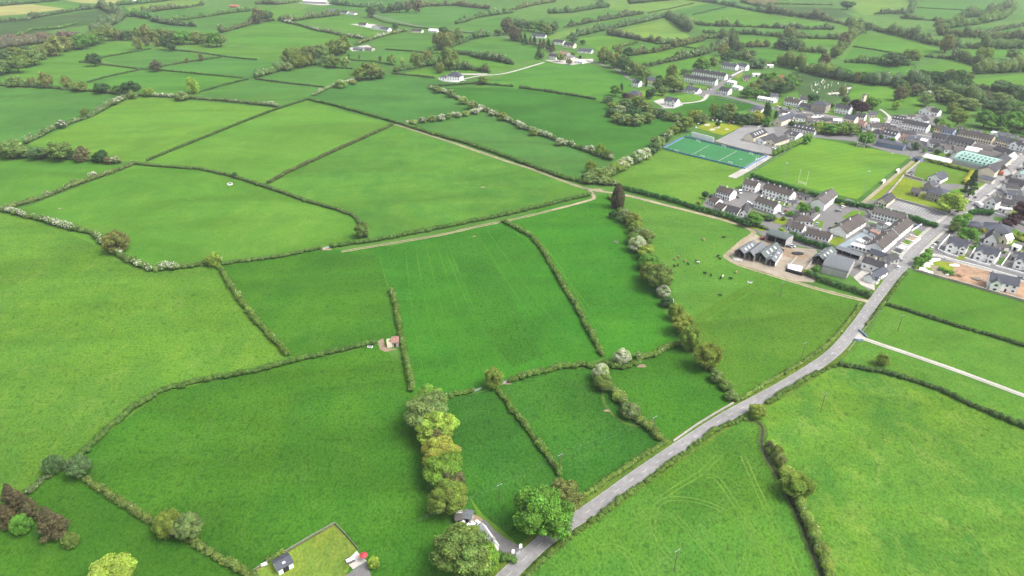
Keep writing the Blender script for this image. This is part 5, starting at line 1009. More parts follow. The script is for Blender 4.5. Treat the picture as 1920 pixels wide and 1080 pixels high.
# pub and street corner
B_('house', 'tall white gable ended house at the road junction by the white van', (1845,391), (1863,396), 8, 6, 9.2, 'gfront', rm='slate', nw=2, ns=2, ch=2)
B_('house_wing', 'dark roofed wing behind the tall white gable at the junction', (1864,388), (1894,393), 7, 3.6, 6, rm='slate', wm='grey', nw=3)
B_('outbuilding', 'small white flat roofed block beside the junction house', (1870,397), (1884,400), 4, 2.8, 3.2, 'flat', wm='white', rm='whiteroof', nw=2, cat='outbuilding'); hut('small white porch block right of the junction house', 1890, 399, 4, 3, 2.6, 3, -15, 'gable', 'white', 'whiteroof', 'outbuilding', 'outbuilding', door=False)
B_('cottage', 'grey cottage with dark roof and white gable right of the road', (1884,350), (1914,358), 9, 3, 6.4, rm='slate', wm='grey', nw=3, ch=2)
B_('house', 'house with turquoise blue roof at the right edge', (1907,334), (1934,340), 10, 4, 7, 'hip', rm='mint', wm='white', nw=3)
B_('house', 'dark roofed house above the turquoise roof at the right edge', (1914,318), (1936,323), 8, 4.5, 7, rm='slate', nw=3, ns=2)
# walled group: stone house and outbuildings
B_('stone_house', 'large beige stone house with grey hipped roof behind the yellow green tree', (1733,374), (1768,382), 13, 6, 9, 'hip', 'stone', 'slateb', nw=6, ns=2, ch=2, frame=True)
B_('outbuilding', 'stone outbuilding with pale ridge left of the large stone house', (1705,366), (1722,370), 6, 3, 5.4, 'gable', 'stone', 'oldtile', nw=2, cat='outbuilding'); B_('outbuilding', 'dark roofed stone wing behind the large stone house', (1729,356), (1745,360), 9, 4, 6.4, 'gfront', 'stone', 'slateb', nw=1, cat='outbuilding')
B_('bungalow', 'white gabled bungalow with sweeping grey roof on the walled lawn', (1738,339), (1762,345), 14, 3, 6.6, 'gfront', rm='slateb', nw=3, ch=1, frame=True); hut('tiny white gabled garden shed by the wall above the stone house', 1708, 331, 4, 3, 2.2, 3.2, -20, 'gfront', 'white', 'slateb')
B_('community_hall', 'cream gabled hall with dark roof at the end of the parking bays', (1641,385), (1661,390), 17, 3.2, 6, 'gfront', 'cream', 'slate', nw=4, cat='hall')
# green roofed hall and works
B_('market_hall', 'huge hall with mint green curved roof and dark roof slots', (1783,309), (1852,326), 24, 4.5, 9, 'barrel', 'grey', 'mint', cat='hall', sky=24, door=False)
B_('hall_extension', 'weathered grey green roof running behind the mint green hall', (1832,298), (1882,306), 12, 4, 6.4, 'gable', 'grey', 'oldtile', cat='hall', door=False); B_('store', 'white arched roof store behind the mint green hall', (1806,291), (1830,296), 12, 4, 6.5, 'barrel', 'white', 'whiteroof', cat='store', door=False)
B_('covered_stand', 'long white flat roof along the walled lawn beside the mint hall', (1727,300), (1777,312), 9, 2.8, 3.6, 'lean', 'cream', 'whiteroof', cat='stand', door=False)
B_('shop', 'dark roofed stone corner building with white road front', (1862,335), (1893,308), 11, 5, 8, rm='slate', wm='cream', nw=4, ns=2, ch=2)
B_('outbuilding', 'grey blue roofed low building beside the tall conifer', (1834,340), (1858,346), 6, 2.6, 3.8, 'lean', 'cream', 'slateb', cat='outbuilding')
B_('workshop', 'long blue grey workshop behind the top end of the pitch', (1641,273), (1692,283), 11, 3.6, 5.2, 'gable', 'slateblue', 'slateb', cat='workshop', door=False); B_('ball_shed', 'small dark shed at the right corner of the pitch', (1710,301), (1724,305), 5, 3, 3.4, 'flat', 'slateblue', 'slate', cat='shed')
B_('flat_roofed_store', 'building with shining pale blue curved roof in the works yard', (1697,266), (1722,270), 13, 3.4, 4.4, 'barrel', 'grey', 'slateb', cat='store', door=False); B_('store', 'plain white roofed store right of the pale blue roof', (1719,268), (1741,273), 8, 3, 3.6, 'gable', 'grey', 'whiteroof', cat='store', door=False)
B_('house', 'grey pink house left of the pale blue roof', (1688,262), (1698,265), 6, 3, 5, rm='rust', wm='pink', nw=2)
# main street, upper side
B_('terraced_houses', 'white terrace with nine front windows and dark roof on the street', (1690,241), (1735,250), 9, 5.6, 8.4, nw=9, ns=2, ch=4, wm='white', frame=True)
B_('terraced_cottages', 'white dormer cottages beside the avenue to the churchyard', (1671,229), (1693,233), 9, 3.4, 6.6, nw=5, ns=1, ch=2, sky=4)
B_('house', 'rear white house with broken dark roofs under the parkland', (1722,213), (1742,217), 13, 4, 7.2, 'gfront', rm='oldtile', nw=3, ns=1, ch=1); B_('house', 'second rear white house with jagged grey roof beside the parkland', (1741,216), (1756,219), 9, 4, 7, 'gable', rm='slate', nw=3, ch=1)
B_('house', 'white gabled cottage behind the nine window terrace', (1715,229), (1731,233), 9, 3, 6.2, 'gfront', rm='slate', nw=2, ch=1)
B_('house', 'yellow and pink fronted house on the street', (1749,251), (1763,254), 8, 5.6, 8, rm='tile', wm='yellow', nw=3, ns=2, ch=2); B_('house', 'pale blue street house with slate roof and white gable', (1764,255), (1784,259), 8, 5.6, 8, rm='slateb', wm='blue', nw=4, ns=2, ch=2)
B_('terraced_houses', 'long cream terrace with dark brown roof along the street', (1793,259), (1857,272), 8, 5.2, 8, rm='tile', wm='cream', nw=13, ns=2, ch=6)
B_('terraced_houses', 'grey and cream terrace right of the lane opening', (1865,272), (1886,277), 9, 5.4, 8, rm='slateb', wm='cream', nw=5, ns=2, ch=2); B_('shop', 'white shop with central front gable on the street', (1887,278), (1909,283), 9, 5.4, 8, rm='slate', nw=5, ns=2, porch=[(.5, 5, .8)]); B_('house', 'tall white end house on the street at the right edge', (1910,284), (1934,291), 9, 6, 9, rm='slate', nw=4, ns=2, ch=2)
B_('garage', 'white garage block beside the tree lined lane', (1855,254), (1875,258), 7, 3, 3.6, 'flat', 'white', 'whiteroof', cat='garage', door=False)
# street, lower side
B_('house_row', 'dark slated row with rooflights left of the blue cars', (1651,258), (1676,264), 10, 4, 7.4, rm='slate', nw=4, sky=4, ch=2); B_('house', 'small white house with hipped dark roof behind the pitch trees', (1629,254), (1650,259), 8, 3, 6, 'hip', nw=4, ch=1)
B_('terraced_houses', 'grey rendered row opposite the yellow and pink house', (1744,265), (1770,270), 8, 5, 7.6, wm='grey', rm='slate', nw=4, ns=2, ch=2); B_('terraced_houses', 'long dark roofed grey row backing onto the bottle yard', (1773,270), (1819,281), 9, 4.8, 7.8, wm='grey', rm='slate', nw=7, ns=2, ch=3); B_('house', 'low grey roofed hall right of the long dark roofed row', (1822,283), (1856,290), 9, 3.6, 5.8, wm='grey', rm='oldtile', nw=4)
B_('house', 'dark roofed building with slanting white gable beside the street junction', (1858,289), (1888,300), 9, 4.4, 7.4, rm='slate', wm='white', nw=4, ns=1)
B_('house', 'grey roofed hall facing the street above the pitch trees', (1580,229), (1600,233), 10, 4, 7.4, rm='slateb', wm='cream', nw=3, ch=1); B_('house', 'white windowed house with dark roof above the pitch trees', (1601,225), (1619,228), 8, 4.6, 7, rm='slate', nw=5, ns=2, ch=2)
B_('house', 'small pink brown house on the street above the pitch corner', (1606,238), (1618,241), 7, 4, 6.4, rm='rust', wm='pink', nw=2, ns=1, ch=1); B_('house', 'white gabled extension above the pitch corner', (1621,241), (1634,246), 9, 4, 6.4, 'gfront', rm='slate', nw=2)
B_('stone_house', 'tall grey stone house of three windows by three beside the street', (1519,208), (1546,213), 12, 8, 10.5, 'hip', 'stone', 'slateb', nw=4, ns=2, ch=2, frame=True)
B_('house', 'white two storey house with dark roof next to the copper trees', (1563,211), (1590,216), 9, 5.6, 8.4, nw=5, ns=2, ch=2, frame=True); B_('house', 'dark roofed wing left of the tall stone house', (1497,203), (1517,207), 9, 3, 5.6, wm='grey', nw=2)
B_('terraced_houses', 'white roadside terrace with brown roof across from the dark conifer', (1469,197), (1496,202), 8, 5, 7.6, rm='tile', nw=6, ns=2, ch=3); B_('bungalow', 'low white and red building beyond the street bend', (1419,188), (1450,194), 8, 3, 4.4, rm='whiteroof', wm='white', nw=6)
tower = B_('church_tower', 'cream church tower rising between the two copper trees', (1611,201), (1616,202), 5, 13, 14.5, 'hip', 'cream', 'oldtile', cat='tower', nw=1, ns=3, door=True)
B_('school_wing', 'cream gable ended school hall facing the yard', (1394,263), (1412,267), 26, 4, 7.4, 'gfront', 'cream', 'slate', cat='school', nw=0, door=False, sky=8)
B_('school_wing', 'white gabled classroom wing second from the left of the school', (1415,268), (1431,272), 22, 3.4, 6, 'gfront', 'white', 'slate', cat='school', nw=2, door=False); B_('school_wing', 'white gabled classroom wing at the near right of the school', (1436,272), (1452,276), 24, 3.4, 6.2, 'gfront', 'cream', 'slate', cat='school', nw=2, door=False)
B_('school_wing', 'rear school block with tall windows beside the hedge', (1468,259), (1490,264), 14, 4, 6.4, 'gable', 'white', 'slate', cat='school', nw=4, door=False, sky=1); B_('school_hall', 'long grey roofed hall with cream gable behind the school', (1449,234), (1464,237), 30, 4.6, 8, 'gfront', 'cream', 'slateb', cat='hall', nw=1, door=False)
B_('house_row', 'long dark roof with white rooflights behind the school hedge', (1484,246), (1526,254), 10, 3.4, 6.8, rm='slate', nw=8, sky=6)
for i, (x, y, wm, rm) in enumerate(((1463,218,'white','slate'), (1475,222,'white','whiteroof'), (1530,228,'white','whiteroof'), (1541,230,'white','slate'), (1552,231,'grey','slate'), (1562,236,'grey','oldtile'), (1515,222,'cream','oldtile'), (1570,232,'white','whiteroof'), (1590,243,'grey','slate'), (1640,232,'white','whiteroof'), (1548,238,'white','rust'), (1533,219,'white','slate'))):
    hut(f'{ORD[i]} little outbuilding in the gardens between the street and the pitch, {dict(slate="dark", rust="rust", oldtile="grey", whiteroof="white")[rm]} roofed', x, y, 8, 6, 2.8, 4.2, -8, 'gable', wm, rm, 'outbuilding', 'outbuilding', nw=2, group='outbuildings below the street')
# terraces and houses beyond
B_('terraced_houses', 'front one of two long white terraces in the far estate', (1280,152), (1340,161), 8, 5.2, 8, rm='slate', nw=14, ns=2, ch=7); B_('terraced_houses', 'rear one of two long white terraces in the far estate', (1297,141), (1358,151), 8, 5.2, 8, rm='slate', nw=14, ns=2, ch=7)
B_('terraced_houses', 'topmost left terrace of the far estate', (1352,129), (1378,133), 9, 5.2, 8.2, rm='slateb', nw=7, ns=2, ch=3); B_('terraced_houses', 'topmost right terrace of the far estate', (1380,130), (1397,133), 9, 5.2, 8.2, rm='slateb', nw=5, ns=2, ch=2)
B_('bungalow', 'white bungalow with grey roof on the bend below the far terraces', (1283,173), (1306,177), 11, 3, 6.4, 'gable', rm='slateb', nw=4, porch=[(.8, 4, 2)]); B_('house', 'white house with dark roof at the far street junction', (1347,176), (1364,179), 10, 4.6, 7.6, rm='slate', nw=4, ns=2, ch=1); B_('bungalow', 'low white building behind the far junction house', (1363,158), (1376,160), 8, 3, 4.6, rm='whiteroof', nw=3); B_('bungalow', 'second low pale building behind the far junction house', (1372,167), (1385,170), 8, 3, 4.6, rm='whiteroof', nw=2)
B_('farmhouse', 'white farmhouse on its own mown plot below the brick house', (1244,197), (1266,201), 9, 5.4, 8.6, rm='slateb', nw=4, ns=2, ch=2, frame=True, porch=[(.8, 4.5, 1)]); B_('brick_house', 'red brick house with dark hipped roof among the trees', (1175,184), (1196,187), 11, 5, 8.4, 'hip', 'brick', 'slateb', nw=4, ns=2, ch=2, frame=True)
B_('house', 'white house behind the red brick house', (1184,162), (1197,164), 9, 5, 7.6, 'gable', rm='slateb', nw=3, ns=2, ch=1); B_('house', 'yellow ended house with grey roof hidden in trees', (1209,155), (1228,156), 9, 3, 6, rm='slateb', wm='yellow', nw=3); B_('bungalow', 'blue grey hipped bungalow below the village street', (1405,209), (1426,212), 11, 2.8, 5.6, 'hip', rm='slateb', nw=4)
for i, (x, y, w_) in enumerate(((1425,126,18), (1440,127,14), (1418,144,9))): hut(f'{("left", "right", "lower")[i]} white low shed behind the far estate gardens', x, y, w_, 6, 3, 4, -5, 'gable', 'white', 'whiteroof')
B_('garden_shed', 'red tiled roof standing alone among the trees', (1456,151), (1477,156), 9, 3, 6.4, 'gable', 'brick', 'redtile', nw=2, cat='shed'); B_('bungalow', 'white bungalow at the street by the dark garden conifer', (1459,216), (1474,219), 8, 2.8, 5, rm='slate', nw=3)
# villa and far lane houses
B_('villa', 'white villa with steep slate roof alone in the fields', (838,150), (862,152), 11, 5, 9.5, 'hip', rm='slateb', nw=5, ns=2, ch=2, frame=True); B_('villa_wing', 'low white wing and yard wall left of the villa', (824,149), (838,150), 8, 3, 4.4, 'hip', rm='slateb', nw=3)
FARH = [('farm','white bungalow at the left of the far white farm',(672,49),(686,50),'gable','white','slate',3,6), ('','main white house of the far white farm',(697,55),(714,57),'gfront','white','oldtile',4.5,8), ('','white gabled wing right of the far white farm',(713,57),(727,59),'gable','white','slateb',3,6),
 ('','left bungalow of the pair on the far lane',(771,61),(790,62),'gable','cream','slate',3,5.6), ('','right bungalow of the pair on the far lane',(803,60),(819,61),'gable','white','whiteroof',3,5.2), ('','white cottage left of the top lane group',(638,25),(650,27),'gable','white','slate',3,6), ('','white cottage right of the top lane group',(652,27),(664,28),'gfront','white','oldtile',3,6),
 ('','low red roofed house at the far top left',(430,14),(447,15),'gable','brick','redtile',3,6), ('','white shed peeping over the far top left hedge',(241,2),(252,2),'gable','white','whiteroof',3,5),
 ('','large pale farm building cut by the top edge',(568,6),(612,8),'gable','grey','whiteroof',5,8), ('','grey sheds left half in the hollow by the white hedge',(662,94),(680,96),'gable','grey','tin',3,4.6), ('','grey sheds right half in the hollow by the white hedge',(681,95),(697,96),'gable','grey','oldtile',3,4.4), ('','pale grey roof by the top lane bend',(613,22),(630,24),'gable','grey','tin',3,6),
 ('','white bungalow below the lane conifers',(998,71),(1022,72),'gable','white','slateb',3,6), ('','larger white house in the hedged lane garden',(1056,89),(1075,91),'gable','cream','slate',4.5,8), ('','smaller white house in the hedged lane garden',(1036,83),(1055,85),'gable','white','slate',4,7), ('','blue grey bungalow in the square hedged garden',(1083,99),(1108,101),'gable','white','slateb',3,6),
 ('','far roadside farm house with white front',(1028,110),(1042,112),'gable','white','slate',4,7), ('','far roadside farm sheds in the middle',(1047,105),(1062,107),'gable','grey','rust',4,6), ('','small grey gabled barn of the roadside farm',(1058,112),(1070,114),'gfront','cream','tin',4,6), ('','white shed at the right end of the roadside farm',(1077,118),(1092,120),'gable','white','whiteroof',3,5)]
for k, lab, A, B2, rt, wm_, rm_, e_, r_ in FARH: B_('farm_building' if 'shed' in lab or 'farm' in lab else 'house', lab, A, B2, 10, e_, r_, rt, wm_, rm_, nw=3, ns=2 if e_ > 4 else 1, ch=1 if e_ > 3 else 0, door=False, cat='farm building' if 'shed' in lab or 'farm b' in lab else 'house')
# stone hut in the pasture
hp = G(726, 652); hz = math.atan2(*(np.array(G(748,650))-np.array(G(726,652)))[::-1])
t = empty('ruined_hut', (*hp, 0), hz); tag(t, 'small ruined hut, half unroofed with rusty red sheets, in a muddy gap', 'hut')
q = MB(); q.box(0, 2.4, 0, .3, 0, 2.6); q.box(0, .3, .3, 3.6, 0, 2.5); q.box(0, 2.4, 3.6, 3.9, 0, 2.5); q.build('roofless_wall', M['cream'], t)
q = MB(); q.box(2.4, 5.6, 0, .3, 0, 2.7); q.box(2.4, 2.7, .3, 3.6, 0, 2.9); q.box(5.3, 5.6, .3, 3.6, 0, 2.7); q.box(2.4, 5.6, 3.6, 3.9, 0, 3.4); q.build('wall', M['stone'], t)
q = MB(); q.poly((2.2, -.3, 2.72), (5.8, -.3, 2.72), (5.8, 4.1, 3.5), (2.2, 4.1, 3.5)); q.poly((2.2, -.3, 2.64), (2.2, 4.1, 3.42), (5.8, 4.1, 3.42), (5.8, -.3, 2.64)); q.build('sheet_roof', M['rust'], t); MB().box(3.3, 4.2, -.06, .02, 0, 2).build('doorway', M['dark'], t)
# bottom: garden shed, cottage
B_('garden_shed', 'blue grey roofed shed with white skylight on the mown bottom lawn', (524,1079), (551,1064), 4.4, 2.4, 3.4, 'gable', 'white', 'slateb', cat='shed', sky=1, nw=1, endw=True)
B_('cottage', 'narrow cottage with pale blue grey roof beside the bottom lane', (922,1040), (935,1034), 9, 3, 5, 'gfront', 'white', 'whiteroof', nw=1, ch=1)
hut('yellow topped little shed under the big tree row', 861, 983, 2.3, 2.2, 2, 2.3, 8, 'lean', 'wood', 'oldtile'); hut('grey lean to beside the yellow topped shed', 876, 981, 2.6, 3.2, 2.2, 2.6, -12, 'lean', 'grey', 'tin'); hut('tiny pale hutch above the yellow topped shed', 862, 971, 1.8, 1.5, 1.4, 1.7, 5, 'lean', 'white', 'whiteroof')
# ---------------------------------------------------------------- walls
WL = [('pale wall round the new houses along the construction lane','white',1.1,[(1762,462),(1758,469),(1775,477),(1796,483)]), ('white front wall of the second new house','white',1.1,[(1808,485),(1835,494),(1856,499)]), ('white front wall of the third new house','white',1.1,[(1866,500),(1895,508),(1930,518)]),
 ('white dividing wall between the first two new houses','white',1.2,[(1817,484),(1829,465)]), ('white dividing wall between the second and third new houses','white',1.2,[(1877,500),(1893,477)]), ('white curved wall on the road side of the new houses','white',1.1,[(1762,462),(1770,453),(1780,442)]),
 ('long rough stone boundary wall between the site and the green field','stone',1.4,[(1714,508),(1740,515),(1780,526),(1820,537),(1850,546),(1890,557),(1935,570),(2000,588)]), ('dark new wall beside the slate roofed house plot','grey',1.8,[(1848,545),(1864,512)]),
 ('grey stone wall above the stone house lawn','stone',1.8,[(1664,367),(1694,331)]), ('stone wall dividing the two walled lawns','stone',1.6,[(1695,329),(1715,335),(1730,339)]), ('stone wall beside the pitch bank','stone',1.8,[(1697,327),(1722,306),(1727,301)]), ('pale wall between the parking bays and the stone house lawn','grey',1.4,[(1672,372),(1720,385),(1776,402)]),
 ('pale roadside wall below the tall conifer','grey',1.1,[(1792,397),(1820,373),(1850,347)]), ('white wall dividing the two road terraces front plots','white',1.1,[(1709,434),(1728,422)]),
 ('white end wall of the front gardens along the road','white',1,[(1700,468),(1725,449)]), ('grey wall edging the school yard','grey',1.8,[(1393,238),(1420,240),(1448,232)]), ('wall behind the school yard by the clipped hedge','stone',1.2,[(1338,266),(1370,275),(1410,285),(1447,292)]),
 ('pale churchyard avenue wall','white',1,[(1655,243),(1675,222)]), ('white wall along the back of the estate garden row','white',1.2,[(1520,441),(1505,431)]), ('white garden wall of the bungalow turning circle','white',1.2,[(1521,418),(1536,405)]),
 ('pale low wall along the village street under the stone house','white',1,[(1504,212),(1520,217),(1545,219)]), ('pale wall of the farm house plot','grey',1,[(1240,204),(1262,204),(1280,197)]),
 ('left dark curved wall at the white driveway mouth','slateblue',1.2,[(1600,638),(1608,640),(1617,639)]), ('right dark curved wall at the white driveway mouth','slateblue',1.2,[(1609,620),(1617,626),(1624,633)]),
 ('pale concrete wall on the upper road edge near the bend','concrete',.9,[(1262,829),(1300,802),(1340,777),(1375,757)]), ('low pale wall round the patio','white',.6,[(650,1055),(670,1037)]), ('white courtyard wall left of the villa','white',1.6,[(823,150),(832,153),(845,154),(862,154)])]
for lab, mt, hh, pts in WL: wall(lab, pts, hh, .4 if mt != 'stone' else .7, mt)
for i in range(7):                                          # walled front strips of the road terraces
    x, y = 1650+i*8.6, 486-i*7.6; wall(f'white garden divider, {ORD[i]} from the bottom in front of the road terraces', [(x+4, y+1), (x+21, y+8.5-i*.3)], .9, .3, 'white', group='garden dividers of the road terraces')
    if i < 6: ps('front_garden', [GA, GB, M['slate'], M['grey'], GA, M['mud']][i], [(x+6, y+1), (x+21, y+7), (x+29, y-1), (x+14, y-6)], .13)
for i, (x, y) in enumerate(((1430,372), (1441,376), (1452,379), (1463,383), (1474,386))): wall(f'white drive divider, {ORD[i]} from the left before the terrace of four', [(x, y-6), (x-5, y+1)], .9, .25, 'white', group='drive dividers of the terrace of four')

# closer packed village fabric: rear blocks, cottages and small terraces
MR = [('white','slate'), ('grey','slate'), ('white','oldtile'), ('cream','slateb'), ('white','slateb'), ('grey','oldtile'), ('white','tile'), ('pink','slate')]
PK = [('near the dormer cottages', [(1655,244,12,-12), (1668,249,10,-12), (1640,246,9,-14), (1681,256,11,-12), (1694,254,8,60), (1705,259,10,-10)]),
 ('by the works yard', [(1752,277,9,-12), (1766,284,8,70), (1780,288,9,-12), (1796,290,8,-14), (1808,300,7,60), (1730,283,7,-12), (1716,280,8,-10)]),
 ('behind the long cream terrace', [(1800,252,8,-12), (1815,255,7,-12), (1830,258,9,-12), (1842,261,7,-10), (1880,263,9,-12), (1900,268,8,-12), (1915,273,9,-12)]),
 ('below the school hall', [(1500,228,9,-10), (1522,234,10,-10), (1478,230,8,-10), (1538,243,8,-10), (1556,246,9,-10), (1574,250,8,-10), (1589,252,8,-12)]),
 ('above the white lorry', [(1900,375,9,-15), (1880,372,7,-15), (1915,386,9,-15), (1895,362,8,-15), (1890,327,9,70), (1903,345,8,60)]),
 ('in the upper estate gardens', [(1496,371,5,-15), (1510,375,5,-15), (1485,386,5,-15), (1455,362,5,-15), (1470,366,5,-15), (1405,352,5,-15), (1519,404,5,-15), (1500,410,5,-15)]),
 ('above the village street', [(1452,187,8,-8), (1484,189,7,-8), (1506,193,8,-8), (1552,201,7,-8), (1597,206,9,-8), (1636,222,8,-10), (1708,223,7,-10)]),
 ('behind the new white houses', [(1798,458,6,-15), (1812,461,5,-15), (1880,470,6,-15), (1912,485,6,-15), (1868,476,5,-15), (1918,468,7,-15)]),
 ('around the far estate', [(1310,130,6,-8), (1345,139,6,-8), (1366,149,6,-8), (1296,162,5,-8), (1330,169,5,-8), (1400,152,8,-8)])]
for where, L in PK:
    o = sorted(range(len(L)), key=lambda i: L[i][0])
    for r, i in enumerate(o):
        x, y, wd, dg = L[i]; wm, rm = MR[(i*3+int(x)) % len(MR)]; big = wd > 7
        hut(f'{wm} walled {dict(slate="dark", oldtile="grey", slateb="blue grey", tile="brown")[rm]} roofed {"house" if big else "outbuilding"}, {ORD[r]} from left {where}', x, y, wd, 7 if big else 4, 3.6 if big else 2.5, 6.2 if big else 3.6, dg, 'gable', wm, rm, 'house' if big else 'outbuilding', 'house' if big else 'outbuilding', nw=3 if big else 1, ch=1 if big else 0, group='packed houses and sheds '+where)
GW = [('between the terrace of four and the pitch hedge',[(1430,361),(1480,375)]), ('in front of the terrace of four',[(1424,374),(1480,391)]), ('before the middle terrace',[(1411,397),(1446,409)]), ('below the long car park terrace',[(1628,416),(1688,432)]), ('round the corner green',[(1609,391),(1626,396),(1630,402)]),
 ('between the street and pitch trees',[(1500,226),(1560,238)]), ('by the dormer cottages',[(1666,233),(1690,240)]), ('behind the nine window terrace',[(1692,233),(1738,242)]), ('below the long cream terrace',[(1792,262),(1855,276)]), ('beside the junction house',[(1862,400),(1900,412),(1930,422)]), ('of the narrow lane by the copper trees',[(1880,405),(1930,428)]),
 ('behind the second new house',[(1835,478),(1880,486)]), ('along the new road',[(1770,484),(1850,505),(1930,528)]), ('above the white farmhouse yard',[(1600,502),(1613,498)]), ('of the school front',[(1452,278),(1468,268)]), ('opposite the far terraces',[(1372,143),(1400,129)]), ('below the far junction',[(1340,184),(1400,196)])]
for k, (ph, pts) in enumerate(GW): wall('low pale boundary wall '+ph, pts, 1.0, .3, ('white', 'concrete', 'stone')[k % 3])
# ================================================================ SMALL THINGS
CC = dict(w=(.75,.75,.75), s=(.42,.44,.46), k=(.03,.03,.035), b=(.03,.08,.26), r=(.35,.03,.03), g=(.16,.17,.18), n=(.25,.22,.16))
CN = dict(w='white', s='silver', k='black', b='dark blue', r='red', g='grey', n='beige')
CARS = [('w',1684,503,1690,497,'at the kerb below the lower terrace'), ('s',1690,489,1697,483,'at the kerb beside the lower terrace gardens'), ('w',1747,467,1753,460,'first of three at the kerb by the new houses'), ('w',1752,461,1758,454,'second of three at the kerb by the new houses'), ('g',1758,455,1764,448,'third of three at the kerb by the new houses'),
 ('k',1796,397,1801,392,'on the left lane below the yellow green tree'), ('s',1821,379,1826,375,'parked nearest the wall under the conifer'), ('g',1829,371,1834,367,'second from the wall under the conifer'), ('w',1853,368,1858,364,'beside the junction house'), ('w',1869,354,1874,350,'by the grey cottage gate'), ('g',1886,343,1890,339,'right of the road near the blue roof'), ('w',1893,312,1898,308,'beyond the orange lorry'), ('k',1908,319,1912,315,'right kerb beyond the lorry'),
 ('k',1381,371,1386,372,'beside the terrace nearest the field'), ('w',1406,383,1412,385,'at the end of the middle terrace'), ('w',1403,381,1408,380,'double parked at the middle terrace end'), ('r',1475,397,1480,395,'in the lane behind the estate'), ('s',1464,401,1469,403,'beside the red one in the estate lane'), ('g',1438,371,1441,367,'on the first drive of the terrace of four'), ('k',1460,378,1463,374,'on the middle drive of the terrace of four'), ('w',1580,389,1585,388,'by the clipped hedge corner'), ('g',1571,397,1576,397,'below the white one at the hedge corner'), ('s',1532,421,1536,417,'in the turning circle'), ('g',1571,421,1576,423,'by the small estate green'), ('k',1560,430,1564,431,'beside the purple brown roof'),
 ('k',1709,430,1714,426,'at the top end of the road terraces'), ('b',1720,425,1724,424,'beside the grassed end plot'),
 ('s',1824,419,1828,418,'in front of the pale blue grey bungalow'), ('g',1838,449,1842,446,'on the drive beside the dark steep roof'), ('k',1832,458,1836,456,'behind the first new house'), ('g',1914,523,1919,524,'on the slate roofed plot edge'), ('w',1879,298,1884,300,'at the street junction'), ('k',1873,285,1877,286,'outside the grey and cream terrace'), ('s',1700,247,1705,248,'before the nine window terrace'), ('w',1712,249,1717,250,'further right before the nine window terrace'), ('s',1456,204,1461,205,'on the street by the conifer'), ('w',1459,201,1464,202,'across the street from the conifer'), ('k',1464,205,1469,206,'beside the white roadside terrace'), ('w',1528,217,1533,218,'outside the tall stone house'), ('w',1595,228,1600,229,'by the street hall'),
 ('g',1273,195,1278,196,'at the white farmhouse'), ('w',1318,183,1323,184,'at the far junction'), ('w',1380,133,1384,131,'by the topmost terraces'), ('w',881,988,888,983,'on the bottom lane beside the sheds'), ('w',890,986,896,981,'right of the twin on the bottom lane'), ('k',866,981,869,985,'tucked between the little sheds'), ('g',1479,464,1483,465,'beside the open hay barn'), ('s',1485,463,1489,464,'second beside the open hay barn'), ('w',1450,280,1455,281,'in the school yard by the hedge'), ('s',1458,276,1462,277,'in the school yard behind the hedge'), ('b',1460,282,1465,283,'near the school yard hedge end')]
for i, (c, x, y, x2, y2, ph) in enumerate(CARS): car(f'{CN[c]} car {ph}', x, y, x2, y2, CC[c], False)
for i in range(7): car(f'blue car, {ORD[i]} from the left in the row beside the workshop', 1662+i*3.1, 262.5-i*1.3, 1664+i*3.1, 259-i*1.3, CC['b'] if i % 3 else (.05,.06,.1))
for i in range(6): car(f'dark blue car, {ORD[i]} in the cluster beside the white flat roof', 1733+(i % 3)*4.4, 276+(i//3)*5+(i % 3), 1736+(i % 3)*4.4, 273+(i//3)*5, CC['b'] if i % 2 else (.06,.07,.1))
car('white van by the dark hedge at the top of the estate road', 1609, 387, 1615, 389, CC['w'], True); car('white van parked outside the villa wall', 869, 152, 874, 152, CC['w'], True)
car('white van at the left end of the upper estate turning', 1388, 362, 1390, 368, CC['w'], True)
# big vehicles
def lorry(label, x, y, x2, y2, c, box):
    p = G(x, y); q = G(x2, y2); e = empty('lorry', (*p, .15), math.atan2(q[1]-p[1], q[0]-p[0])); L, hh = box
    MB().box(-L/2, L/2-2.2, -1.2, 1.2, .95, hh).build('cargo_box', M['car'], e, color=c); cb = MB().box(L/2-2.0, L/2, -1.15, 1.15, .6, 2.6).build('cab', M['car'], e, color=(.7,.7,.7)); MB().box(L/2-.5, L/2+.03, -1.05, 1.05, 1.6, 2.4).build('windscreen', M['glass'], cb)
    MB().box(-L/2, L/2-2, -.9, .9, .6, .93).build('chassis', M['black'], e)
    wh = MB().tube((0, -.15, 0), (0, .15, 0), .48, .48, 12).me('wheel', M['rubber'])
    for xx in (-L*.36, -L*.2, L*.38):
        for sy in (-1, 1): link('wheel', wh, e, (xx, sy*1.05, .48))
    return tag(e, label, 'lorry')
lorry('orange red lorry with dark open rear on the main road beside the hall', 1879, 327, 1886, 320, (.50,.13,.07), (10, 3.4)); lorry('white box lorry parked at the junction by the white gable house', 1834, 388, 1829, 384, (.75,.75,.73), (8.5, 3.3))
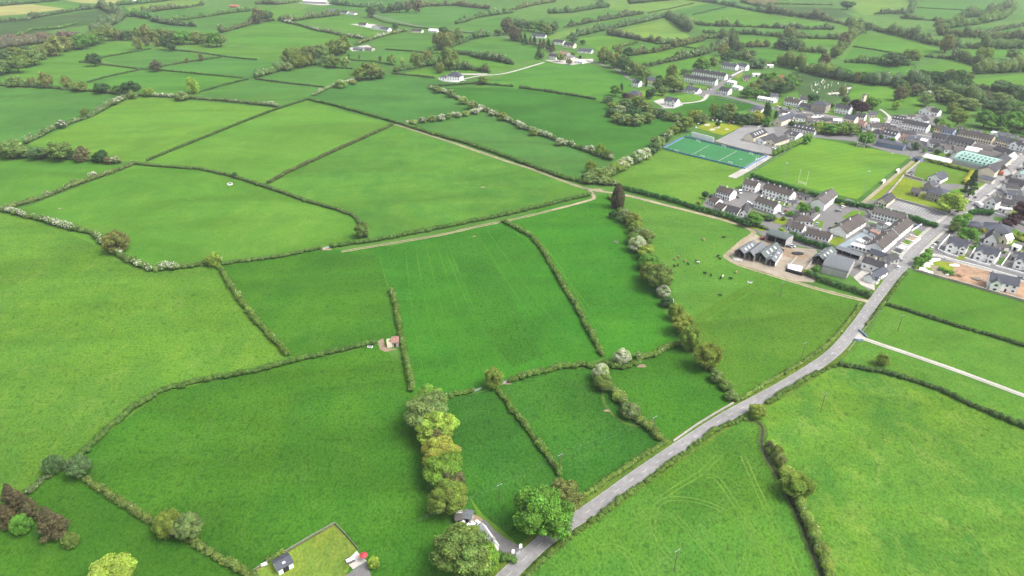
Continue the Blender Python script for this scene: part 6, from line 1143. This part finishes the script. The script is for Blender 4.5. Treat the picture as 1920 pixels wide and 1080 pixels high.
# cattle: one continuous body grown from a jointed skeleton
def cow_mesh():
    P = [((0,0,1.08),.36), ((.55,0,1.1),.33), ((.95,0,1.22),.22), ((1.3,0,1.2),.15), ((1.62,0,.98),.09), ((-.55,0,1.1),.34), ((-.85,0,1.22),.2), ((-.98,0,.9),.035), ((-1.0,0,.5),.05),
         ((.6,.22,.75),.14), ((.62,.24,.42),.08), ((.6,.24,.05),.075), ((.6,-.22,.75),.14), ((.55,-.24,.42),.08), ((.6,-.24,.05),.075),
         ((-.66,.22,.78),.17), ((-.55,.24,.55),.1), ((-.74,.24,.38),.07), ((-.7,.24,.05),.075), ((-.66,-.22,.78),.17), ((-.5,-.24,.55),.1), ((-.7,-.24,.38),.07), ((-.66,-.24,.05),.075),
         ((1.28,.26,1.28),.05), ((1.28,-.26,1.28),.05)]
    Ed = [(0,1),(1,2),(2,3),(3,4),(0,5),(5,6),(6,7),(7,8),(1,9),(9,10),(10,11),(1,12),(12,13),(13,14),(5,15),(15,16),(16,17),(17,18),(5,19),(19,20),(20,21),(21,22),(3,23),(3,24)]
    me = bpy.data.meshes.new('cow_skeleton'); me.from_pydata([p for p, r in P], Ed, []); o = bpy.data.objects.new('cow_skeleton', me); COL.objects.link(o)
    md = o.modifiers.new('skin', 'SKIN'); sv = me.skin_vertices[0] if len(me.skin_vertices) else None
    if sv is None:
        bpy.context.view_layer.update(); sv = me.skin_vertices[0] if len(me.skin_vertices) else None
    if sv:
        for i, (p, r) in enumerate(P): sv.data[i].radius = (r, r*(1.15 if i in (0, 1, 5) else 1)); sv.data[i].use_root = i == 0
    s2 = o.modifiers.new('sub', 'SUBSURF'); s2.levels = 1; s2.render_levels = 1
    bpy.context.view_layer.update(); dg = bpy.context.evaluated_depsgraph_get(); m2 = bpy.data.meshes.new_from_object(o.evaluated_get(dg)); bpy.data.objects.remove(o)
    m2.name = 'cow'; m2.materials.clear(); m2.materials.append(M['hide'])
    for p in m2.polygons: p.use_smooth = True
    return m2
CW = cow_mesh(); CWC = dict(k=(.02,.018,.016), w=(.55,.52,.46), t=(.36,.25,.14))
COWS = [('t',1319,451,'standing alone near the upper dark tuft'), ('k',1356,447,'highest up near the track bend'), ('t',1265,488,'left one of the tan pair'), ('t',1273,484,'right one of the tan pair'), ('k',1264,501,'left of the small black pair'), ('k',1271,499,'right of the small black pair'), ('k',1245,503,'closest to the ditch trees'), ('k',1250,505,'beside the one closest to the ditch trees'), ('k',1256,518,'below the ditch side pair'),
 ('k',1306,492,'in mid field between the pairs'), ('w',1309,494,'touching the mid field black one'), ('k',1346,482,'upper one of two below the track bend'), ('k',1349,487,'lower one of two below the track bend'), ('k',1321,514,'left one of the central black two'), ('k',1333,518,'right one of the central black two'), ('w',1355,520,'bright one among the right group'), ('k',1351,523,'just below the bright one'), ('k',1369,524,'right of the bright one'), ('t',1380,513,'at the far right of the herd'), ('k',1350,556,'lowest one near the cattle path'), ('k',1290,497,'small one standing apart in the middle'), ('t',1284,491,'lying pale one beyond the tan pair')]
for c, x, y, ph in COWS:
    o = link('cow', CW, None, (*G(x, y), 0), random.random()*6.28, CWC[c]); tag(o, f'{dict(k="black", w="white", t="tan")[c]} cow {ph}', 'cow', 'cattle grazing in the field by the farm'); o.scale = (1.02,)*3
def rod(m, x, y, z, h): m.tube((x, y, z), (x, y, z+h), .1, .08, 6)
# power poles and wires
PP = {}
for nm, x, y, hh, lab in (('a',937,943,9,'wooden power pole in the field between the big tree row and the huge tree'), ('b',1049,886,9,'wooden power pole by the lower end of the short middle hedge'), ('c',1224,814,9,'wooden power pole at the foot of the thick mixed hedge'),
        ('e',1264,1072,10,'wooden power pole in the wheel marked field at the bottom'), ('f',1538,774,10,'wooden power pole in the lower right field'), ('g',1683,622,10,'wooden power pole in the field above the white driveway'), ('h',1503,672,9,'wooden power pole beside the road hedge right of the tree row'), ('i',1463,556,9,'small pole near the cattle path beside the farm track'), ('j',1196,690,1,'')):
    if not lab: continue
    X, Y = G(x, y); e = empty('power_pole', (X, Y, 0), .6); MB().tube((0,0,-.2), (0,0,hh), .17, .12, 8).build('pole', M['wood'], e); MB().box(-1.1, 1.1, -.07, .07, hh-.55, hh-.4).build('crossarm', M['steel'], e)
    for s in (-1, 0, 1): MB().tube((s*.95,0,hh-.4), (s*.95,0,hh-.15), .05, .04, 6).build('insulator', M['steel'], e)
    tag(e, lab, 'pole', 'wooden power poles across the fields'); PP[nm] = (X, Y, hh-.2)
def wire(label, a, b, sep=.95, r=.005):
    a, b = np.array(a), np.array(b); d = b-a; nn = np.array([-d[1], d[0], 0])/np.linalg.norm(d[:2]); m = MB()
    for s in (-1, 1):
        pv = None
        for i in range(13):
            t = i/12; p = a+d*t+nn*s*sep+np.array([0, 0, -1.2*4*t*(1-t)*min(1, np.linalg.norm(d)/90)])
            if pv is not None: m.tube(pv, p, r, r, 3)
            pv = p
    tag(m.build('power_line', M['steel']), label, 'wire')
wire('pair of overhead wires from the tree row pole to the middle hedge pole', PP['a'], PP['b']); wire('pair of overhead wires from the middle hedge pole to the mixed hedge pole', PP['b'], PP['c']); wire('pair of overhead wires crossing the road and stream at lower right', PP['e'], PP['f']); wire('pair of overhead wires from the lower right pole over the white driveway', PP['f'], PP['g'])
wire('pair of overhead wires leaving the bottom edge of the picture', (*G(1100,1200), 9.5), PP['e']); wire('pair of overhead wires dropping from the tree row pole to the cottage', (*G(780,1010), 8), PP['a'], .4)
# floodlights, goals, nets of the sports ground
def mast(label, x, y, hh, grp='floodlight masts of the sports pitch'):
    e = empty('floodlight_mast', (*G(x, y), 0), .3); MB().tube((0,0,0), (0,0,hh), .16, .09, 8).build('pole', M['steel'], e)
    q = MB().box(-1.1, 1.1, -.05, .05, hh-.2, hh-.05).build('crossbar', M['steel'], e)
    for s in (-.8, -.25, .3, .85): MB().box(s-.2, s+.2, -.3, -.05, hh-.15, hh+.2).build('lamp_head', M['lamp'], q)
    return tag(e, label, 'floodlight', grp)
for x, y, hh, lab in ((1618,365,18,'floodlight mast at the near right corner of the pitch'), (1662,329,18,'floodlight mast halfway along the right side of the pitch'), (1705,296,18,'floodlight mast at the far right corner of the pitch'), (1519,263,18,'floodlight mast at the top left corner of the pitch'), (1470,290,18,'floodlight mast halfway along the leafy side hedge'), (1468,343,16,'floodlight mast behind the near goal hedge'), (1385,321,10,'short floodlight at the near end of the artificial pitch'), (1417,317,9,'short floodlight on the path beside the artificial pitch'), (1244,272,10,'short floodlight at the left corner of the artificial pitch'), (1269,247,10,'short floodlight behind the artificial pitch')): mast(lab, x, y, hh)
def posts(label, A, B, hp, hb, mt='hawk', net=True):
    a, b = np.array(G(*A)), np.array(G(*B)); L = np.linalg.norm(b-a); e = empty('goal', (*a, 0), math.atan2(*(b-a)[::-1])); r = .09
    for xx in (0, L): MB().tube((xx,0,0), (xx,0,hp), r, r, 6).build('post', M[mt], e)
    MB().tube((0,0,hb), (L,0,hb), r, r, 6).build('crossbar', M[mt], e)
    if net:
        q = MB()
        for i in range(9): q.tube((L*i/8,0,hb), (L*i/8,1.6,0), .03, .03, 3)
        for i in range(4): q.tube((0,1.6*i/4,hb*(1-i/4)), (L,1.6*i/4,hb*(1-i/4)), .03, .03, 3)
        q.build('net', M[mt], e)
    return tag(e, label, 'goal')
posts('tall white goalposts with net at the near end of the sports pitch', (1496,345), (1511,349), 12, 2.6); posts('tall white goalposts with net at the far end of the sports pitch', (1606,276), (1620,279), 12, 2.6)
for lab, A, B in (('small goal, first from the left on the near side of the artificial pitch',(1265,285),(1271,287)), ('small goal, second from the left on the near side of the artificial pitch',(1313,295),(1320,297)), ('small goal, third from the left on the near side of the artificial pitch',(1365,307),(1372,309)), ('small goal, first from the left on the far side of the artificial pitch',(1305,266),(1312,268)), ('small goal, second from the left on the far side of the artificial pitch',(1353,276),(1360,278)), ('small goal, third from the left on the far side of the artificial pitch',(1404,290),(1411,292))): posts(lab, A, B, 2.3, 2.2)
posts('slim white posts at the right end of the artificial pitch', (1416,305), (1421,302), 6, 2.3, net=False)
def fence(label, pts, hh, board, bm, step=4.0, rails=2):
    P = np.array([G(*p) for p in pts]); d = np.r_[0, np.cumsum(np.linalg.norm(np.diff(P, axis=0), axis=1))]; n = max(2, int(d[-1]/step)+1); t = np.linspace(0, d[-1], n); q = np.c_[np.interp(t, d, P[:,0]), np.interp(t, d, P[:,1])]
    e = empty('fence', (*q[0], 0)); q = q-q[0]; m = MB(); rl = MB(); bd = MB()
    for x, y in q: m.tube((x,y,0), (x,y,hh), .06, .06, 5)
    for i in range(n-1):
        for r in range(rails): z = hh*(1-r/max(1, rails)); rl.tube((*q[i], z), (*q[i+1], z), .035, .035, 4)
        if board: v = q[i+1]-q[i]; u = np.array([-v[1], v[0]])/np.linalg.norm(v)*.06; bd.poly((*(q[i]-u), .02), (*(q[i+1]-u), .02), (*(q[i+1]-u), board), (*(q[i]-u), board)); bd.poly((*(q[i+1]+u), .02), (*(q[i]+u), .02), (*(q[i]+u), board), (*(q[i+1]+u), board)); bd.poly((*(q[i]-u), board), (*(q[i+1]-u), board), (*(q[i+1]+u), board), (*(q[i]+u), board))
    m.build('post', M['steel'], e); rl.build('rail', M['steel'], e)
    if board: bd.build('board', M[bm], e)
    return tag(e, label, 'fence')
fence('blue boarded fence along the near side of the artificial pitch', [(1243,279),(1290,291),(1340,303),(1397,317)], 2.6, .9, 'bluepaint'); fence('blue boarded fence along the far side of the artificial pitch', [(1283,257),(1330,268),(1380,280),(1438,293)], 2.6, .9, 'bluepaint'); fence('bright blue fence at the left end of the artificial pitch', [(1243,278),(1262,268),(1282,258)], 3, 1.1, 'bluepaint'); fence('bright blue fence at the right end of the artificial pitch', [(1397,316),(1418,304),(1438,294)], 3, 1.1, 'bluepaint')
fence('green mesh fence beside the ball court and playground', [(1292,250),(1285,246),(1305,240)], 2.4, 0, 'bluepaint'); fence('dark fence between the sports pitch and the path', [(1612,384),(1660,346),(1712,303)], 1.3, 0, 'steel', 5); fence('dark fence along the path on the left of the sports pitch', [(1408,325),(1450,300),(1500,270),(1520,258)], 1.6, 0, 'steel', 5)
fence('timber fence on the upper left side of the small bottom lawn', [(476,1072),(505,1053),(533,1038),(580,1010),(628,983)], 1.1, .8, 'wood', 2.5); fence('patched fence on the right side of the small bottom lawn', [(628,983),(645,1000),(657,1014),(672,1032)], 1.1, .7, 'wood', 2.5)
fence('wire fence above the road where it meets the white driveway field', [(1590,660),(1620,620),(1650,585)], 1.1, 0, 'steel', 6)
wb = MB(); a, b = np.array(G(1296,256)), np.array(G(1337,267)); L = float(np.linalg.norm(b-a)); e = empty('hurling_wall', (*a, 0), math.atan2(*(b-a)[::-1])); MB().box(0, L, 0, .4, 0, 4.6).build('panel', M['hawk'], e)
for i in range(7): MB().box(L*i/6-.15, L*i/6+.15, .4, .9, 0, 4.2).build('buttress', M['concrete'], e)
tag(e, 'long tall white practice wall behind the green ball court', 'wall')
t = empty('dugout', (*G(1682,325), .09), math.atan2(*(np.array(G(1690,318))-np.array(G(1682,325)))[::-1])); MB().box(0, 6, -.1, 1.5, 2, 2.1).build('roof', M['hawk'], t); MB().box(0, 6, -.1, 0, 0, 2).build('back_panel', M['hawk'], t); MB().box(.3, 5.7, .2, .6, .35, .45).build('bench', M['wood'], t); tag(t, 'upper white dugout beside the right touchline', 'dugout')
t2 = t.copy(); COL.objects.link(t2); t2.location = (*G(1655,345), .09); t2['label'] = 'lower white dugout beside the right touchline'
for c in list(t.children): k = c.copy(); COL.objects.link(k); k.parent = t2
# playground pieces and graves
PG = [('w',1319,231), ('w',1336,228.5), ('w',1344,228.5), ('w',1351,231), ('r',1367,234), ('w',1370,229.5), ('w',1375,232), ('w',1309,235), ('w',1305,242)]
for i, (c, x, y) in enumerate(PG):
    e = empty('play_equipment', (*G(x, y), .1)); MB().tube((-.6,0,0), (-.4,0,2), .08, .08, 5).tube((.6,0,0), (.4,0,2), .08, .08, 5).build('frame', M['plastic'], e, color=CC[c]); MB().box(-.9, .9, -.7, .7, 1.6, 1.9).build('platform', M['plastic'], e, color=CC[c])
    tag(e, f'{CN[c]} play tower, {ORD[i]} listed round the playground lawn at x {i+1}' if 0 else f'{CN[c]} play frame, {["far left back","back centre left","back centre right","back right centre","right middle red","back right","far right","front left","leftmost front"][i]} of the playground lawn', 'play equipment', 'play frames on the school playground')
bm = MB().tube((0,0,0), (0,0,2.2), .1, .08, 6); tree(1346, 233, 9, 'round', 'dg', 1.1, 'M', 'small dark tree in the middle of the playground lawn', None)
gm = MB(); gm.v = [(-.4,-.08,0),(.4,-.08,0),(.4,-.08,1.1),(.2,-.08,1.35),(-.2,-.08,1.35),(-.4,-.08,1.1)]; gm.v += [(x,.08,z) for x, y, z in gm.v[:6]]; gm.f = [(0,1,2,3,4,5),(11,10,9,8,7,6)]+[(i,i+6,(i+1)%6+6,(i+1)%6) for i in range(6)]
gme = gm.me('gravestone', M['white']); gr2 = gm.me('gravestone', M['stone'])
for i in range(46):
    u, v = rng.random(), rng.random(); x, y = 1515+75*u+8*v, 148+26*v+10*u; o = link('gravestone', gme if i % 3 == 0 else gr2, None, (*G(x, y), .03), .2); s = rng.uniform(1, 2.0); o.scale = (s, s, s*.9)
    tag(o, f'small {"white" if i % 3 == 0 else "grey"} gravestone among many scattered over the graveyard slope', 'gravestone', f'{"white" if i % 3 == 0 else "grey"} gravestones in the graveyard')
ps('gravel_path', 'gravel', [(1552,174),(1575,173),(1575,176),(1553,177)], .07); ps('gravel_path', 'gravel', [(1583,165),(1597,163),(1595,167),(1585,169)], .07)
# gates, troughs, mailbox, patio
def gate(label, A, B):
    a, b = np.array(G(*A)), np.array(G(*B)); L = float(np.linalg.norm(b-a)); e = empty('field_gate', (*a, 0), math.atan2(*(b-a)[::-1])); q = MB()
    for i in range(6): q.tube((0,0,.2+i*.2), (L,0,.2+i*.2), .05, .05, 5)
    for xx in (0, L/2, L): q.tube((xx,0,.15), (xx,0,1.25), .05, .05, 5)
    q.build('bars', M['steel'], e)
    for xx in (-.2, L+.2): MB().tube((xx,0,0), (xx,0,1.5), .12, .12, 6).build('gate_post', M['wood'], e)
    tag(e, label, 'gate')
gate('grey metal field gate between the short hedge and the lone tree', (887,736), (903,730)); gate('metal gate just right of the lone middle tree', (940,722), (950,717)); gate('metal gate in the gap of the long trimmed hedge', (606,468), (620,464)); gate('metal gate at the track corner by the junction', (1096,352), (1104,357)); gate('white gate at the cottage lane mouth', (967,1042), (976,1036))
def ring(label, x, y, R0, h0, mt):
    q = MB(); n = 20; v = []
    for r, z in ((R0, 0), (R0, h0), (R0*.85, h0), (R0*.85, .15)):
        for i in range(n): v.append((r*math.cos(6.2832*i/n), r*math.sin(6.2832*i/n), z))
    q.v = v
    for k in range(3):
        for i in range(n): j = (i+1) % n; q.f.append((k*n+i, k*n+j, (k+1)*n+j, (k+1)*n+i))
    q.f.append(tuple(3*n+i for i in range(n))); e = empty('water_trough', (*G(x, y), 0)); q.build('basin', M[mt], e); MB().poly(*[(R0*.84*math.cos(6.2832*i/n), R0*.84*math.sin(6.2832*i/n), h0*.7) for i in range(n)]).build('water', M['water'], e); tag(e, label, 'trough')
ring('pale round water trough alone in the bright field below the yellow field', 431, 346, 2.0, .8, 'hawk'); ring('round trough on the bare patch of the middle tree row field', 1155, 455, 1.2, .6, 'concrete')
for x, y, lab in ((1406,530,'white rectangular cattle trough near the farm track'), (694,651,'white cattle trough beside the hut hedge')):
    e = empty('cattle_trough', (*G(x, y), 0), -.2); MB().box(-1.2, 1.2, -.6, .6, 0, .6).build('tub', M['hawk'], e); MB().box(-1.0, 1.0, -.45, .45, .6, .62).build('water', M['water'], e); tag(e, lab, 'trough')
for x, y, lab in ((1261,567,'thin white marker post in the right tree row'), (976,1028,'white rounded sign stone on the right of the cottage lane mouth'), (962,1039,'white rounded sign stone on the left of the cottage lane mouth')):
    e = link('marker_post', gme, None, (*G(x, y), 0), .3); e.scale = (1.4, 1.6, 1.5); tag(e, lab, 'post')
e = empty('parasol', (*G(683,1050), .12)); MB().tube((0,0,0), (0,0,2.3), .04, .04, 6).build('pole', M['steel'], e)
q = MB(); n = 8; q.v = [(0,0,2.6)]+[(1.4*math.cos(6.2832*i/n), 1.4*math.sin(6.2832*i/n), 2.1) for i in range(n)]; q.f = [(0, i+1, (i+1) % n+1) for i in range(n)]; q.build('canopy', M['plastic'], e, color=(.32,.03,.04)); tag(e, 'red parasol on the pale patio at the bottom', 'parasol')
e = empty('garden_table', (*G(657,1052), .12), .55); MB().box(-1.3,1.3,-.6,.6,.68,.74).build('table_top', M['hawk'], e)
for sx in (-1.1, 1.1):
    for sy in (-.5, .5): MB().tube((sx,sy,0), (sx,sy,.68), .04, .04, 5).build('leg', M['steel'], e)
for sy in (-1.0, 1.0): MB().box(-1.2,1.2,sy-.2,sy+.2,.4,.46).build('bench_seat', M['slate'], e)
tag(e, 'white topped garden table with dark benches on the patio', 'table')
e = empty('garden_bench', (*G(496,1061), .1), .4); MB().box(-.9,.9,-.3,.3,.4,.5).build('seat', M['hawk'], e); MB().box(-.9,.9,.25,.33,.5,1.0).build('backrest', M['hawk'], e); MB().box(-.8,.8,-.2,.2,0,.4).build('base', M['steel'], e); tag(e, 'white bench by the lawn fence at the bottom left of the shed', 'bench')
e = empty('red_farm_machine', (*G(1430,449), .1), .4); MB().box(-1.5,1.5,-.9,.9,.6,1.5).build('body', M['plastic'], e, color=(.35,.05,.04)); MB().tube((-1.5,0,1.2), (-4,0,2.0), .15, .1, 6).build('arm', M['plastic'], e, color=(.35,.05,.04))
for sx in (-1, 1):
    for sy in (-1, 1): MB().tube((sx,sy*.9,.6), (sx,sy*1.15,.6), .6, .6, 12).build('wheel', M['rubber'], e)
tag(e, 'red farm machine with arm beside the open hay barn', 'farm machine')
# loose stones and heaps
def heap(label, x, y, w_, h_, mt, name='soil_heap', cat='heap', seed=1):
    bm = bmesh.new(); bmesh.ops.create_icosphere(bm, subdivisions=3, radius=1); rg = random.Random(seed)
    from mathutils import noise as mn
    for v in bm.verts: k = 1+.35*mn.noise(v.co*2+__import__('mathutils').Vector((seed, 0, 0))); v.co = (v.co.x*w_*k, v.co.y*w_*.7*k, max(-.05, v.co.z*h_*k))
    me = bpy.data.meshes.new(name); bm.to_mesh(me); bm.free(); me.materials.append(M[mt]); o = link(name, me, None, (*G(x, y), .05)); tag(o, label, cat); return o
heap('dark brown soil heap on the construction site', 1796, 516, 3.6, 2.0, 'soil'); heap('pale sand heap on the construction site', 1832, 524, 3.2, 1.2, 'sand', 'sand_heap', seed=3)
RK = [(1733,497,'topmost'), (1738,500,''), (1742,495,''), (1746,491,''), (1748,489,''), (1730,505,''), (1736,509,''), (1742,511,''), (1752,488,''), (1759,487,''), (1785,498,''), (1791,498,''), (1777,515,''), (1774,510,'')]
for i, (x, y, _) in enumerate(RK): heap(f'white rubble pile, {ORD[i]} of the scattered ones on the construction site weeds', x, y, 1.5+.4*(i % 3), .9, 'hawk', 'rubble_pile', 'rubble', i)
for i, (x, y, wv) in enumerate(((1443,463,'dark pile in the barn yard'), (1460,470,'long dark feed bunker in the barn yard'), (1496,476,'second dark feed bunker in the middle of the yard'), (1381,488,'rubble by the leftmost barn'))): heap(wv, x, y, 3.4, 1.0, ('mud', 'black', 'black', 'concrete')[i], 'heap', seed=20+i)
# haze
hz_, hn, hp_ = newmat('haze'); hn.nodes.remove(hp_); pv = hn.nodes.new('ShaderNodeVolumePrincipled'); pv.inputs['Color'].default_value = (.86, .92, 1, 1); pv.inputs['Density'].default_value = HAZE; pv.inputs['Anisotropy'].default_value = .2
hn.links.new(pv.outputs[0], hn.nodes['Material Output'].inputs['Volume'])
if HAZE: tag(MB().box(-HX-20, HX+20, -1520, 9020, -1, 186).build('haze', hz_), kind='stuff')
print('TREES', NTREE[0], 'objects', len(bpy.data.objects))
for o in bpy.data.objects:
    if o.parent is None and 'label' in o and not 4 <= len(o['label'].split()) <= 16: print('LONG', o.name, o['label'])
    if o.parent is None and 'label' not in o and 'kind' not in o and o.type not in ('CAMERA', 'LIGHT'): print('NOLABEL', o.name)
